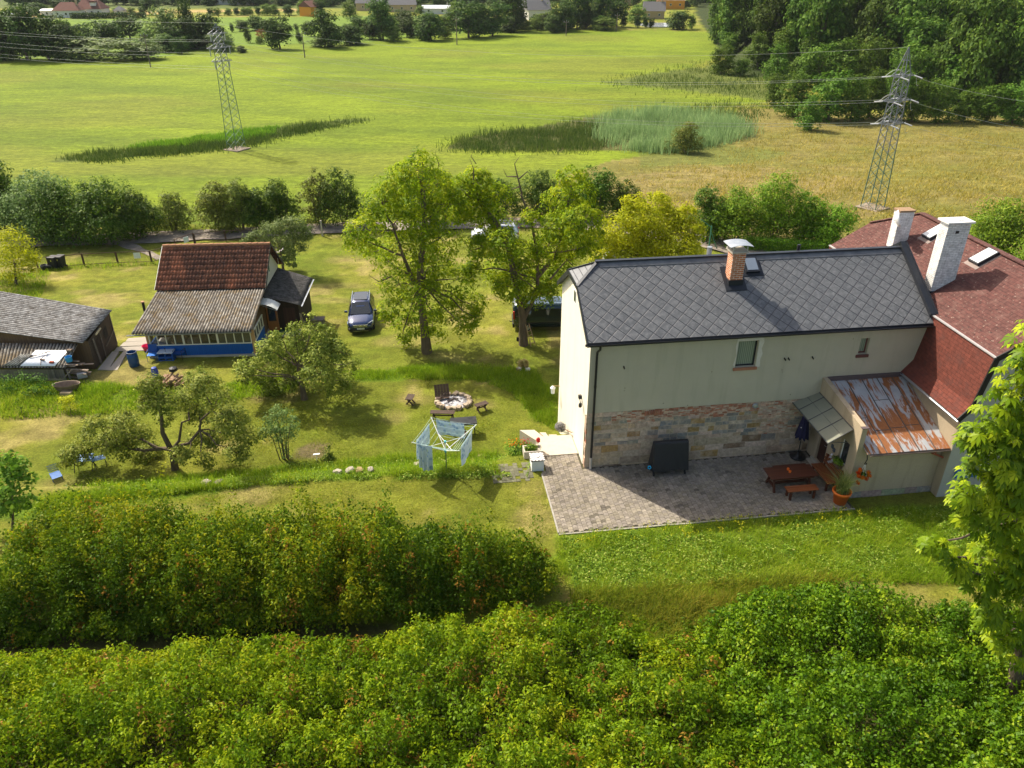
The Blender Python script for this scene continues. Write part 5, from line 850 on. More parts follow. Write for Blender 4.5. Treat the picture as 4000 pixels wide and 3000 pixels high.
def suv(root, paint, plate=True):
    """nose towards +x, length 4.43"""
    st = [(-2.2, .42, .92, .80), (-2.1, .34, 1.02, .87), (-1.7, .30, 1.06, .90), (-.4, .28, 1.05, .905), (.55, .28, 1.03, .905), (.95, .28, 1.02, .90), (1.45, .30, .98, .885), (1.9, .32, .90, .85), (2.12, .36, .80, .76), (2.2, .42, .70, .66)]
    loft([section(*q) for q in st]).build("body", paint, root, True)
    def cab(x, zb, zr, wb, wr): r = [(-wb, zb), (-wb + .02, zb + .06), (-wr - .01, zr - .09), (-wr + .06, zr - .015), (-wr * .4, zr + .02)]; return [(x_, y, z) for (y, z), x_ in zip(r, [x] * 5)] + [(x, -y, z) for y, z in reversed(r)]
    cst = [(-2.12, .98, 1.10, .78, .70), (-1.95, .98, 1.50, .84, .62), (-1.6, .98, 1.65, .86, .62), (-.6, .98, 1.68, .87, .63), (.05, .98, 1.64, .87, .63), (.45, .98, 1.42, .86, .66), (.98, .98, 1.06, .83, .76)]
    loft([cab(*q) for q in cst]).build("cabin", paint, root, True)
    MB().add([(1.02, -.70, 1.055), (1.02, .70, 1.055), (.16, .56, 1.60), (.16, -.56, 1.60)], [(0, 1, 2, 3)]).prism([(1.03, -.70, 1.07), (1.03, .70, 1.07), (.17, .57, 1.615), (.17, -.57, 1.615)], (-.02, 0, -.03)).build("windscreen", CARGLASS, root)
    MB().bb(-1.45, -.05, -.46, .46, 1.675, 1.705).build("glass_roof", CARGLASS, root)
    for s_ in (-1, 1):
        mb = MB()
        for x0, x1, t0, t1 in [(.62, -.25, .18, -.22), (-.31, -1.12, -.31, -1.12), (-1.18, -1.78, -1.2, -1.62)]: mb.prism([(x0, s_ * .868, 1.08), (x1, s_ * .872, 1.08), (t1, s_ * .655, 1.55), (t0, s_ * .655, 1.55)], (0, s_ * .012, 0.006))
        mb.build("side_window", CARGLASS, root); MB().tube([(-1.75, s_ * .60, 1.66), (-1.6, s_ * .60, 1.73), (-.1, s_ * .61, 1.73), (.02, s_ * .61, 1.66)], .022, 6).build("roof_rail", CHROME, root)
        mr = MB().box((.62, s_ * 1.02, 1.12), (.12, .20, .14)).bar((.62, s_ * .86, 1.08), (.62, s_ * .96, 1.1), .06, .04).build("mirror", paint, root, bevel=.02)
        MB().prism([(2.02, s_ * .50, .70), (2.06, s_ * .46, .80), (1.86, s_ * .80, .90), (1.72, s_ * .865, .86), (1.84, s_ * .845, .74)], (.06, s_ * .03, .015)).build("headlight", HEADL, root); MB().bb(-2.2, -2.08, s_ * .62, s_ * .84, .82, 1.0).build("tail_light", REDL, root)
    mb = MB(); mb.prism([(2.16, -.44, .60), (2.16, .44, .60), (2.13, .50, .75), (2.13, -.50, .75)], (.05, 0, 0)); gr = mb.build("grille", BLKT, root)
    mb = MB()
    for z_ in (.615, .67, .725, .765): mb.bb(2.19, 2.222, -.44 - (z_ - .6) * .3, .44 + (z_ - .6) * .3, z_ - .009, z_ + .009)
    mb.build("grille_bar", CHROME, gr); em = MB().lathe([(.055, -.01), (.075, -.01), (.075, .012), (.055, .012)], 18).bar((-.055, .045, 0), (-.018, -.05, 0), .012, .012).bar((-.018, -.05, 0), (0, .0, 0), .012, .012).bar((0, 0, 0), (.018, -.05, 0), .012, .012).bar((.018, -.05, 0), (.055, .045, 0), .012, .012).build("badge", CHROME, gr); em.matrix_local = Matrix.Translation((2.235, 0, .69)) @ Matrix(((0, 0, 1), (1, 0, 0), (0, 1, 0))).to_4x4()
    loft([[(x, y, z) for y, z in [(-.83 + k, .30), (-.86 + k, .46), (.86 - k, .46), (.83 - k, .30)]] for x, k in [(1.95, 0), (2.15, .08), (2.245, .22)]]).build("bumper", BLKT, root); MB().bb(2.235, 2.25, -.5, .5, .33, .345).build("lip", CHROME, root)
    if plate:
        pl_ = MB().bb(2.246, 2.256, -.26, .26, .45, .56).build("number_plate", flat("plate_white", (.72, .72, .70), .5), root)
        tc = bpy.data.curves.new("plate_text", 'FONT'); tc.body = "3AJ 2704"; tc.size = .11; tc.align_x = 'CENTER'; tc.align_y = 'CENTER'; tc.extrude = .001; to = bpy.data.objects.new("plate_lettering", tc); C.objects.link(to); mt_ = bpy.data.meshes.new_from_object(to); bpy.data.objects.remove(to); to = bpy.data.objects.new("plate_lettering", mt_); C.objects.link(to); to.parent = pl_; to.matrix_local = Matrix.Translation((2.2575, .02, .505)) @ Matrix(((0, 0, 1), (1, 0, 0), (0, 1, 0))).to_4x4(); mt_.materials.clear(); mt_.materials.append(BLKT); MB().bb(2.2565, 2.258, -.258, -.22, .452, .558).build("plate_band", flat("plate_blue", (.02, .08, .4), .5), pl_)
    wheels(root, (1.32, -1.28), .80, .345)
cg = gp(-10.62, 50.3); cr = thing("parked_car", "dark blue off-road car parked on the lawn beside the tarred annexe", "car", (cg.x, cg.y, float(gz(-10.6, 50.3)) - .01), math.atan2(-.99, .13)); suv(cr, carpaint("deep_blue_paint", (.012, .030, .10)))
vanp = carpaint("dark_teal_paint", (.010, .028, .036)); v0 = G(2000, 1296); va = thing("parked_van", "dark green blue van standing behind the forked tree and the cream gable", "van", (v0.x + 2.45, v0.y + 1.0, float(gz(v0.x + 2.4, v0.y + 1))), R(2))
st = [(-2.4, .45, 1.75, .80), (-2.33, .34, 1.92, .90), (-2.0, .30, 1.95, .94), (.9, .30, 1.95, .945), (1.25, .3, 1.80, .94), (1.7, .3, 1.22, .92), (2.2, .33, .95, .86), (2.38, .45, .78, .72)]
def vsec(x, zl, zt, hw): r = [(-hw + .1, zl), (-hw + .03, zl + .08), (-hw, .75), (-hw + .02, 1.1), (-hw + .13, max(zt - .12, 1.0 if zt > 1.3 else zt - .1)), (-hw + .28, zt - .01), (-hw * .4, zt + .03)]; r = [(y, min(z, zt + .03)) for y, z in r]; return [(x, y, z) for y, z in r] + [(x, -y, z) for y, z in reversed(r)]
loft([vsec(*q) for q in st]).build("body", vanp, va, True)
mb = MB(); [mb.bb(-2.0 + k * .42, -1.96 + k * .42, -.6, .6, 1.96, 1.995) for k in range(7)]; mb.build("roof_rib", vanp, va); MB().bb(-2.05, .95, -.62, .62, 1.952, 1.972).build("roof_skin", carpaint("sky_teal_roof", (.10, .15, .18)), va)
for s_ in (-1, 1):
    for x0, x1 in [(-2.2, -1.35), (-1.2, -.1), (.05, .95)]: MB().prism([(x0, s_ * .93, 1.12), (x1, s_ * .93, 1.12), (x1 - .05, s_ * .842, 1.68), (x0 + .05, s_ * .842, 1.68)], (0, s_ * .015, .004)).build("side_window", CARGLASS, va)
    MB().bb(-2.41, -2.30, s_ * .78, s_ * .90, .95, 1.5).build("tail_light", REDL, va); MB().bb(-1.6, 1.4, s_ * .935, s_ * .955, .62, .72).build("rub_strip", BLKT, va)
MB().bb(-2.44, -2.3, -.86, .86, .32, .6).build("bumper", BLKT, va); MB().bb(-2.42, -2.40, -.65, .65, 1.15, 1.7).build("rear_window", CARGLASS, va); MB().tube([(-2.4, 0, .38), (-2.6, 0, .38), (-2.6, 0, .46)], .03, 6).build("tow_bar", BLKT, va); wheels(va, (1.45, -1.45), .84, .33)
for (px_, py_, rz_, lb) in [(1935, 938, 178, "white car glimpsed through the crown of the forked tree"), (2450, 1062, 4, "pale silver car glimpsed between the yellow tree and the dark roof ridge")]:
    p = G(px_, py_); rt = thing("parked_car", lb, "car", p, R(rz_)); suv(rt, carpaint("pale_paint", (.66, .68, .71)), False)
# ---------------------------------------------------------------- odds and ends by the cottage
bar_ = thing("barrel", "blue plastic barrel on the grass left of the cottage veranda", "barrel", G(527, 1430)); BLP = flat("blue_plastic", (.010, .060, .17), .45, 0, .4, .12); MB().lathe([(0, 0), (.26, 0), (.29, .05), (.30, .3), (.31, .33), (.30, .36), (.30, .6), (.31, .63), (.295, .66), (.28, .92), (.25, .95), (.24, .93), (.255, .9), (.27, .6), (0, .55)], 22).build("body", BLP, bar_, True); MB().lathe([(.275, .9), (.295, .9), (.295, .95), (.275, .95)], 22).build("rim", BLKT, bar_)
BLC = flat("blue_lacquer", (.008, .070, .27), .5, 0, .35, .15); BLCL = flat("light_blue_lacquer", (.16, .33, .62), .5, 0, .35, .12)
def steelchair(lb, p, rz, mat, seatmat=None):
    c_ = thing("garden_chair", lb, "chair", p, rz); MB().bb(-.26, .26, -.24, .24, .42, .45).build("seat", seatmat or mat, c_); MB().bar((0, .26, .47), (0, .36, .95), .52, .02, (0, 1, 0)).build("backrest", mat, c_)
    for x_ in (-.27, .27): MB().tube([(x_, -.24, 0), (x_, -.22, .64), (x_, .26, .64), (x_, .3, 0)], .016, 6).build("leg", BLKT if seatmat is None else mat, c_)
steelchair("blue metal armchair left of the small table at the veranda", G(601, 1409), R(8), BLC, flat("bright_blue", (.02, .16, .55), .4)); steelchair("blue metal armchair right of the small table at the veranda", G(705, 1402), R(-6), BLC)
st_ = thing("pallet_table", "blue pallet table with pale top in front of the veranda", "table", G(656, 1405), CAN); MB().bb(-.46, .46, -.3, .3, .55, .58).build("tabletop", flat("pale_top", (.50, .54, .60), .5), st_); mb = MB(); [mb.bb(x - .04, x + .04, -.28, .28, 0, .549) for x in (-.42, 0, .42)]; mb.bb(-.46, .46, -.29, -.26, .2, .3); mb.bb(-.46, .46, -.29, -.26, .02, .1); mb.bb(-.46, .46, -.26, .26, .28, .31); mb.build("base", BLC, st_)
gls = MB().lathe([(0, 0), (.04, 0), (.01, .02), (.01, .1), (.045, .2), (.04, .2), (0, .1)], 10).build("drinking_glass", GLASS); gls.location = st_.location + Vector((-.02, -.02, .585)); tag(gls, "small dark stemmed glass on the pallet table", "glass")
tub_ = MB().lathe([(0, 0), (.22, 0), (.29, .3), (.31, .3), (.3, .33), (.26, .3), (.2, .03), (0, .03)], 18).build("washing_tub", flat("pink_plastic", (.72, .06, .16), .4)); tub_.location = G(577, 1368); tag(tub_, "pink washing tub behind the veranda corner post", "tub")
PSLAB = flat('grey_paving', (.31, .28, .235), .9, 0, .15, .18, 3)
for k, (q_, lb) in enumerate([([(502, 1325), (575, 1321), (573, 1335), (490, 1338)], "farthest pale concrete slab of the path between shed and cottage"), ([(485, 1341), (577, 1337), (578, 1352), (468, 1355)], "middle pale concrete slab of the path between shed and cottage"), ([(458, 1360), (580, 1356), (572, 1371), (447, 1374)], "pale concrete slab next to the blue barrel, nearest of the crosswise slabs"), ([(440, 1381), (466, 1380), (425, 1448), (382, 1446)], "long concrete slab along the plank shed wall"), ([(486, 1379), (501, 1378), (459, 1448), (421, 1449)], "narrow concrete slab beside the slab along the shed wall")]):
    mb = MB(); pts = [G(*p) for p in q_]; zz = max(p.z for p in pts) + .04; mb.prism([(p.x, p.y, zz) for p in pts], (0, 0, -.25)); tag(mb.build("paving_slab", PSLAB), lb, "slab", "concrete slabs by the shed")
lp0 = thing("timber_pile", "pile of old boards and scrap by the shed lean-to", "timber pile", G(300, 1478)); mb = MB(); rr = random.Random(4)
for k in range(22): a_ = rr.uniform(-.25, .25); c_ = Vector((rr.uniform(-.2, .35), rr.uniform(-.3, .3), .08 + .045 * k)); d_ = Vector((math.cos(a_), math.sin(a_), rr.uniform(-.06, .06))) * rr.uniform(.35, .75); mb.bar(c_ - d_, c_ + d_, .13, .035)
mb.build("boards", wood("pile_board", (.16, .11, .08), (.33, .26, .20), .9), lp0); MB().box((.5, -.2, .35), (.5, .4, .3), Matrix.Rotation(.5, 3, 'Z')).build("rag", flat("grey_rag", (.35, .34, .34), .9), lp0)
bk_ = MB().lathe([(0, 0), (.17, 0), (.2, .3), (.19, .3), (.16, .03), (0, .03)], 16).build("bucket", flat("sky_blue_plastic", (.03, .28, .55), .4)); bk_.location = lp0.location + Vector((-.12, 0, 1.12)); tag(bk_, "light blue bucket on top of the timber pile", "bucket")
tb_ = thing("old_bathtub", "rusty old bathtub in the weeds before the shed", "bathtub", G(268, 1530), R(8)); vs, fs = [], []
prof = [(.0, .06, .5), (.55, .03, .8), (.85, .2, .95), (1, .48, 1), (1.06, .5, 1.05), (1.0, .45, .98), (.8, .2, .9), (0, .1, .5)]
for r_2, z_, _ in prof:
    for k in range(20): a_ = 2 * math.pi * k / 20; vs.append((.72 * r_2 * math.cos(a_), .36 * r_2 * math.sin(a_), z_))
for i in range(7):
    for k in range(20): fs.append((i * 20 + k, i * 20 + (k + 1) % 20, i * 20 + 20 + (k + 1) % 20, i * 20 + 20 + k))
MB().add(vs, fs).build("basin", flat("rusty_enamel", (.20, .15, .11), .8, 0, .2, .5), tb_, True)
cbk = MB().bb(-.3, .3, -.14, .14, 0, .22).build("stone_block", flat("sandy_block", (.33, .25, .16), .95)); cbk.location = G(263, 1545); tag(cbk, "rough sandy stone block in front of the old bathtub", "block")
wp = thing("firewood_pile", "heap of split firewood logs behind the apple tree", "firewood", G(672, 1502)); mb = MB(); rr = random.Random(8); LOG = wood("split_log", (.20, .12, .07), (.42, .28, .17), .9)
for k in range(46): c_ = Vector((rr.gauss(0, .6), rr.gauss(0, .25), 0)); c_.z = max(.06, .55 - abs(c_.x) * .35 - abs(c_.y) * .5 + rr.uniform(-.2, .1)); a_ = rr.gauss(1.1, .35); d_ = Vector((math.cos(a_) * .5, math.sin(a_), rr.uniform(-.2, .25))) * .28; mb.tube([c_ - d_, c_ + d_], rr.uniform(.05, .09), 6)
mb.build("logs", LOG, wp); MB().lathe([(0, .0), (.2, .05), (.2, .6), (.14, .85), (0, .9)], 10, (-.95, .25, .1)).build("blue_cover", flat("blue_tarp", (.03, .06, .30), .5), wp); MB().lathe([(0, .0), (.25, 0), (.22, .16), (0, .24)], 8, (.1, .35, .72)).build("black_cover", BLKT, wp)
# seats under the spreading apple tree
ft = thing("folding_table", "light blue folding table half hidden under the spreading apple tree", "table", G(332, 1832), R(12)); MB().bb(-.5, .5, -.32, .32, .62, .65).build("tabletop", BLCL, ft)
for x_ in (-.4, .4): mb = MB(); mb.bar((x_, -.28, 0), (x_, .26, .62), .03, .03, (1, 0, 0)); mb.bar((x_ + .03, .28, 0), (x_ + .03, -.26, .62), .03, .03, (1, 0, 0)); mb.build("leg", BLKT, ft)
fs_ = thing("slatted_stool", "light blue slatted stool right of the folding table", "stool", G(395, 1822), R(28)); mb = MB(); [mb.bb(-.3, .3, -.2 + k * .085, -.2 + k * .085 + .065, .45, .48) for k in range(5)]; mb.build("seat", BLCL, fs_)
for x_ in (-.25, .25): MB().tube([(x_, -.24, 0), (x_, .16, .45)], .016, 5).tube([(x_, .24, 0), (x_, -.16, .45)], .016, 5).build("leg", BLKT, fs_)
lg = thing("slatted_lounger", "blue slatted lounger on the terrace edge beside the young maple", "lounger", G(222, 1868), R(40)); lg.scale = (.62, .62, .62); mb = MB(); [mb.bar((-.35, -.5 + k * .15, .34), (.35, -.5 + k * .15, .34), .1, .03) for k in range(7)]; [mb.bar((-.35, .56 + k * .09, .42 + k * .11), (.35, .56 + k * .09, .42 + k * .11), .1, .03, (0, 1, 1)) for k in range(4)]; mb.build("slats", flat("mid_blue_lacquer", (.03, .14, .42), .5), lg)
for x_ in (-.33, .33): MB().bar((x_, -.55, .3), (x_, .55, .3), .04, .05).bar((x_, -.45, -.05), (x_, -.3, .3), .05, .05).bar((x_, .45, -.05), (x_, .3, .3), .05, .05).build("frame", BLC, lg)
# stones of the terrace edge
for k, (px_, py_, d_, lb, cl) in enumerate([(1366, 1842, (.5, .35, .35), "pale flat stone on the terrace edge, left of the ochre one", 0), (1405, 1843, (.42, .4, .4), "square ochre stone on the terrace edge", 1), (1448, 1838, (.36, .3, .34), "grey stone on the terrace edge, right of the ochre one", 0), (1318, 1846, (.5, .35, .25), "low pale stone at the left end of the dryer side stone row", 0), (1628, 1817, (.45, .35, .3), "pale stone on the terrace edge left of the hanging sheets", 0), (1720, 1808, (.8, .4, .22), "flat dark stone on the terrace edge behind the dryer post", 2), (1868, 1792, (1.0, .4, .18), "long flat sandy stone right of the rotary dryer", 1), (806, 1888, (.5, .4, .3), "pale block stone on the bank below the spreading apple tree", 0), (852, 1886, (.55, .35, .22), "flat grey stone next to the pale block stone on the bank", 2)]):
    o = rock("edge_stone", None, G(px_, py_) + Vector((0, 0, d_[2] * .05)), tuple(x * .85 for x in d_), 60 + k, flat("edge_stone_%d" % k, [(.33, .29, .23), (.34, .25, .12), (.17, .145, .11)][cl], .95, 0, .1, .3, 5)); tag(o, lb, "stone", "stones along the terrace edge")
rk = thing("rockery", "tiny rockery with white stones and dry grass on the lawn bank", "rockery", G(2040, 1445)); [rock("stone", rk, (random.uniform(-.35, .35), random.uniform(-.2, .2), .1), (.3, .25, .22), 80 + k, flat("white_stone", (.6, .58, .54), .9) if k % 2 else None) for k in range(6)]; tuft("dry_grass", rk, (.05, .15, .35), (.35, .25, .3), 240, .16, leafmat("dry_straw", [(0, (.22, .16, .09)), (1, (.38, .30, .18))], .2), 90, 1.5)
mc = MB().bb(-.35, .35, -.3, .3, 0, .42).bb(-.4, .4, -.35, .35, .42, .47).build("well_cover", flat("brown_concrete", (.16, .13, .11), .9)); mc.location = G(1247, 1268); tag(mc, "small square brown well cover beside the tarred annexe", "well cover")
mb = MB(); mb.tube([(0, 0, 0), (.05, 0, .35)], .02, 5); mb.bar((-.12, 0, .36), (.2, 0, .4), .1, .03); sp = mb.build("garden_trowel", WHITE); sp.location = G(1237, 1800); tag(sp, "white handled tool stuck in the bare soil", "tool")
# shovel and ladder at the forked tree
t2 = G(2045, 1345); shv = thing("shovel", "shovel leaning on the trunk of the forked tree, blade down", "shovel", G(2024, 1333)); MB().tube([(0, 0, .25), (.18, .1, 1.6)], .02, 6).build("handle", wood("ash_handle", (.35, .25, .15), (.45, .34, .2), .7), shv); MB().prism([(-.11, 0, 0), (.0, -.02, -.05), (.11, 0, 0), (.11, .02, .28), (-.11, .02, .28)], (0, .015, 0)).build("blade", BLKT, shv)
ldr = thing("ladder", "short wooden ladder leaning on the trunk of the forked tree", "ladder", G(2085, 1352)); WL = wood("bare_wood", (.30, .20, .11), (.42, .30, .18), .8); a0, a1 = Vector((-.18, -.1, 0)), Vector((.12, .1, 0)); tp_ = Vector((-.42, .1, 1.55))
for o_ in (a0, a1): MB().bar(o_, o_ * .7 + tp_, .07, .04).build("rail", WL, ldr)
for k in range(5): f = .15 + k * .18; MB().bar(a0.lerp(a0 * .7 + tp_, f), a1.lerp(a1 * .7 + tp_, f), .04, .03).build("rung", WL, ldr)
# ---------------------------------------------------------------- fences, bins, washing post
RUST = flat("rusty_tube", (.10, .062, .045), .8, .2, .2, .35)
def framefence(nm, lb, tops, h, plate=None):
    P = [G(*p) for p in tops]; f = thing(nm, lb, "fence", P[0]); o = P[0]
    for k, (a, b) in enumerate(zip(P, P[1:])):
        d = (b - a).normalized() * .06; u_ = Vector((0, 0, h)); A_, B_ = a + d - o, b - d - o; mb = MB(); lo_ = Vector((0, 0, .12))
        for q in [(A_ + lo_, A_ + u_), (B_ + lo_, B_ + u_), (A_ + lo_, B_ + lo_), (A_ + u_, B_ + u_)]: mb.tube(q, .028, 6)
        pn_ = mb.build("panel", RUST, f); mb = MB(); n = int((B_ - A_).length / .12)
        for i in range(1, n): q = A_.lerp(B_, i / n); mb.tube([q + lo_, q + u_], .0045, 3, False)
        mb.build("mesh", RUST, pn_); MB().tube([a - o, a - o + Vector((0, 0, h + .05))], .04, 6).build("post", RUST, f)
        if plate == k: m_ = A_.lerp(B_, .62) + Vector((0, -.04, h * .68)); MB().box(m_, (.55, .02, .5), Matrix.Rotation(math.atan2(d.y, d.x), 3, 'Z')).build("notice_plate", flat("pale_plate", (.62, .66, .66), .5), pn_)
    MB().tube([P[-1] - o, P[-1] - o + Vector((0, 0, h + .05))], .04, 6).build("post", RUST, f)
framefence("tube_fence", "rusty tube frame fence with a pale plate, left of the cottage roof", [(150, 1054), (196, 1050), (331, 1038), (462, 1031), (594, 1027), (640, 1015)], 1.05, 3)
framefence("gate", "rusty open gate leaf with pale plate between the cottage roof and the track", [(690, 985), (762, 958)], 1.15, 0)
framefence("tube_fence", "rusty tube frame fence along the track behind the cottage roof", [(764, 957), (884, 945), (1005, 938)], 1.05)
cp = thing("concrete_post", "grey concrete fence post at the track right of the small apple tree", "post", G(1260, 924)); MB().bb(-.07, .07, -.07, .07, -.2, 1.55).build("shaft", CONCRETE, cp)
BIN = flat("dark_bin_plastic", (.018, .020, .024), .5, 0, .3, .15)
for k, (px_, py_, lb) in enumerate([(218, 1049, "left one of the two black wheelie bins at the tube fence"), (243, 1046, "right one of the two black wheelie bins at the tube fence")]):
    b = thing("wheelie_bin", lb, "bin", G(px_, py_), R(-8), "wheelie bins at the fence"); loft([[(-w_, -w_ * 1.1, z), (w_, -w_ * 1.1, z), (w_, w_ * 1.1, z), (-w_, w_ * 1.1, z)] for w_, z in ((.24, .08), (.30, 1.0))]).build("body", BIN, b); MB().bb(-.32, .32, -.36, .36, 1.0, 1.06).bar((-.3, .4, 1.0), (.3, .4, 1.0), .04, .04).build("lid", BIN, b); MB().bb(-.04, .04, -.325, -.315, .72, .84).build("sticker", flat("yellow_sticker", (.55, .6, .1), .6), b)
    for x_ in (-.25, .25): w_ = MB().lathe([(0, -.03), (.1, -.03), (.1, .03), (0, .03)], 12).build("wheel", BLKT, b); w_.location = (x_, .28, .1); w_.rotation_euler = (0, R(90), 0)
for k, (px_, py_, lb) in enumerate([(176, 1053, "left dark pot beside the wheelie bins"), (199, 1052, "right dark pot, touching the wheelie bins")]): o = MB().lathe([(0, 0), (.22, 0), (.3, .25), (.28, .42), (.24, .42), (.24, .3), (0, .2)], 16).build("round_pot", BIN, None, True); o.location = G(px_, py_); tag(o, lb, "pot", "dark pots at the fence")
wpz = thing("washing_post", "green steel washing line post with slanted brace behind the dark roof", "washing post", G(2768, 975)); GST = flat("green_steel", (.06, .20, .12), .5); MB().tube([(0, 0, -.2), (0, 0, 2.2)], .06, 8).build("post", GST, wpz); MB().tube([(0, 0, 1.7), (.75, -.1, 0)], .035, 6).build("brace", GST, wpz); MB().tube([(-1.0, .2, 2.75), (.05, 0, 2.05)], .04, 6).build("arm", GST, wpz)
# ---------------------------------------------------------------- plants: builders
BARK = N("rough_bark"); bn = BARK.noise(1, 5, BARK.mapping(BARK.obj(), (9, 9, 2.2)), .7); BARK.col(BARK.mix(bn, (.055, .040, .028), (.20, .155, .11)), .95, 0, .1); BARK.bump(bn, .05, 1); BARK = BARK.m
DEADW = flat("dead_twig", (.20, .165, .13), .95, 0, .1, .3)
def Gv(px, py):
    """ground points for arrays of photo pixels"""
    X_ = (px - 2000) / FPX; Y_ = (py - 1500) / FPX; dy_ = CT - Y_ * ST; dz_ = -ST - Y_ * CT; z = np.full(len(px), -2.0)
    for _ in range(14): k = (z - CAMZ) / dz_; x, y = X_ * k, dy_ * k; z = .5 * z + .5 * gz(x, y)
    return np.c_[x, y, gz(x, y)]
def pxscatter(poly, n, seed):
    r = np.random.default_rng(seed); p = np.asarray(poly, float); lo, hi = p.min(0), p.max(0); out = []
    while sum(map(len, out)) < n: q = lo + r.random((n, 2)) * (hi - lo); out.append(q[inpoly(q[:, 0], q[:, 1], p)])
    return np.concatenate(out)[:n]
def foliage(blobs, n, leaf, seed, aspect=.55, per=22, spread=.20, up=.55, shell=.62, fold=.25, droop=0.):
    """blobs: rows of centre xyz and radius (xyz or one); leaves sit in small clumps near the blob surfaces"""
    r = np.random.default_rng(seed); B = np.array([list(b[:3]) + (list(b[3:6]) if len(b) >= 6 else [b[3]] * 3) for b in blobs], float); wt = (B[:, 3] * B[:, 4] + B[:, 3] * B[:, 5]); wt /= wt.sum(); nc = max(4, n // per); bi = r.choice(len(B), nc, p=wt)
    d = r.normal(0, 1, (nc, 3)); d[:, 2] += .25; d /= np.linalg.norm(d, axis=1)[:, None]; rad = shell + (1.04 - shell) * r.random(nc) ** .6; cc = B[bi, :3] + d * rad[:, None] * B[bi, 3:6]
    m = np.repeat(np.arange(nc), per)[:n]; m = np.r_[m, r.integers(0, nc, max(0, n - len(m)))]; rc = np.maximum(B[bi, 3].mean() * 0 + B[bi, 3] * spread, leaf * 1.1) * r.uniform(.6, 1.3, nc)
    o = r.normal(0, 1, (n, 3)) * rc[m][:, None] * np.array([.75, .75, .5]); P = cc[m] + o; P[:, 2] -= droop * (o ** 2).sum(1) / np.maximum(rc[m], .01)
    Nn = d[m] * .75 + o / np.maximum(rc[m][:, None], 1e-3) * .35 + r.normal(0, .42, (n, 3)) + np.array([0, 0, up]); v = np.clip(.5 * r.random(nc)[m] + .5 * r.random(n), 0, 1)
    return leafcards(P, Nn, r.uniform(.65, 1.3, n) * leaf, aspect, seed + 5, fold, v) + (cc, bi)
def wob(a, b, n, amp, r):
    a, b = Vector(a), Vector(b); return [a] + [a.lerp(b, i / n) + Vector((r.uniform(-1, 1), r.uniform(-1, 1), r.uniform(-.6, .6))) * amp for i in range(1, n)] + [b]
def plant(nm, lb, cat, base, blobs, n, leaf, mat, seed, trunk=.18, group=None, stem_to=None, limbs=True, twigs=40, crown="crown", trunkname="trunk", tr_path=None, dead=(), bark=None, rz=0, **kw):
    """tree or bush: Empty at the base > crown, trunk; blobs relative to the base"""
    base = Vector(base); t = thing(nm, lb, cat, base, rz, group); r = random.Random(seed); V, F, v, cc, bi = foliage(blobs, n, leaf, seed, **kw); np_mesh(crown, V, F, mat, t, v)
    mb = MB(); top = Vector(stem_to) if stem_to else sum((Vector(b[:3]) for b in blobs), Vector()) / len(blobs) * .75; paths = tr_path or [wob((0, 0, -.15), top, 5, trunk * .35, r)]
    ends = []
    for p_ in paths: k = len(p_); mb.tube(p_, [trunk * (1.25 if i == 0 else 1) * (1 - .55 * i / (k - 1)) * (1 if p_ is paths[0] else .5) for i in range(k)], 8); ends += [Vector(q) for q in p_[len(p_) // 2:]]
    if limbs:
        for b in blobs: c = Vector(b[:3]); s = min(ends, key=lambda e: (e - c).length + max(0, e.z - c.z) * 2); mb.tube(wob(s, c, 4, (c - s).length * .07, r), [trunk * .26, trunk * .22, trunk * .17, trunk * .12, trunk * .05], 6)
        for k in range(min(twigs, len(cc))): c = Vector(cc[k]); s = Vector(blobs[bi[k]][:3]); mb.tube(wob(s, c, 2, (c - s).length * .08, r), [trunk * .08, trunk * .055, trunk * .02], 4, False)
    for p_, r0 in dead: k = len(p_); mb.tube(p_, [r0 * (1 - .85 * i / (k - 1)) for i in range(k)], 5)
    mb.build(trunkname, bark or BARK, t); return t
def pxblobs(base, L_, sq=1.0, seed=0, depth=.5):
    """blobs given as (px, py, radius px, [dy]) at the base's distance -> local blobs"""
    r = random.Random(seed); out = []
    for q in L_:
        dy_ = q[3] if len(q) > 3 else None; Z = base.y * CT - (base.z + 5 - CAMZ) * ST; rad = q[2] / FPX * Z
        if dy_ is None: dy_ = r.uniform(-depth, depth) * rad * 2
        c = aty(q[0], q[1], base.y + dy_) - base; out.append((c.x, c.y, c.z, rad, rad * 1.05, rad * sq))
    return out
# leaf coats
WALN = leafmat("walnut_leaf", [(0, (.058, .105, .005)), (.45, (.140, .20, .007)), (.75, (.25, .28, .010)), (1, (.34, .33, .02))], .38, .5, 0)
GOLD = leafmat("golden_leaf", [(0, (.14, .165, .006)), (.5, (.265, .275, .009)), (1, (.40, .36, .02))], .38, .5, 0)
APPL = leafmat("apple_leaf", [(0, (.055, .082, .016)), (.5, (.135, .165, .036)), (.85, (.25, .26, .075)), (1, (.36, .34, .12))], .25, .5, .1)
BUSH = leafmat("hedge_bush_leaf", [(0, (.022, .050, .008)), (.6, (.06, .105, .014)), (1, (.13, .17, .03))], .25, .5, .25)
BRIGHT = leafmat("bright_bush_leaf", [(0, (.045, .10, .010)), (.6, (.11, .19, .018)), (1, (.20, .27, .03))], .3, .5, .15)
OLIVE = leafmat("olive_bush_leaf", [(0, (.05, .07, .015)), (.6, (.11, .13, .03)), (1, (.20, .19, .06))], .25, .5, .15)
SILV = leafmat("willow_leaf", [(0, (.05, .078, .030)), (.6, (.11, .15, .066)), (1, (.19, .22, .115))], .25, .5, .15)
FAR = leafmat("far_tree_leaf", [(0, (.018, .036, .009)), (.6, (.040, .068, .017)), (1, (.080, .105, .030))], .2, .6, .4)
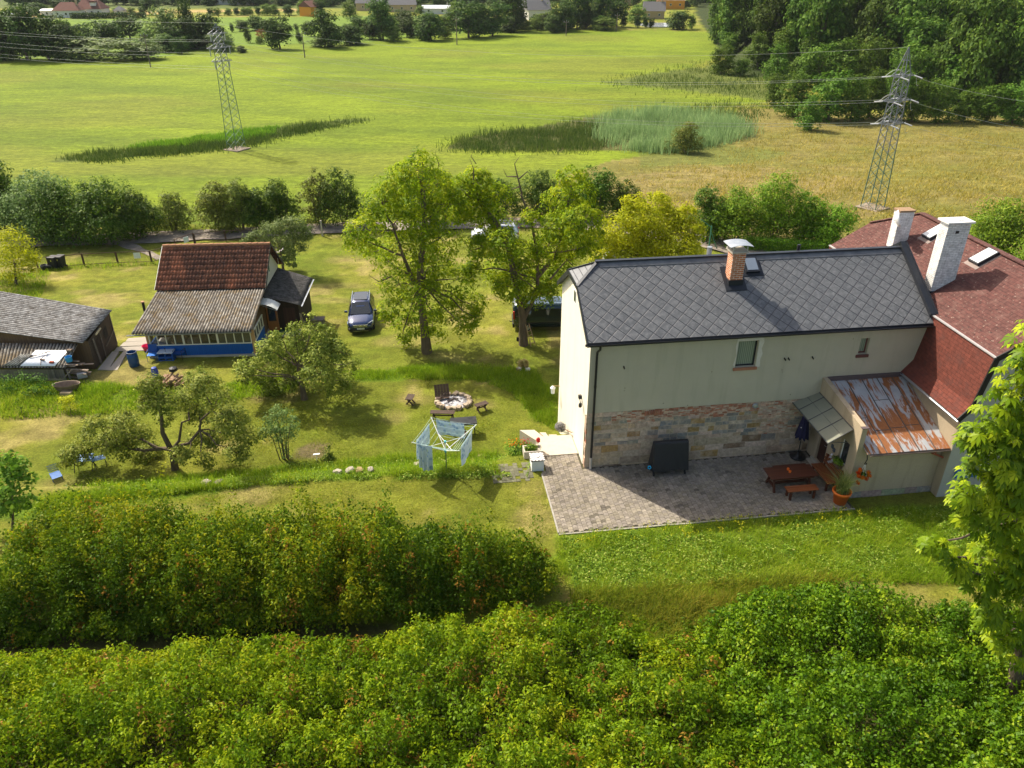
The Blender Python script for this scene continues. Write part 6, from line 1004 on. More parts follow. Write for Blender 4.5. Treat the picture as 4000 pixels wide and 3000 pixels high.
FARG = leafmat("far_light_leaf", [(0, (.05, .085, .02)), (.6, (.095, .14, .034)), (1, (.16, .20, .06))], .25, .6, .25)
WOODL = leafmat("wood_leaf", [(0, (.020, .042, .008)), (.6, (.048, .082, .013)), (1, (.10, .13, .025))], .2, .6, .4)
ALDER = leafmat("alder_leaf", [(0, (.030, .065, .010)), (.6, (.068, .12, .018)), (1, (.125, .18, .035))], .28, .55, .22)
REDB = leafmat("red_brown_leaf", [(0, (.10, .035, .015)), (1, (.26, .10, .05))], .2, .6, 0)
YELL = leafmat("yellow_sapling_leaf", [(0, (.24, .26, .01)), (1, (.50, .42, .03))], .35, .5, 0)
# ---------------------------------------------------------------- the big garden trees
b = G(1668, 1377); Tp = lambda px, py, dy=0: aty(px, py, b.y + dy) - b
plant("walnut_tree", "tall airy yellow green tree with single dark trunk on the lawn beside the blue car", "tree", b, pxblobs(b, [(1635, 670, 85), (1560, 720, 85), (1500, 790, 75), (1690, 730, 85), (1745, 800, 75), (1430, 900, 75), (1400, 930, 50), (1560, 850, 90), (1660, 860, 80), (1720, 930, 85), (1480, 980, 70), (1580, 990, 90), (1690, 1040, 95), (1790, 1090, 75), (1560, 1110, 80), (1660, 1160, 85), (1840, 1190, 65), (1760, 1200, 80), (1530, 1210, 55), (1590, 1270, 62), (1690, 1270, 65), (1800, 1270, 55), (1570, 1335, 32), (1640, 600, 22), (1860, 1240, 40)], .85, 3, .8), 25000, .215, WALN, 11, .30,
      tr_path=[[(0, 0, -.2), Tp(1660, 1300), Tp(1648, 1200), Tp(1640, 1100), Tp(1648, 980), Tp(1660, 860), Tp(1650, 740)], [Tp(1645, 1180), Tp(1600, 1060), Tp(1575, 1000, -.8), Tp(1540, 900, -1)]], dead=[([Tp(1530, 1080), Tp(1480, 1100), Tp(1440, 1075)], .06), ([Tp(1700, 700), Tp(1715, 640), Tp(1700, 600)], .05)], per=26, spread=.24, shell=.5, aspect=.42, droop=.35, twigs=160)
b = G(2046, 1347); Tp = lambda px, py, dy=0: aty(px, py, b.y + dy) - b
plant("walnut_tree", "forked leaning tree with bare dead top twigs in front of the dark van", "tree", b, pxblobs(b, [(1800, 740, 60), (1860, 700, 60), (1850, 800, 75), (1800, 830, 50), (1950, 760, 55), (1930, 860, 70), (1970, 950, 70), (1880, 960, 65), (1960, 1050, 80), (2060, 1010, 80), (2080, 1100, 70), (1990, 1120, 60), (2140, 960, 75), (2230, 690, 55), (2200, 780, 70), (2270, 760, 55), (2280, 860, 80), (2190, 880, 70), (2300, 960, 50), (2190, 1030, 70), (2240, 960, 60), (2120, 1150, 50), (2150, 1120, 45), (2080, 850, 45), (2050, 1175, 30), (1850, 1050, 40)], .8, 5, .9), 30000, .215, WALN, 12, .27,
      tr_path=[[(0, 0, -.2), Tp(2042, 1280), Tp(2040, 1230), Tp(2025, 1150), Tp(2005, 1060), Tp(1985, 960, .6), Tp(1930, 860, 1), Tp(1870, 790, 1)], [Tp(2042, 1250), Tp(2080, 1180), Tp(2100, 1120), Tp(2100, 1000), Tp(2075, 860), Tp(2035, 760)], [Tp(2100, 1080), Tp(2170, 1000), Tp(2200, 900), Tp(2225, 760)]], dead=[([Tp(2040, 760), Tp(2022, 690), Tp(2010, 640), Tp(2030, 610)], .06), ([Tp(2025, 700), Tp(2060, 670), Tp(2075, 690)], .05), ([Tp(2022, 690), Tp(1980, 690), Tp(1965, 660)], .05), ([Tp(2030, 730), Tp(2000, 740), Tp(1975, 720)], .04), ([Tp(1860, 640), Tp(1840, 610), Tp(1850, 590)], .03), ([Tp(1850, 720), Tp(1850, 660), Tp(1835, 620)], .05), ([Tp(2150, 1090), Tp(2210, 1020), Tp(2280, 1000)], .07), ([Tp(2210, 1010), Tp(2240, 1040), Tp(2260, 1060)], .04), ([Tp(1900, 960), Tp(1840, 980), Tp(1780, 900)], .07)], per=26, spread=.24, shell=.5, aspect=.42, droop=.35, twigs=160)
b = gp(8.6, 52.5)
plant("golden_tree", "dense golden yellow tree rising behind the dark grey roof ridge", "tree", b, pxblobs(b, [(2420, 900, 80), (2500, 840, 70), (2560, 800, 60), (2480, 790, 45), (2600, 860, 80), (2670, 840, 55), (2690, 900, 55), (2540, 930, 90), (2640, 960, 80), (2400, 980, 70), (2330, 930, 45), (2470, 1000, 80), (2700, 980, 50), (2560, 1020, 80), (2350, 1010, 45)], .8, 7), 26000, .205, GOLD, 13, .25, per=26, spread=.24, shell=.55, aspect=.42, droop=.35)
b = G(683, 1832); Tp = lambda px, py, dy=0: aty(px, py, b.y + dy) - b
plant("apple_tree", "wide spreading apple tree with crooked limbs, nearest on the terrace", "tree", b, pxblobs(b, [(590, 1500, 50), (640, 1570, 65), (570, 1580, 45), (730, 1560, 60), (800, 1510, 60), (850, 1560, 60), (780, 1620, 60), (900, 1640, 70), (960, 1700, 65), (850, 1720, 65), (930, 1770, 50), (480, 1660, 65), (540, 1700, 60), (430, 1720, 65), (350, 1720, 55), (300, 1770, 55), (260, 1790, 45), (370, 1660, 45), (470, 1750, 60), (570, 1770, 55), (720, 1780, 40, -1.2), (790, 1800, 40, -1.2), (640, 1640, 35), (760, 1720, 40), (690, 1760, 25, -.8)], .75, 9, .9), 23000, .13, APPL, 14, .16,
      tr_path=[[(0, 0, -.2), Tp(672, 1760), Tp(660, 1740), Tp(635, 1690), Tp(632, 1640), Tp(625, 1590)], [Tp(672, 1760), Tp(700, 1720), Tp(710, 1650), Tp(740, 1640)], [Tp(668, 1755), Tp(610, 1750), Tp(560, 1720), Tp(480, 1690)], [Tp(675, 1750), Tp(740, 1730), Tp(780, 1680), Tp(785, 1640), Tp(830, 1600)], [Tp(668, 1750), Tp(560, 1760), Tp(400, 1740)]], per=20, spread=.26, shell=.45, twigs=220)
b = G(1190, 1560); Tp = lambda px, py, dy=0: aty(px, py, b.y + dy) - b
plant("apple_tree", "round apple tree standing between the blue veranda and the fire pit", "tree", b, pxblobs(b, [(1080, 1310, 25), (1050, 1370, 55), (970, 1430, 50), (950, 1470, 40), (1020, 1460, 60), (1110, 1380, 65), (1180, 1330, 60), (1230, 1290, 40), (1270, 1320, 50), (1250, 1390, 70), (1320, 1370, 50), (1160, 1440, 70), (1330, 1440, 60), (1240, 1460, 65), (1060, 1510, 50), (1130, 1500, 45), (1300, 1500, 55), (1360, 1490, 35), (1380, 1420, 30), (1215, 1240, 14), (1150, 1280, 22)], .8, 10, .9), 17000, .15, APPL, 15, .18, tr_path=[[(0, 0, -.2), Tp(1182, 1520), Tp(1170, 1480), Tp(1165, 1430)]], per=20, spread=.26, shell=.5, twigs=160)
b = G(1108, 1062)
plant("apple_tree", "small leaning apple tree behind the tarred annexe roof", "tree", b, pxblobs(b, [(1060, 905, 40), (1000, 930, 35), (960, 940, 22), (1110, 890, 45), (1160, 880, 40), (1190, 910, 35), (1150, 950, 45), (1090, 960, 40), (1120, 1000, 38), (1140, 1030, 20), (1030, 960, 30)], .85, 12), 8500, .17, SILV, 16, .13, per=18, spread=.28, shell=.5)
b = G(1112, 1795)
plant("willow_shrub", "slender grey green shrub with many stems right of the spreading apple tree", "shrub", b, pxblobs(b, [(1060, 1640, 38), (1110, 1620, 35), (1090, 1680, 45), (1140, 1680, 35), (1040, 1690, 30), (1110, 1730, 38), (1080, 1610, 25), (1150, 1640, 25), (1115, 1770, 22)], 1, 13), 2600, .10, SILV, 17, .05, tr_path=[[(x, y, -.1), (x * 1.8, y * 1.8, 1.2), (x * 3.2, y * 3, 2.2)] for x, y in ((0, 0), (.12, .05), (-.12, .06), (.2, -.05), (-.2, -.05), (.05, .15))], per=16, spread=.3, shell=.3)
for q in [("butterfly_bush", "low flowering shrub with upright shoots right of the firewood heap", "shrub", (765, 1530), [(740, 1480, 40), (790, 1470, 45), (830, 1500, 40), (770, 1510, 50), (780, 1440, 18), (745, 1455, 16), (700, 1520, 35), (840, 1530, 35)], 3000, .10, APPL, .05), ("sapling", "small bright yellow leaved sapling in front of the stone block", "sapling", (272, 1612), [(255, 1565, 22), (280, 1560, 20), (270, 1585, 22), (292, 1575, 14)], 520, .10, YELL, .02), ("sapling", "thin nearly bare sapling tied to a stake, left of the yellow sapling", "sapling", (82, 1625), [(60, 1570, 14), (95, 1560, 10), (75, 1600, 16), (100, 1620, 16)], 150, .09, BRIGHT, .025), ("shrub", "small dark bush in the bare soil left of the dryer", "shrub", (1283, 1805), [(1280, 1770, 20), (1295, 1790, 22), (1270, 1795, 20), (1285, 1745, 12)], 500, .10, BUSH, .03),
          ("young_maple", "young maple with big leaves at the left picture edge", "tree", (45, 2075), [(50, 1830, 45), (90, 1860, 40), (20, 1870, 50), (110, 1880, 32), (60, 1920, 55), (30, 1980, 50), (90, 1960, 35), (-40, 1900, 70), (40, 1790, 25)], 1500, .21, leafmat("maple_leaf", [(0, (.04, .10, .012)), (.6, (.10, .18, .025)), (1, (.19, .25, .05))], .35, .5, 0), .06),
          ("tree", "feathery yellow green tree at the left edge beside the wheelie bins", "tree", (62, 1112), [(30, 930, 60), (90, 960, 55), (60, 1010, 60), (120, 1010, 40), (10, 1000, 60), (90, 1060, 45), (-60, 960, 90), (40, 1070, 45), (130, 1050, 25)], 5200, .17, GOLD, .12), ("weed_clump", "tangle of tall weeds against the lean-to front", "weeds", (90, 1545), [(30, 1500, 45), (90, 1490, 40), (150, 1500, 40), (60, 1540, 50), (130, 1545, 45), (190, 1535, 35), (225, 1545, 30), (10, 1550, 50), (215, 1500, 20)], 3400, .10, BUSH, .03)]:
    nm, lb, ct_, (x_, y_), bl_, n_, lf, mt, tk = q; b = G(x_, y_); plant(nm, lb, ct_, b, pxblobs(b, bl_, .85, 20), n_, lf, mt, hash(lb) % 997 if 0 else len(lb) * 7, tk, per=16, spread=.3, shell=.3)
# ---------------------------------------------------------------- bushes along the track
def bush(lb, px, pyb, pyt, wpx, mat, n, leaf, seed, nm="bush", cat="bush", grp="bushes along the track", trunk=.07, nb=13, base=None):
    b = base or G(px, pyb); Zt = aty(px, pyt, b.y).z - b.z; Z = b.y * CT - (b.z - CAMZ) * ST; hw_ = wpx / 2 / FPX * Z * 1.14; r = random.Random(seed); bl = []
    for k in range(nb):
        f = (k + .5) / nb; a_ = r.uniform(0, 6.28); rr_ = hw_ * r.uniform(.3, .78); zz = Zt * (.14 + .64 * f); sc = .50 + .20 * (1 - f); bl.append((rr_ * math.cos(a_) * (1.1 - .5 * f), rr_ * math.sin(a_) * .8 * (1.1 - .5 * f), zz, hw_ * sc, hw_ * sc, min(Zt * .24, hw_ * .55)))
    bl.append((r.uniform(-.2, .2) * hw_, 0, Zt * .86, hw_ * .3, hw_ * .3, Zt * .14)); st = []
    for k in range(6): a_ = k * 1.05 + r.random(); st.append([(.12 * math.cos(a_), .12 * math.sin(a_), -.15), (.3 * hw_ * math.cos(a_), .3 * hw_ * math.sin(a_), Zt * .4), (.5 * hw_ * math.cos(a_), .5 * hw_ * math.sin(a_), Zt * .7)])
    return plant(nm, lb, cat, b, bl, int(n * 1.6), leaf * 1.15, mat, seed, trunk, grp, tr_path=st, limbs=False, per=18, spread=.24, shell=.5)
for k, q in enumerate([("dark tree at the left edge rising above the grey green willow bush", 15, 905, 605, 190, BUSH, 5200, .24), ("big silvery willow bush, topmost of the dark mass left of the cottage", 190, 925, 660, 270, SILV, 6500, .22), ("dark green bush before the silvery willow bush", 300, 938, 705, 220, BUSH, 6200, .20), ("broad dark bush in the middle of the mass left of the cottage", 430, 938, 690, 230, BUSH, 6500, .20), ("dark bush at the right end of the mass left of the cottage", 545, 930, 740, 170, BUSH, 5200, .20), ("lone light green shrub standing in the gap of the track bushes", 682, 902, 745, 140, OLIVE, 3000, .17), ("low shaggy bush with drooping ochre shoots right of the track gap", 862, 902, 700, 140, OLIVE, 4200, .18), ("olive bush second from the track gap", 945, 903, 690, 130, OLIVE, 4200, .18), ("dark green bush third from the track gap", 1020, 900, 735, 120, BUSH, 4200, .18), ("dark bush with a ragged top behind the small apple tree", 1110, 893, 690, 130, BUSH, 4200, .18), ("thin tree like bush with visible stems above the concrete post", 1255, 882, 655, 130, OLIVE, 2600, .18), ("dark bush touching the left side of the tall airy tree", 1345, 878, 650, 150, BUSH, 4600, .18), ("dark pointed bush whose tip shows above the tall airy tree", 1640, 872, 575, 110, BUSH, 3600, .18), ("dark bush right behind the tall airy tree", 1740, 868, 650, 110, BUSH, 3200, .18), ("dark bush between the two big garden trees", 1960, 862, 690, 130, BUSH, 3400, .18), ("dark thicket bush behind the forked tree", 2110, 858, 665, 170, BUSH, 5200, .19), ("grey green willow bush behind the forked tree's right limb", 2215, 862, 720, 110, SILV, 3000, .18), ("round dark green bush above the forked tree's right side", 2335, 858, 650, 160, BUSH, 5000, .19), ("dark bush between forked tree and golden tree", 2440, 868, 700, 120, BUSH, 3200, .18), ("slim dark green bush right of the golden tree", 2755, 938, 715, 130, BUSH, 4600, .18), ("broad dark green bush with bare stems below, right of the golden tree", 2870, 948, 730, 190, BRIGHT, 5600, .18), ("tallest bush behind the ridge of the dark roof", 3020, 952, 665, 200, BRIGHT, 6400, .18), ("leafy bush right of the tallest bush behind the roof ridge", 3120, 955, 745, 160, BRIGHT, 4600, .18), ("low bush at the right end of the row behind the roof ridge", 3240, 965, 790, 170, BRIGHT, 4200, .18)]):
    bush(*q, seed=200 + k, base=None)
for k, (lb, x_, y_, top, w_) in enumerate([("yellow green bush behind the mossy roof, nearest the pylon", 42.0, 64.0, 770, 260), ("large yellow green bush at the right edge behind the mossy roof", 42.5, 57.0, 800, 330), ("small light bush behind the upper edge of the mossy roof", 33.5, 62.0, 850, 130)]):
    p_ = gp(x_, y_); ppx = topx(p_.x, p_.y, p_.z); bush(lb, ppx[0], 0, top, w_, BRIGHT if k < 2 else GOLD, 7000 if k < 2 else 1800, .20, 260 + k, base=p_, grp="bushes behind the red house")
hg = thing("hedge", "clipped bright green hedge behind the ridge of the dark roof", "hedge", G(3050, 985)); h0, h1 = G(2905, 975), G(3210, 1000); r_ = np.random.default_rng(4); n_ = 9000; f_ = r_.random(n_); P = np.outer(1 - f_, h0) + np.outer(f_, h1); P[:, 2] = gz(P[:, 0], P[:, 1]); P += np.c_[r_.normal(0, .05, n_), r_.uniform(-.5, .5, n_), r_.uniform(0, 1.25, n_)]; V, F, v = leafcards(P - np.array(hg.location), r_.normal(0, .5, (n_, 3)) + [0, -.3, .8], r_.uniform(.08, .16, n_), .55, 3); np_mesh("foliage", V, F, BRIGHT, hg, v); mb = MB(); [mb.tube([h0.lerp(h1, k / 14) - hg.location, h0.lerp(h1, k / 14) - hg.location + Vector((0, 0, .9))], .03, 5) for k in range(15)]; mb.build("stem", BARK, hg)
# ---------------------------------------------------------------- foreground thickets
def thicket(nm, lb, poly, hfun, dens, per, leaf, mat, seed, aspect=.5, red=.03):
    r = np.random.default_rng(seed); p = np.asarray(poly, float); lo, hi = p.min(0), p.max(0); n = int((hi - lo).prod() * dens); q = lo + r.random((n, 2)) * (hi - lo); q = q[inpoly(q[:, 0], q[:, 1], p)]; x, y = q[:, 0], q[:, 1]; n = len(q)
    g0 = gz(x, y); gx, gy = np.floor(x / .95), np.floor(y / .95); F1 = np.full(n, 9.); hs_ = lambda a, b, k: np.modf(np.abs(np.sin(a * 127.1 + b * 311.7 + k * 74.7 + seed) * 43758.5453))[0]
    for a in (-1, 0, 1):
        for b_ in (-1, 0, 1): F1 = np.minimum(F1, np.hypot((gx + a + hs_(gx + a, gy + b_, 1)) * .95 - x, (gy + b_ + hs_(gx + a, gy + b_, 2)) * .95 - y) * (.8 + .5 * hs_(gx + a, gy + b_, 3)))
    dome = 1 - .62 * np.clip(F1 / .68, 0, 1) ** 2; H = np.maximum(hfun(x, y), .25) * (.10 + 1.02 * dome) * r.uniform(.80, 1.16, n); sv = np.clip(fbm(x, y, 2.6, seed) * .9 + r.normal(0, .19, n) - .06, 0, .87); sv = np.where(r.random(n) < red * (1 + 2.5 * (fbm(x, y, 3.1, seed + 9) > .62)), r.uniform(.92, 1, n), sv)
    m = np.repeat(np.arange(n), per); k = len(m); u = r.random(k) ** .62; hh = H[m] * (.18 + .84 * u); rad = (.10 + .26 * (1 - u) ** .7) * r.random(k) ** .5 * 1.25; az = r.uniform(0, 2 * np.pi, k); lean = r.normal(0, .10, (n, 2))
    P = np.c_[x[m] + rad * np.cos(az) + lean[m, 0] * hh, y[m] + rad * np.sin(az) + lean[m, 1] * hh, g0[m] + hh]; Nn = np.c_[np.cos(az), np.sin(az), np.full(k, .75)] * np.array([.8, .8, 1]) + r.normal(0, .38, (k, 3)); vv = np.where(sv[m] > .9, sv[m], np.clip(sv[m] + r.normal(0, .09, k), 0, .88))
    V, F, v = leafcards(P, Nn, r.uniform(.6, 1.3, k) * leaf, aspect, seed, .3, vv); o = np_mesh(nm, V, F, mat, None, v); tag(o, lb, "thicket", None, "stuff"); return o
def edged(poly):
    p = np.asarray(poly, float)
    def d(x, y):
        m = np.full(x.shape, 1e9)
        for a, b in zip(p, np.roll(p, -1, 0)): e = b - a; t = np.clip(((x - a[0]) * e[0] + (y - a[1]) * e[1]) / (e @ e), 0, 1); m = np.minimum(m, np.hypot(x - a[0] - t * e[0], y - a[1] - t * e[1]))
        return m
    return d
TH1 = leafmat("dogwood_leaf", [(0, (.030, .062, .004)), (.4, (.076, .125, .006)), (.65, (.155, .185, .008)), (.88, (.25, .225, .010)), (.92, (.19, .09, .016)), (1, (.26, .13, .03))], .33, .45, 0)
TH2 = leafmat("privet_leaf", [(0, (.045, .088, .004)), (.4, (.108, .168, .006)), (.65, (.182, .222, .008)), (.88, (.245, .25, .012)), (.92, (.19, .09, .02)), (1, (.25, .14, .04))], .33, .42, 0)
TH3 = leafmat("glossy_shrub_leaf", [(0, (.030, .072, .004)), (.5, (.084, .150, .007)), (.88, (.18, .23, .012)), (1, (.20, .22, .03))], .3, .38, 0)
PA = [(-18, 18.0), (-9, 18.5), (-2, 19.3), (1.5, 20.3), (1.35, 21.6), (-1, 22.6), (-6, 23.2), (-12, 23.4), (-18, 23.4)]; dA = edged(PA)
thicket("shrub_thicket", "dark tall thicket with yellowish and reddish shoot tips, left of the block patio", PA, lambda x, y: (2.45 + 2.2 * (fbm(x, y, 2.6, 41) - .3)) * (.38 + .62 * sm(dA(x, y) / 1.5)), 34, 56, .115, TH1, 41, .55, .022)
PB = [(-19, 6), (-19, 17.2), (-9, 17.7), (-2, 18.5), (1.4, 19.6), (2.4, 19.9), (4.6, 19.0), (6.6, 18.9), (6.2, 16), (7.5, 6)]; dB = edged(PB)
thicket("shrub_thicket", "yellow green thicket filling the lower left foreground", PB, lambda x, y: (1.15 + 2.6 * (fbm(x, y, 2.3, 43) - .38)) * (.42 + .58 * sm(dB(x, y) / 1.6)) * (1 - .35 * sm((y - 16.5) / 2.5) * sm((x - 1) / 2)), 24, 46, .118, TH2, 43, .5, .035)
PC = [(6.4, 18.7), (8.2, 20.2), (10.5, 20.5), (13, 19.8), (19, 18.5), (19, 6), (7.2, 6), (6.0, 16)]; dC = edged(PC)
thicket("shrub_thicket", "fresh green glossy leaved thicket in the lower right foreground under the chestnut", PC, lambda x, y: (1.15 + 2.6 * (fbm(x, y, 2.1, 47) - .38)) * (.5 + .5 * sm(dC(x, y) / 1.2)), 24, 46, .112, TH3, 47, .62, .012)
# the chestnut at the right edge
bz = gp(13.0, 15.6); r_ = np.random.default_rng(77); cb_ = [(3990, 1460, 60), (3890, 1600, 70), (3960, 1690, 85), (3830, 1700, 55), (3780, 1745, 38), (3900, 1800, 85), (3990, 1850, 90), (3830, 1880, 65), (3760, 1935, 40), (3920, 1960, 85), (4000, 2040, 90), (3850, 2030, 60), (3760, 2010, 35), (3650, 2120, 36), (3620, 2150, 26), (3700, 2180, 40), (3760, 2220, 45), (3890, 2150, 75), (3980, 2220, 80), (3830, 2280, 60), (3920, 2330, 75), (3860, 2390, 50), (3960, 2430, 75), (3900, 2500, 50), (3960, 2550, 50), (4080, 1600, 120), (4090, 1900, 120), (4100, 2200, 130), (4120, 2480, 110), (4150, 1350, 120), (4060, 1420, 70)]
def chest(): 
    B = np.array(pxblobs(bz, [c + (-.4,) for c in cb_], .95, 5)); n = 2100; wt = B[:, 3] ** 2; bi = r_.choice(len(B), n, p=wt / wt.sum()); d = r_.normal(0, 1, (n, 3)); d[:, 2] += .3; d[:, 1] -= .2; d /= np.linalg.norm(d, axis=1)[:, None]; P = B[bi, :3] + d * (B[bi, 3] * (.45 + .7 * r_.random(n) ** .6))[:, None]
    Nn = d * .6 + np.array([0, -.15, .9]) + r_.normal(0, .28, (n, 3)); Nn /= np.linalg.norm(Nn, axis=1)[:, None]; t = r_.normal(0, 1, (n, 3)) + d; t -= Nn * (t * Nn).sum(1)[:, None]; t /= np.linalg.norm(t, axis=1)[:, None]; b_ = np.cross(Nn, t); S_ = r_.uniform(.15, .26, n); Vs, vs = [], []; lv_ = np.clip(.5 * r_.random(len(B))[bi] * .6 + .7 * r_.random(n), 0, 1)
    for a, sc in zip(np.radians([-125, -80, -40, 0, 40, 80, 125]), [.6, .85, 1, 1.08, 1, .85, .6]):
        dr_ = t * math.cos(a) + b_ * math.sin(a); sd_ = np.cross(Nn, dr_); l_ = (S_ * sc)[:, None]; dp = np.array([0, 0, -1]) * l_; base = P; q1 = P + dr_ * l_ * .64 + Nn * l_ * .10 + dp * .14; tip = P + dr_ * l_ + dp * .42 
        Vs.append(np.stack([base, q1 - sd_ * l_ * .19 + Nn * l_ * .06, tip, q1 + sd_ * l_ * .19 + Nn * l_ * .06], 1)); vs.append(np.repeat(np.clip(lv_ + r_.normal(0, .06, n), 0, 1), 4))
    V = np.concatenate([v.reshape(-1, 3) for v in Vs]); return V, np.arange(len(V)).reshape(-1, 4), np.concatenate(vs), B
V, F, v, B = chest(); CHL = leafmat("chestnut_leaf", [(0, (.04, .085, .004)), (.5, (.12, .175, .007)), (.85, (.25, .29, .012)), (1, (.36, .37, .03))], .30, .38, 0)
chs = thing("chestnut_tree", "horse chestnut with large fan shaped leaves at the right picture edge", "tree", bz); np_mesh("crown", V, F, CHL, chs, v); mb = MB(); tt_ = aty(4010, 2450, bz.y) - bz; t1_ = aty(4060, 2000, bz.y) - bz; t2_ = aty(4080, 1500, bz.y) - bz; f0_ = aty(3955, 2760, bz.y) - bz; mb.tube([f0_ + Vector((-.02, 0, -2.2)), f0_, aty(3975, 2600, bz.y) - bz, tt_, t1_, t2_], [.27, .22, .20, .18, .13, .07], 10); rr = random.Random(2)
for q in B: c_ = Vector(q[:3]); s_ = min((tt_, t1_, t2_, tt_.lerp(t1_, .5), t1_.lerp(t2_, .5)), key=lambda e: (e - c_).length + max(0, e.z - c_.z)); mb.tube(wob(s_, c_, 4, .12, rr), [.06, .05, .04, .03, .012], 6)
mb.build("trunk", BARK, chs)
# ---------------------------------------------------------------- grass and reeds (nobody could count them)
def grass(nm, lb, polys, n, h, wd, mat, seed, lean=.45, seg=1, clump=None, jit=None):
    r = np.random.default_rng(seed); Ps = []; ar = [abs(sum(a[0] * b[1] - b[0] * a[1] for a, b in zip(p, p[1:] + p[:1]))) for p in polys]
    for k, p in enumerate(polys): Ps.append(pxscatter(p, int(n * ar[k] / sum(ar)), seed + k))
    q = np.concatenate(Ps); q = q + r.normal(0, 1, q.shape) * np.array(jit or (8, 4)); P = Gv(q[:, 0], q[:, 1]); P[:, 2] -= .02; f = fbm(P[:, 0], P[:, 1], clump or 1.0, seed); hs = h * (.45 + 1.0 * f) * r.uniform(.6, 1.3, len(P)); keep = r.random(len(P)) < np.clip(f * 2.2 - .25, .1, 1); P, hs, f = P[keep], hs[keep], f[keep]
    V, F, v = blades(P, hs, np.full(len(P), wd) * r.uniform(.6, 1.4, len(P)), lean, seed, seg); v = np.clip(.6 * v + .5 * np.repeat(fbm(P[:, 0], P[:, 1], 2.5, seed + 3), 2 * (seg + 1)) - .05, 0, 1); o = np_mesh(nm, V, F, mat, None, v); return tag(o, lb, None, None, "stuff")
MEADG = leafmat("long_grass_blade", [(0, (.07, .14, .006)), (.45, (.15, .225, .012)), (.8, (.25, .28, .035)), (1, (.38, .33, .10))], .35, .6, 0)
grass("long_grass", "long lush grass and weeds between the block patio and the thickets", [[(2190, 2095), (2700, 2050), (3260, 2000), (4100, 1960), (4100, 2300), (3300, 2270), (3000, 2330), (2300, 2360), (2160, 2230)]], 62000, .26, .010, MEADG, 61, .6, 2, .7)
grass("long_grass", "unmown grass along the stone edged terrace bank", [[(150, 1960), (650, 1870), (1050, 1840), (1500, 1790), (1940, 1770), (1940, 1850), (1300, 1870), (600, 1935), (150, 2000)]], 30000, .36, .012, MEADG, 63, .5, 2, .9)
grass("long_grass", "unmown grass on the curved bank round the fire pit lawn", [[(1270, 1440), (1500, 1450), (1700, 1425), (2080, 1440), (2175, 1560), (2185, 1690), (2100, 1650), (2020, 1540), (1850, 1482), (1300, 1482)]], 26000, .30, .014, MEADG, 65, .5, 2, 1.1)
grass("long_grass", "tufts of grass round the shed, barrel lawn and left verge", [[(0, 1490), (400, 1500), (700, 1530), (1100, 1470), (1180, 1520), (700, 1600), (0, 1640)], [(0, 1080), (200, 1060), (150, 1180), (0, 1250)], [(150, 1040), (640, 1020), (640, 1034), (150, 1062)], [(150, 920), (700, 905), (1350, 880), (1350, 866), (700, 890), (150, 905)]], 22000, .32, .02, MEADG, 67, .5, 2, 1.1)
LAWNG = leafmat("mown_grass_blade", [(0, (.075, .125, .008)), (.5, (.15, .175, .018)), (.8, (.24, .215, .045)), (1, (.34, .26, .10))], .3, .7, 0)
grass("lawn_grass", "mown lawn grass between the house, the fire pit and the cottage", [[(250, 1640), (1150, 1560), (1300, 1480), (1850, 1490), (2030, 1560), (2100, 1680), (1940, 1770), (1500, 1790), (1050, 1840), (650, 1870), (250, 1900)], [(1350, 1880), (1950, 1850), (2110, 1900), (2170, 2080), (2100, 2120), (1300, 1990), (600, 1960)]], 70000, .075, .012, LAWNG, 69, .9, 1, .6)
RUSHL = leafmat("rush_blade", [(0, (.025, .045, .012)), (.6, (.055, .085, .022)), (1, (.12, .13, .04))], .2, .7, 0); REEDL = leafmat("reed_blade", [(0, (.10, .15, .09)), (.6, (.17, .24, .155)), (.9, (.26, .31, .22)), (1, (.32, .28, .16))], .3, .6, 0); HAYL = leafmat("dry_tussock_blade", [(0, (.14, .13, .025)), (.5, (.24, .19, .06)), (1, (.38, .28, .11))], .3, .7, 0)
grass("rushes", "dark rushes in a long wet strip round the foot of the left pylon", [[(250, 622), (480, 592), (560, 600), (760, 560), (900, 560), (700, 590), (400, 628)], [(480, 590), (800, 575), (930, 560), (1060, 530), (1200, 490), (1440, 468), (1240, 502), (1040, 552), (800, 590), (560, 610)]], 15000, .75, .05, RUSHL, 71, .35, 1, 4, (26, 7))
grass("rushes", "dark rushes in the wet hollow left of the pale reeds", [[(1745, 580), (1800, 545), (2000, 512), (2150, 505), (2150, 590), (1900, 592)], [(2150, 505), (2330, 470), (2350, 580), (2150, 592)]], 11000, .8, .05, RUSHL, 72, .35, 1, 3, (40, 10))
grass("rushes", "tussocky dark sedge between meadow and alders", [[(2350, 325), (2560, 290), (2900, 240), (3000, 300), (2980, 385), (2650, 345)], [(2480, 455), (2700, 425), (2960, 400), (3000, 440), (2900, 470)]], 7000, .8, .06, RUSHL, 73, .4, 1, 5, (50, 14))
grass("fresh_grass", "brighter green tall grass beside the left pylon", [[(490, 580), (760, 545), (920, 520), (1090, 495), (1060, 528), (930, 556), (760, 565)]], 9000, .7, .05, BRIGHT, 74, .4, 1, 4)
grass("reeds", "pale blue green reed bed in the pasture", [[(2345, 480), (2450, 455), (2700, 448), (2880, 480), (2925, 520), (2850, 555), (2700, 585), (2560, 597), (2430, 580), (2350, 540)]], 17000, 1.9, .055, REEDL, 75, .22, 2, 6, (28, 7))
grass("dry_grass", "dry yellow tussocks over the pasture in front of the alders", [[(2950, 480), (3300, 500), (3700, 500), (4100, 480), (4100, 690), (3400, 690), (2900, 640), (2850, 560)], [(2500, 640), (2900, 640), (3400, 690), (4100, 690), (4100, 850), (3500, 880), (2600, 880), (2450, 760)]], 24000, .42, .05, HAYL, 76, .6, 1, 3, (60, 14))
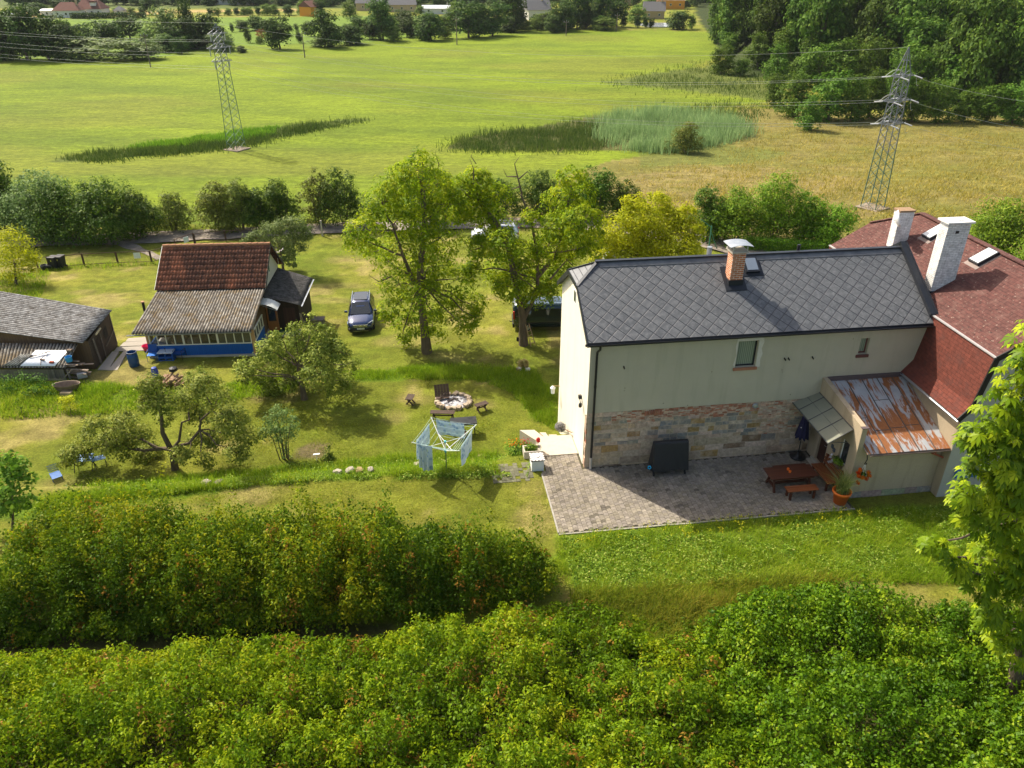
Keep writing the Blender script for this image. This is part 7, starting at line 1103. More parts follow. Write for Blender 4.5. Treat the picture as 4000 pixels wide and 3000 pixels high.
grass("long_grass", "thin olive brown weeds thinning out between the grass strip and the thickets", [[(2230, 2320), (2700, 2290), (3250, 2250), (3350, 2420), (3000, 2560), (2300, 2560)]], 26000, .42, .014, leafmat("weed_blade", [(0, (.05, .09, .008)), (.5, (.12, .145, .015)), (.8, (.20, .17, .03)), (1, (.26, .17, .06))], .3, .6, 0), 68, .5, 2, .8)
WEEDM = leafmat("weed_leaf", [(0, (.05, .10, .01)), (.5, (.12, .19, .025)), (.85, (.20, .26, .06)), (1, (.34, .33, .14))], .3, .5, 0)
for lb, poly_, n_, h_, sd_ in [("broad leaved weeds and clover in the grass strip in front of the patio", [(2190, 2100), (2700, 2060), (3260, 2005), (4050, 1965), (4050, 2260), (3300, 2240), (2600, 2300), (2250, 2330)], 26000, .24, 91), ("broad leaved weeds along the terrace bank and the dryer strip", [(300, 1930), (1000, 1840), (1500, 1800), (1950, 1790), (2080, 1800), (2060, 1870), (1300, 1880), (600, 1940)], 12000, .28, 92)]:
    q = pxscatter(poly_, n_, sd_); P = Gv(q[:, 0], q[:, 1]); f_ = fbm(P[:, 0], P[:, 1], .8, sd_); k_ = f_ > .45; P = P[k_]; r_ = np.random.default_rng(sd_); P[:, 2] += r_.random(len(P)) * h_ * f_[k_] * 1.4; V, F, v = leafcards(P, r_.normal(0, .5, P.shape) + [0, -.1, 1], r_.uniform(.05, .11, len(P)), .6, sd_, .2); tag(np_mesh("weeds", V, F, WEEDM, None, v), lb, None, None, "stuff")
fl = pxscatter([(2190, 2090), (2700, 2050), (3260, 2000), (3450, 2010), (3300, 2060), (2600, 2120), (2250, 2140)], 75, 5); P = Gv(fl[:, 0], fl[:, 1]); P = np.repeat(P, 6, 0); P[:, 2] += .3; r_ = np.random.default_rng(6); P += r_.normal(0, .05, P.shape); V, F, v = leafcards(P, r_.normal(0, .5, P.shape) + [0, -.3, 1], .05, .9, 4); tag(np_mesh("wild_flowers", V, F, YEF, None, v), "yellow wild flowers along the front kerb of the patio", None, None, "stuff")
# ---------------------------------------------------------------- far trees: a few kinds, then copies
protos = {}
def proto(kind, mat, bl, n, leaf, seed, tr=.03, **kw):
    me = plant("far_tree", "tree", "tree", (0, 0, 0), bl, n, leaf, mat, seed, tr, limbs=True, twigs=0, **kw); me["used"] = 0; protos[kind] = me
def rb(seed, n, w, z0, z1, rs, zs=.8): 
    r = random.Random(seed); o = []
    for k in range(n): a = r.uniform(0, 6.28); f = (k + .5) / n; z = z0 + (z1 - z0) * f; q = w * math.sqrt(r.random()) * math.sqrt(max(.08, 1 - (2 * f - 1) ** 2 * .75)); s = rs * r.uniform(.75, 1.2) * (1.1 - .35 * f); o.append((q * math.cos(a), q * math.sin(a), z, s, s, s * zs))
    return o
# unit trees: height 1, about 1 wide
proto("broad", FAR, rb(1, 16, .30, 0.22, .84, 0.194), 3250, .063, 301, .03, spread=.26, shell=.5, per=14); proto("broad2", FAR, rb(2, 17, .32, 0.19, .82, 0.194), 3250, .063, 302, .03, spread=.26, shell=.5, per=14); proto("tall", FAR, rb(3, 17, .24, 0.16, .88, 0.171, 1.1), 3125, .059, 303, .03, spread=.26, shell=.5, per=14)
proto("bushy", FAR, rb(4, 15, .30, 0.13, .76, 0.228), 3000, .069, 304, .025, spread=.26, shell=.5, per=14); proto("light", FARG, rb(5, 15, .30, 0.16, .80, 0.205), 3000, .063, 305, .03, spread=.26, shell=.5, per=14); proto("pale", SILV, rb(6, 15, .33, 0.14, .78, 0.217), 3000, .059, 306, .03, spread=.28, shell=.5, per=14); proto("brown", REDB, rb(7, 13, .28, 0.22, .8, 0.194), 900, .06, 307, .03, spread=.28, shell=.4, per=12)
proto("wood1", WOODL, rb(8, 18, .28, 0.17, .87, 0.182), 3625, .061, 308, .03, spread=.24, shell=.5, per=14); proto("wood2", WOODL, rb(9, 19, .26, 0.16, .87, 0.182, 1.0), 3625, .061, 309, .03, spread=.24, shell=.5, per=14); proto("alder1", ALDER, rb(10, 17, .30, 0.12, .86, 0.194), 4500, .048, 310, .025, spread=.26, shell=.45, per=16); proto("alder2", ALDER, rb(11, 17, .28, 0.10, .84, 0.194, 1.1), 4500, .048, 311, .025, spread=.26, shell=.45, per=16)
rt_ = random.Random(99)
def place(kind, base, H, Wd, label, cat="tree", group=None, name="tree"):
    p = protos[kind]
    if not p["used"]: o = p; p["used"] = 1
    else: o = copy_tree(p)
    if "used" in o and o is not p: del o["used"]
    o.name = name; o.location = base; o.rotation_euler = (0, 0, rt_.uniform(0, 6.28)); o.scale = (Wd, Wd, H); o["label"] = label; o["category"] = cat
    if group: o["group"] = group
    elif "group" in o: del o["group"]
    return o
MASS = []
def mass(nm, lb, items):
    Vs, Fs, vs, n = [], [], [], 0
    for kind, b, H, W_ in items:
        for ch in protos[kind].children:
            if not ch.name.startswith('crown'): continue
            me = ch.data; V = np.empty(len(me.vertices) * 3, np.float32); me.vertices.foreach_get('co', V); V = V.reshape(-1, 3); v = np.empty(len(V), np.float32); me.attributes['v'].data.foreach_get('value', v); a = rt_.uniform(0, 6.28); c_, s_ = math.cos(a), math.sin(a)
            V = V * [W_, W_, H]; Vs.append(np.c_[V[:, 0] * c_ - V[:, 1] * s_ + b[0], V[:, 0] * s_ + V[:, 1] * c_ + b[1], V[:, 2] + b[2]]); Fs.append(np.arange(len(V)).reshape(-1, 4) + n); vs.append(v); n += len(V); mt = me.materials[0]
    tag(np_mesh(nm, np.concatenate(Vs), np.concatenate(Fs), mt, None, np.concatenate(vs)), lb, None, None, 'stuff')
def ptree(kind, px, pyb, pyt, wpx, label, cat="tree", group=None, name="tree", sv=None, hk=1.22):
    b = G(px, pyb); H = (aty(px, pyt, b.y).z - b.z) * hk; Z = b.y * CT - (b.z - CAMZ) * ST
    if sv is not None: sv.append((kind, b, H, wpx / FPX * Z * 1.22)); return
    return place(kind, b - Vector((0, 0, .1)), H, wpx / FPX * Z * 1.22, label, cat, group, name)
TL = "trees of the belt behind the meadow"
for q in [("bushy", 25, 235, 45, 190, "dark tree at the left edge of the belt behind the meadow"), ("broad", 110, 236, 40, 150, "dark tree second from the left edge of the meadow belt"), ("broad2", 190, 234, 55, 170, "dark tree overlapped by power wires, third in the meadow belt"), ("bushy", 255, 234, 95, 160, "dark tree sloping down to the grey green bushes of the belt"), ("pale", 350, 236, 155, 230, "wide grey green willow bush left of the wooden pole"), ("pale", 520, 232, 150, 230, "wide grey green willow bush right behind the wooden pole"), ("tall", 270, 142, 88, 46, "slender lone tree in the far field below the white farmhouse"), ("broad", 425, 178, 88, 150, "dark round tree behind the two willow bushes"), ("broad2", 510, 150, 72, 120, "dark tree at the far field edge above the willow bushes"), ("light", 572, 178, 115, 90, "yellow green round tree right of the wooden pole"), ("pale", 640, 190, 35, 150, "tall silvery willow left of the left pylon"), ("tall", 745, 185, 14, 75, "grey poplar rising behind the left pylon"), ("broad", 690, 196, 100, 110, "dark tree at the foot of the silvery willow"), ("broad2", 770, 192, 78, 110, "dark tree just left of the left pylon's top"), ("bushy", 835, 186, 55, 130, "dark broad tree behind the left pylon's top"), ("bushy", 640, 204, 155, 80, "low dark bush in front of the silvery willow"), ("broad", 712, 210, 150, 64, "lone small dark tree left of the left pylon"), ("bushy", 775, 190, 112, 90, "dark round tree behind the left pylon's crossarms"), ("tall", 908, 126, 94, 22, "small thin tree right of the left pylon in the second field"), ("broad", 950, 122, 82, 70, "dark bush group in the second field, left one"), ("bushy", 1010, 118, 62, 90, "dark bush group in the second field, tall middle one"), ("bushy", 1060, 120, 80, 70, "dark bush group in the second field, right one"), ("tall", 970, 168, 116, 32, "slim young tree at the meadow edge left of the red brown tree"), ("brown", 1025, 160, 110, 48, "small red brown tree by the meadow edge"), ("bushy", 948, 206, 178, 44, "low olive bush at the meadow edge right of the left pylon"), ("light", 1018, 172, 142, 36, "small green bush below the red brown tree"), ("broad", 1095, 192, 78, 120, "big dark oak at the meadow edge right of the red brown tree"), ("pale", 1130, 118, 96, 22, "left one of three small pale bushes in the second field"), ("pale", 1160, 118, 92, 24, "middle one of three small pale bushes in the second field"), ("pale", 1184, 117, 94, 22, "right one of three small pale bushes in the second field"), ("tall", 1170, 168, 124, 30, "small dark tree beside the pole at the meadow edge"), ("broad2", 1216, 142, 86, 56, "dark round tree left of the big dark meadow edge tree"), ("pale", 1240, 184, 146, 76, "pale low bush at the foot of the big dark meadow edge tree"), ("bushy", 1285, 184, 42, 130, "tall dark full tree with pale bush at its foot"), ("bushy", 1380, 174, 94, 120, "round dark tree right of the tall dark full tree"), ("broad", 1445, 154, 98, 84, "dark low tree between round dark tree and olive oak"), ("broad2", 1497, 156, 8, 130, "large olive brown oak with open crown"), ("light", 1536, 162, 104, 76, "round light green tree before the olive brown oak"), ("broad", 1590, 146, 82, 80, "dark tree right of the round light green tree"), ("bushy", 1668, 158, 50, 130, "broad dark tree left of the second pole"), ("broad", 1575, 90, 42, 76, "dark round tree in the fields above the light green tree"), ("light", 1740, 150, 105, 60, "light bush between broad dark tree and the pole"), ("tall", 1484, 160, 130, 20, "tiny upright bush by the olive oak"), ("broad", 1830, 148, 20, 170, "huge dark tree behind the third wooden pole"), ("broad2", 1925, 140, 24, 130, "huge dark tree right of the third wooden pole"), ("tall", 2005, 122, -45, 130, "very tall dark tree left of the white houses"), ("light", 2050, 122, 80, 50, "light bushes at the meadow edge below the white houses"), ("light", 2100, 118, 70, 60, "light green tree in front of the white houses"), ("broad", 2190, 122, 20, 110, "dark tree right of the white houses"), ("broad2", 2145, 118, 60, 60, "small dark tree close to the white houses"), ("tall", 2255, 112, -30, 120, "tall dark poplar right of the fourth pole"), ("tall", 2290, 112, 26, 44, "narrow pointed tree before the tall dark poplar"), ("bushy", 2330, 108, -40, 110, "dark tree behind the narrow pointed tree"), ("broad", 2348, 108, 48, 50, "small dark tree left of the fifth pole"), ("broad", 2410, 104, -5, 100, "dark tree behind the fifth pole"), ("tall", 2392, 106, 72, 26, "small pointed tree left of the fifth pole's foot"), ("tall", 2436, 106, 66, 36, "small pointed tree right of the fifth pole's foot"), ("light", 2480, 90, 25, 80, "light tree left of the brown house by the pond"), ("broad", 2490, 108, 68, 34, "left tree at the pond shore"), ("broad2", 2520, 108, 66, 34, "middle tree at the pond shore"), ("broad", 2545, 110, 74, 26, "right tree at the pond shore"), ("bushy", 2652, 116, 44, 104, "big round bush right of the pond"), ("light", 2700, 112, 62, 30, "small light tree at the right end of the pond")]:
    ptree(*q, group=TL)
for k, (px_, pt_, w_) in enumerate([(825, 32, 28), (850, 31, 36), (890, 33, 34), (925, 31, 32), (952, 30, 36), (978, 28, 34), (1008, 28, 28), (1045, 17, 46), (1076, 19, 42), (1126, 21, 54)]):
    ptree("light" if k % 3 else "broad", px_, 60, pt_, w_, "small round orchard tree in the row along the stubble strip", "tree", "orchard trees along the stubble strip")
for q in [("light", 452, 56, 32, 46, "round light bush right of the white farmhouse"), ("light", 512, 54, 30, 40, "round light bush behind the garden pavilion"), ("broad", 556, 56, 28, 34, "small dark tree right of the garden pavilion"), ("broad", 586, 58, -12, 80, "big dark round tree at the end of the farm hedge"), ("bushy", 140, 60, 10, 90, "dark tree left of the small white shed"), ("light", 1370, 70, 6, 60, "light green round tree left of the brown roofed house"), ("broad", 1250, 62, 4, 50, "dark tree right of the orange shed"), ("light", 1180, 58, 5, 50, "light tree left of the orange shed"), ("light", 1640, 55, 22, 50, "light tree left of the white barn"), ("light", 1780, 62, 8, 70, "light tree right of the white barn")]: ptree(*q, group="trees round the farmhouses")
rt2 = random.Random(5)
for k in range(120):
    px_ = 20 + 2760 * (k + rt2.random()) / 120; pb = rt2.choice([34, 26, 18, 10, 4]); hpx = rt2.uniform(28, 58)
    if 300 < px_ < 1250: pb = min(pb, 22)
    ptree(rt2.choice(["broad", "broad2", "bushy", "light", "broad"]), px_, pb, pb - hpx, rt2.uniform(45, 75), "dark tree in the dense belt along the top picture edge", "tree", "trees of the far village belt", sv=MASS if k % 3 else None)
mass("far_woodland", "dark woodland belt along the top picture edge behind the single trees", MASS)
rt3 = random.Random(8)
for k in range(18):
    px_ = (10 + 330 * (k + rt3.random()) / 10) if k < 10 else 640 + 260 * (k - 10 + rt3.random()) / 8; pb = rt3.uniform(165, 225); ptree(rt3.choice(["broad", "broad2", "bushy", "pale"]), px_, pb, pb - rt3.uniform(55, 90), rt3.uniform(80, 120), "dark filling tree of the dense meadow belt left of or behind the left pylon", "tree", "undergrowth trees of the meadow belt")
for k in range(24):
    px_ = 1390 + 1000 * (k + rt3.random()) / 24; pb = rt3.uniform(108, 128) + max(0, 1900 - px_) * .045; ptree(rt3.choice(["broad", "bushy", "bushy", "light"]), px_, pb, pb - rt3.uniform(40, 75), rt3.uniform(70, 105), "dark filling tree of the dense belt between olive oak and tall poplar", "tree", "undergrowth trees right of the meadow belt")
# alders at the pasture edge
AG = "alders and willows at the pasture edge"
for k, q in enumerate([(2815, 290, 185, 110, "dark olive alder nearest the meadow tip"), (2890, 296, 236, 90, "low grey green willow right of the nearest alder"), (2850, 214, 135, 100, "dark tree behind the meadow tip at the wood's corner"), (2960, 262, 140, 130, "tall light alder above the sedge"), (3060, 262, 125, 150, "tall alder in the upper row before the wood"), (3150, 300, 150, 150, "broad alder in the middle of the upper row"), (3190, 345, 190, 190, "bright alder left of the right pylon's wires"), (3290, 350, 170, 190, "bright wide alder in the middle row"), (3390, 350, 170, 170, "bright alder left of the right pylon's top"), (3030, 335, 190, 130, "dark alder in front of the tall ones"), (3020, 415, 300, 110, "dark alder at the left end of the front row"), (3090, 455, 305, 160, "grey green alder second in the front row"), (3235, 472, 300, 190, "biggest bright alder in the front row"), (3150, 508, 385, 120, "low round alder standing out into the pasture"), (3320, 470, 310, 150, "upright alder right of the biggest one"), (3390, 462, 290, 140, "alder just left of the right pylon's arms"), (3480, 470, 290, 150, "alder behind the right pylon's body"), (3560, 474, 330, 130, "lower alder right of the right pylon"), (3650, 476, 330, 150, "alder second right of the right pylon"), (3850, 476, 345, 150, "alder fourth right of the right pylon"), (3950, 482, 335, 160, "alder at the right picture edge before the wood"), (3760, 474, 360, 130, "small alder third right of the right pylon"), (3560, 380, 200, 200, "tall alder behind the right pylon's tip"), (3720, 400, 230, 180, "tall alder at the foot of the wood, right of the pylon")]):
    ptree("alder1" if k % 2 else "alder2", *q, group=AG)
p = G(2672, 596); bush("round dark bush standing in the reed bed", 2672, 596, 472, 112, OLIVE, 3600, .19, 390, base=p, grp=None)
# the wood on the slope
WM = []; WG = "trees of the dark wood on the slope"; cnt = 0; pts = []
rw = random.Random(12); WP = [(2790, 165), (2850, 262), (2950, 240), (3300, 330), (3650, 392), (4050, 468), (4600, 480), (4600, -900), (2780, -900)]
for yy in np.arange(100, 330, 9.5):
    for xx in np.arange(20, 170, 9.5):
        x_, y_ = xx + rw.uniform(-3.4, 3.4), yy + rw.uniform(-3.4, 3.4); z_ = float(gz(x_, y_)); u_, v_ = topx(x_, y_, z_); tu, tv = topx(x_, y_, z_ + 19)
        if -100 < u_ < 4250 and inpoly(np.array([u_]), np.array([v_]), WP)[0] and v_ > -330: pts.append((y_, x_, z_, u_))
pts.sort(); seen = []
for y_, x_, z_, u_ in pts:
    if cnt >= 190: break
    if cnt >= 84: WM.append(("wood1" if rw.random() < .5 else "wood2", Vector((x_, y_, z_ - .2)), rw.uniform(15, 21), rw.uniform(11, 15))); cnt += 1; continue
    place("wood1" if rw.random() < .5 else "wood2", Vector((x_, y_, z_ - .2)), rw.uniform(15, 21) * (1.0 if y_ < 200 else .9), rw.uniform(11, 15), "dark green tree of the dense wood on the far slope", "tree", WG); cnt += 1
mass("hillside_wood", "upper part of the dark wood on the far slope, behind its front trees", WM)
for p in list(protos.values()):
    if not p["used"]:
        for ch in list(p.children): bpy.data.objects.remove(ch)
        bpy.data.objects.remove(p)
    elif "used" in p: del p["used"]
# ---------------------------------------------------------------- far buildings
FW = flat("far_white_wall", (.66, .64, .58), .9, 0, .1, .12, 1); FR = flat("far_brown_roof", (.17, .085, .065), .9, 0, .1, .25, 2); FGY = flat("far_grey_roof", (.16, .155, .155), .9, 0, .1, .25, 2); FB = flat("far_ochre_wall", (.45, .34, .2), .9, 0, .1, .15, 1); FO = flat("far_orange_wall", (.70, .30, .04), .8, 0, .1, .1, 1); FT = flat("far_tin_roof", (.60, .62, .66), .5, 0, .3, .1, 1)
def farhouse(lb, px, py, wm, dm, hw_, hr, wall, roof, rz=0, hip=0., chim=None, wins=3, nm="house", cat="house"):
    o = G(px, py); h = thing(nm, lb, cat, o, rz); w2, d2 = wm / 2, dm / 2; MB().bb(-w2, w2, -d2, d2, -1.5, hw_).prism([(-w2 + .01, -d2, hw_), (-w2 + .01, d2, hw_), (-w2 + .01, 0, hw_ + (hr - .1) * (1 if hip == 0 else .02))], (wm - .02, 0, 0)).build("wall", wall, h); e = .45
    A = [(-w2 - e, -d2 - e, hw_ - .1), (w2 + e, -d2 - e, hw_ - .1), (w2 + e, d2 + e, hw_ - .1), (-w2 - e, d2 + e, hw_ - .1), (-w2 - e + hip, 0, hw_ + hr), (w2 + e - hip, 0, hw_ + hr)]; rf = MB().add(A, [(0, 1, 5, 4), (2, 3, 4, 5), (1, 2, 5), (3, 0, 4), (3, 2, 1, 0)]).build("roof", roof, h)
    for k in range(wins): x_ = -w2 + wm * (k + .5) / wins; wn = MB().bb(x_ - .5, x_ + .5, -d2 - .04, -d2 + .02, hw_ * .35, hw_ * .35 + 1.1).build("window", CREAM, h); MB().bb(x_ - .4, x_ + .4, -d2 - .06, -d2 - .03, hw_ * .35 + .1, hw_ * .35 + 1.0).build("pane", GLASS, wn)
    if chim is not None: MB().bb(chim - .35, chim + .35, -.3, .4, hw_, hw_ + hr + 1.0).build("chimney", FB, rf)
    return h
farhouse("left wing of the long white farmhouse with brown hipped roof beyond the fields", 275, 67, 11, 8, 3.0, 3.2, FW, FR, R(6), 3.2, 4, 3); h2 = farhouse("right wing of the white farmhouse with dormer and white chimney", 366, 60, 12, 9, 3.0, 4.2, FW, FR, R(2), 3.4, -1.5, 4); MB().bb(1.2, 3.6, -4.0, -1.5, 4.2, 5.6).build("dormer", FW, h2); MB().prism([(1.0, -4.2, 5.6), (3.8, -4.2, 5.6), (3.4, -4.2, 6.3), (1.4, -4.2, 6.3)], (0, 3.2, 0)).build("dormer_roof", FR, h2)
farhouse("small white shed with flat pale roof left of the farmhouse", 198, 64, 6, 5, 2.6, .6, FW, FT, 0, 0, None, 1, "shed", "shed"); farhouse("little grey roofed garden pavilion right of the farmhouse", 472, 58, 4, 4, 2, 1.8, FW, FGY, 0, 2.2, None, 1, "pavilion", "pavilion"); farhouse("red brown roofed house half hidden at the top left edge", 300, 18, 16, 8, 3, 3.5, FW, FR, R(4), 0, None, 2); farhouse("long grey roofed house behind the orchard row at the top edge", 900, 16, 22, 9, 3, 4, FW, FGY, R(3), 0, None, 2); farhouse("dark roofed barn at the top edge right of the orchard row", 1040, 16, 20, 9, 3, 4, FB, FGY, R(-4), 0, None, 2)
farhouse("small orange gabled shed with red brown end beyond the second field", 1212, 62, 6, 7, 4, 2.4, FO, FR, R(60), 0, None, 0, "shed", "shed"); farhouse("brown roofed house behind the olive oak", 1455, 40, 14, 9, 3.4, 4.4, FB, FGY, R(-8), 0, 3, 2); farhouse("grey roofed pale house right of the brown roofed one", 1572, 44, 14, 9, 3.2, 3.6, FB, FGY, R(5), 1, None, 3); farhouse("low white barn with bright tin roof on the far field edge", 1705, 54, 13, 6, 2.6, 1.2, FW, FT, R(-3), 0, None, 2, "barn", "barn"); farhouse("small white open shed right of the low white barn", 1738, 54, 5, 5, 2.0, .7, FW, FT, R(-3), 0, None, 0, "shed", "shed")
farhouse("big white house with pale roof at the top edge, right of the barn", 1790, 22, 12, 9, 6, 4, FW, FT, R(10), 0, None, 3); farhouse("white house with grey gabled roof in the trees behind the meadow", 2098, 76, 10, 8, 4.0, 3.6, FW, FGY, R(14), 0, 2, 2); farhouse("upper white house with grey roof behind the gabled one", 2090, 52, 11, 8, 4.0, 3.4, FW, FGY, R(-6), 0, None, 3); farhouse("pale roofed long house above the white houses", 2070, 26, 14, 8, 4, 3, FW, FT, R(3), 0, None, 3); farhouse("dark roofed brown house with chimney by the pond", 2552, 72, 9, 7, 3.2, 3.6, FB, FGY, R(-6), 0, 3.2, 2); farhouse("orange walled house with pale roof at the top edge above the pond", 2615, 34, 14, 9, 4.4, 2.8, FO, FT, R(-4), 0, None, 3); farhouse("grey roofed house left of the orange walled one", 2400, 20, 16, 9, 4, 4, FB, FGY, R(4), 0, None, 2)
wv = thing("far_van", "white van parked by the dark trees at the upper left edge", "van", G(38, 68), R(5)); loft([vsec(*q) for q in st]).build("body", carpaint("van_white", (.75, .76, .78)), wv, True)
for s_ in (-1, 1): MB().prism([(-.4, s_ * .93, 1.12), (.95, s_ * .93, 1.12), (.9, s_ * .842, 1.68), (-.35, s_ * .842, 1.68)], (0, s_ * .015, 0)).build("side_window", CARGLASS, wv)
fh = thing("hedge", "long dark clipped hedge in front of the white farmhouse", "hedge", G(430, 73)); h0, h1 = G(278, 73), G(572, 72); r_ = np.random.default_rng(14); n_ = 5200; f_ = r_.random(n_); P = np.outer(1 - f_, h0) + np.outer(f_, h1) + np.c_[r_.normal(0, .1, n_), r_.uniform(-.9, .9, n_), r_.uniform(-.3, 2.4, n_)]; V, F, v = leafcards(P - np.array(fh.location), r_.normal(0, .5, (n_, 3)) + [0, -.4, .7], .6, .6, 3); np_mesh("foliage", V, F, FAR, fh, v)
pnd = N("pond_water"); pnd.col((.30, .33, .36), .12, 0, .6); pnd.bump(pnd.noise(2, 2, pnd.pos()), .02, .1); pc_ = G(2578, 100); mb = MB(); mb.prism([(pc_.x + 9.5 * math.cos(a) * (1 + .12 * math.sin(3 * a)), pc_.y + 11 * math.sin(a) * (1 + .1 * math.cos(2 * a)), pc_.z + .35) for a in np.linspace(0, 2 * math.pi, 40)[:-1]], (0, 0, -.6)); tag(mb.build("pond", pnd.m), kind="structure")
# ---------------------------------------------------------------- pylons, poles and wires
STEELG = flat("green_grey_steel", (.10, .17, .12), .6, .2, .4, .25); STEEL = flat("galvanised_steel", (.17, .185, .205), .5, .4, .4, .2); CER = flat("grey_insulator", (.36, .37, .39), .4, 0, .5, .1)
def pylon(lb, base, H, w0, w1, arms, arm_l, rz, zg, seg=17):
    """lattice mast; arms at heights; zg = height where green paint ends"""
    t = thing("pylon", lb, "pylon", base, rz); hb = arms[-1][0] * 0 + max(a for a, _ in arms) + .25; lo, hi = MB(), MB(); cr = [(-1, -1), (1, -1), (1, 1), (-1, 1)]; wz = lambda z: (w0 + (w1 - w0) * min(1, z / hb)) / 2
    nd = [hb * (1 - (1 - k / seg) ** 1.15) for k in range(seg + 1)]
    for a, b in zip(nd, nd[1:]):
        mb = lo if b <= zg else hi; wa, wb = wz(a), wz(b)
        for k in range(4):
            c, d = cr[k], cr[(k + 1) % 4]; mb.bar((c[0] * wa, c[1] * wa, a), (c[0] * wb, c[1] * wb, b), .085, .085); mb.bar((c[0] * wa, c[1] * wa, a), (d[0] * wb, d[1] * wb, b), .032, .032); mb.bar((d[0] * wa, d[1] * wa, a), (c[0] * wb, c[1] * wb, b), .032, .032)
    for c in cr: hi.bar((c[0] * wz(hb), c[1] * wz(hb), hb), (0, 0, H), .075, .075); hi.bar((c[0] * wz(hb) * .5, c[1] * wz(hb) * .5, (hb + H) / 2), (c[1] * wz(hb) * .5, -c[0] * wz(hb) * .5, (hb + H) / 2), .05, .05)
    if lo.v: lo.build("lower_lattice", STEELG, t)
    hi.build("lattice", STEEL, t)
    for z, l in arms:
        mb = MB(); w_ = wz(z)
        for s in (-1, 1): mb.bar((0 - l, s * w_, z), (l, s * w_, z), .075, .075); mb.bar((-l, s * w_, z), (0, s * w_, z + .55), .05, .05); mb.bar((l, s * w_, z), (0, s * w_, z + .55), .05, .05)
        for x_ in (-l, -l * .5, l * .5, l): mb.bar((x_, -w_, z), (x_, w_, z), .07, .07)
        am = mb.build("crossarm", STEEL, t)
        for x_ in (-l, l):
            for s in ((-1, 1) if arm_l else (0,)):
                if s: MB().tube([(x_, s * w_, z), (x_ + .0, s * (w_ + .9), z - .18)], [.06, .06], 8).build("insulator", CER, am)
                else: MB().tube([(x_, 0, z), (x_, 0, z - .95)], [.07, .07], 7).build("insulator", CER, am)
    MB().bb(-w0 * .75, w0 * .75, -w0 * .75, w0 * .75, -.3, .12).build("footing", flat("pylon_footing", (.24, .19, .14), .95), t); return t
LB = G(925, 584); zz_ = lambda px, py, b: aty(px, py, b.y).z - b.z
RB = Vector((38.2, 81.0, float(gz(38.2, 81)))); dl_ = (RB - LB).xy.normalized(); aL = math.atan2(dl_.y, dl_.x) + R(90); HLp = zz_(840, 90, LB); armL = [zz_(845, 131, LB), zz_(852, 186, LB), zz_(862, 238, LB)]
pylon("slender green grey lattice pylon standing in the rushes of the meadow", LB, HLp, 1.9, .95, [(armL[0], 1.35), (armL[1], 1.9), (armL[2], 1.4)], False, aL, armL[2] - .8)
HRp = zz_(3584, 184, RB); armR = [zz_(3553, 296, RB), zz_(3528, 392, RB), zz_(3506, 481, RB)]; aR = math.atan2(dl_.y, dl_.x) + R(62)
pylon("leaning looking steel lattice pylon behind the red roofed house", RB, HRp, 1.7, 1.0, [(armR[0], 1.2), (armR[1], 1.5), (armR[2], 1.2)], True, aR, armR[2] - 2.4, 15)
WIRE = flat("bare_wire", (.36, .38, .33), .7, 0, .4, .1)
def wire(lb, a, b, sag, r=.012, n=26):
    a, b = Vector(a), Vector(b); mb = MB(); mb.tube([a.lerp(b, i / n) - a - Vector((0, 0, 4 * sag * (i / n) * (1 - i / n))) for i in range(n + 1)], r, 5); o = mb.build("power_wire", WIRE); o.location = a; return tag(o, lb, "power wire", "power wires of the two pylons")
def armp(base, rz, x, z, y=0): return base + Vector((math.cos(rz) * x - math.sin(rz) * y, math.sin(rz) * x + math.cos(rz) * y, z))
NL = LB + Vector((-dl_.x, -dl_.y, 0)) * 95; NL.z = LB.z + 1.0
wire("topmost single wire between the tips of the two pylons", LB + Vector((0, 0, HLp)), RB + Vector((0, 0, HRp)), 2.2); wire("topmost single wire from the left pylon's tip to the left picture edge", LB + Vector((0, 0, HLp)), NL + Vector((0, 0, HLp)), .9)
for k, nm in enumerate(("upper", "middle", "lower")):
    lx = (1.35, 1.9, 1.4)[k]; rx = (1.2, 1.5, 1.2)[k]
    for s, fn in ((-1, "farther"), (1, "nearer")):
        A_ = armp(LB, aL, s * lx, armL[k] - .95); wire("%s wire of the pair on the pylons' %s crossarms" % (fn, nm), A_, armp(RB, aR, s * rx, armR[k] - .1, .6 * 1), 2.6); wire("%s wire from the left pylon's %s crossarm to the left picture edge" % (fn, nm), A_, armp(NL, aL, s * lx, armL[k] - .95), 1.2)
    wire("wire leaving the right pylon's %s crossarm to the right" % nm, armp(RB, aR, (1.2, 1.5, 1.2)[k], armR[k] - .2, -.9), aty((4400, 4400, 4400)[k], (430, 548, 622)[k], 74.0), .6)
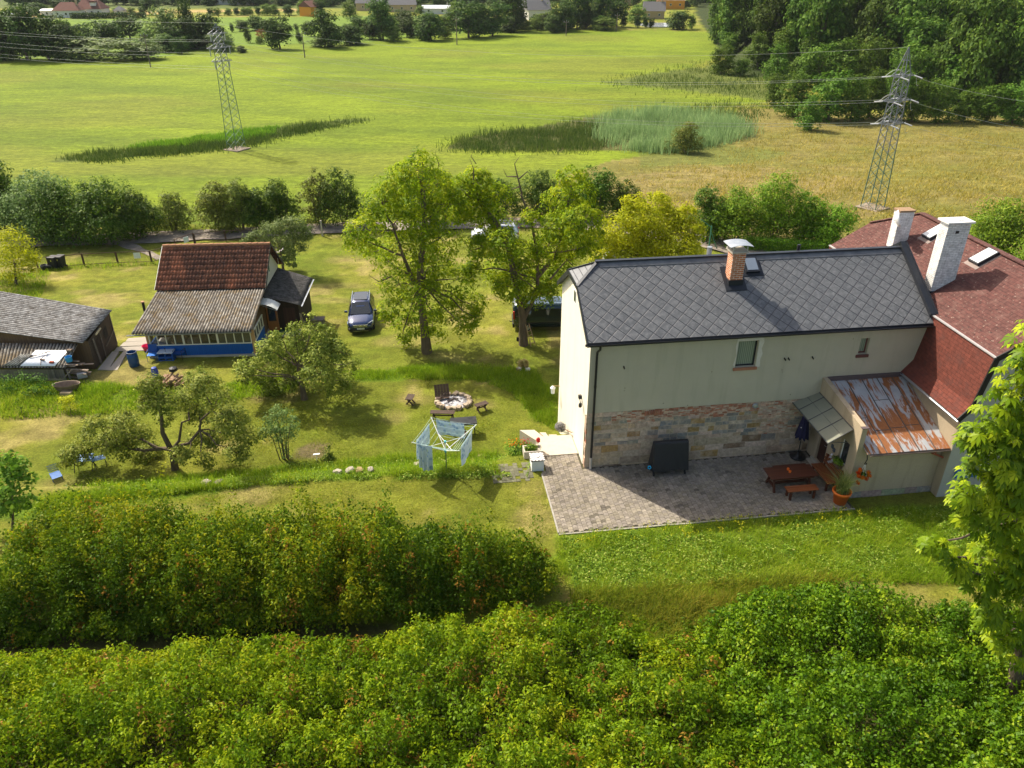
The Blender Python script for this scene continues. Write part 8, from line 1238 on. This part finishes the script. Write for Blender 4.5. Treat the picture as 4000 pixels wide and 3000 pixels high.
mb = MB(); arc = lambda a, b, up, n=8: [Vector(a).lerp(Vector(b), i / n) + Vector((0, 0, up * math.sin(math.pi * i / n))) for i in range(n + 1)]
for k in range(3):
    for s in (-1, 1): mb.tube(arc((-s * 0 - 1.6, .2 * s, armR[k] - .2), (.2, .5 * s, armR[k] + .25), .5), .014, 5)
    mb.tube(arc((1.2, -.6, armR[k] + .4), (1.6, -.9, armR[k] - .6), -.5), .014, 5)
jl = mb.build("jumper_wires", WIRE); pr_ = [o for o in bpy.data.objects if o.name.startswith("pylon") and o.location.x > 30][0]; jl.parent = pr_; jl.rotation_euler = (0, 0, -aR + math.atan2(dl_.y, dl_.x))
PW = wood("pole_wood", (.12, .09, .07), (.20, .16, .13), .9, 2)
for k, (px_, pb, pt_, lb) in enumerate([(589, 263, 134, "first wooden pole from the left at the far edge of the meadow"), (1191, 226, 126, "second wooden pole from the left, with three upright insulators"), (1785, 175, 70, "third wooden pole from the left before the huge dark trees"), (2211, 140, 82, "fourth wooden pole from the left, short one left of the tall poplar"), (2408, 122, 56, "fifth wooden pole from the left with a broad crossarm")]):
    b = G(px_, pb); h = aty(px_, pt_, b.y).z - b.z; t = thing("wooden_pole", lb, "pole", b, 0, "wooden poles at the meadow edge"); MB().tube([(0, 0, -.5), (0, 0, h)], [.17, .11], 8).build("shaft", PW, t); ca_ = MB().bb(-.9, .9, -.06, .06, h - .5, h - .36).build("crossarm", PW, t)
    for x_ in (-.8, 0, .8): MB().tube([(x_, 0, h - .36), (x_, 0, h + .02 if x_ else h + .3)], .06, 6).build("insulator", CER, ca_)
# ---------------------------------------------------------------- summer haze over the valley
hz = bpy.data.materials.new("summer_haze"); hz.use_nodes = True; hn = hz.node_tree; hn.nodes.clear(); ho = hn.nodes.new("ShaderNodeOutputMaterial"); pv = hn.nodes.new("ShaderNodeVolumePrincipled"); pv.inputs["Color"].default_value = (.80, .86, .90, 1); pv.inputs["Density"].default_value = .00006; hn.links.new(pv.outputs[0], ho.inputs[1])
hzo = MB().bb(-900, 900, -20, 1400, -12, 130).build("haze", hz); tag(hzo, kind="stuff")
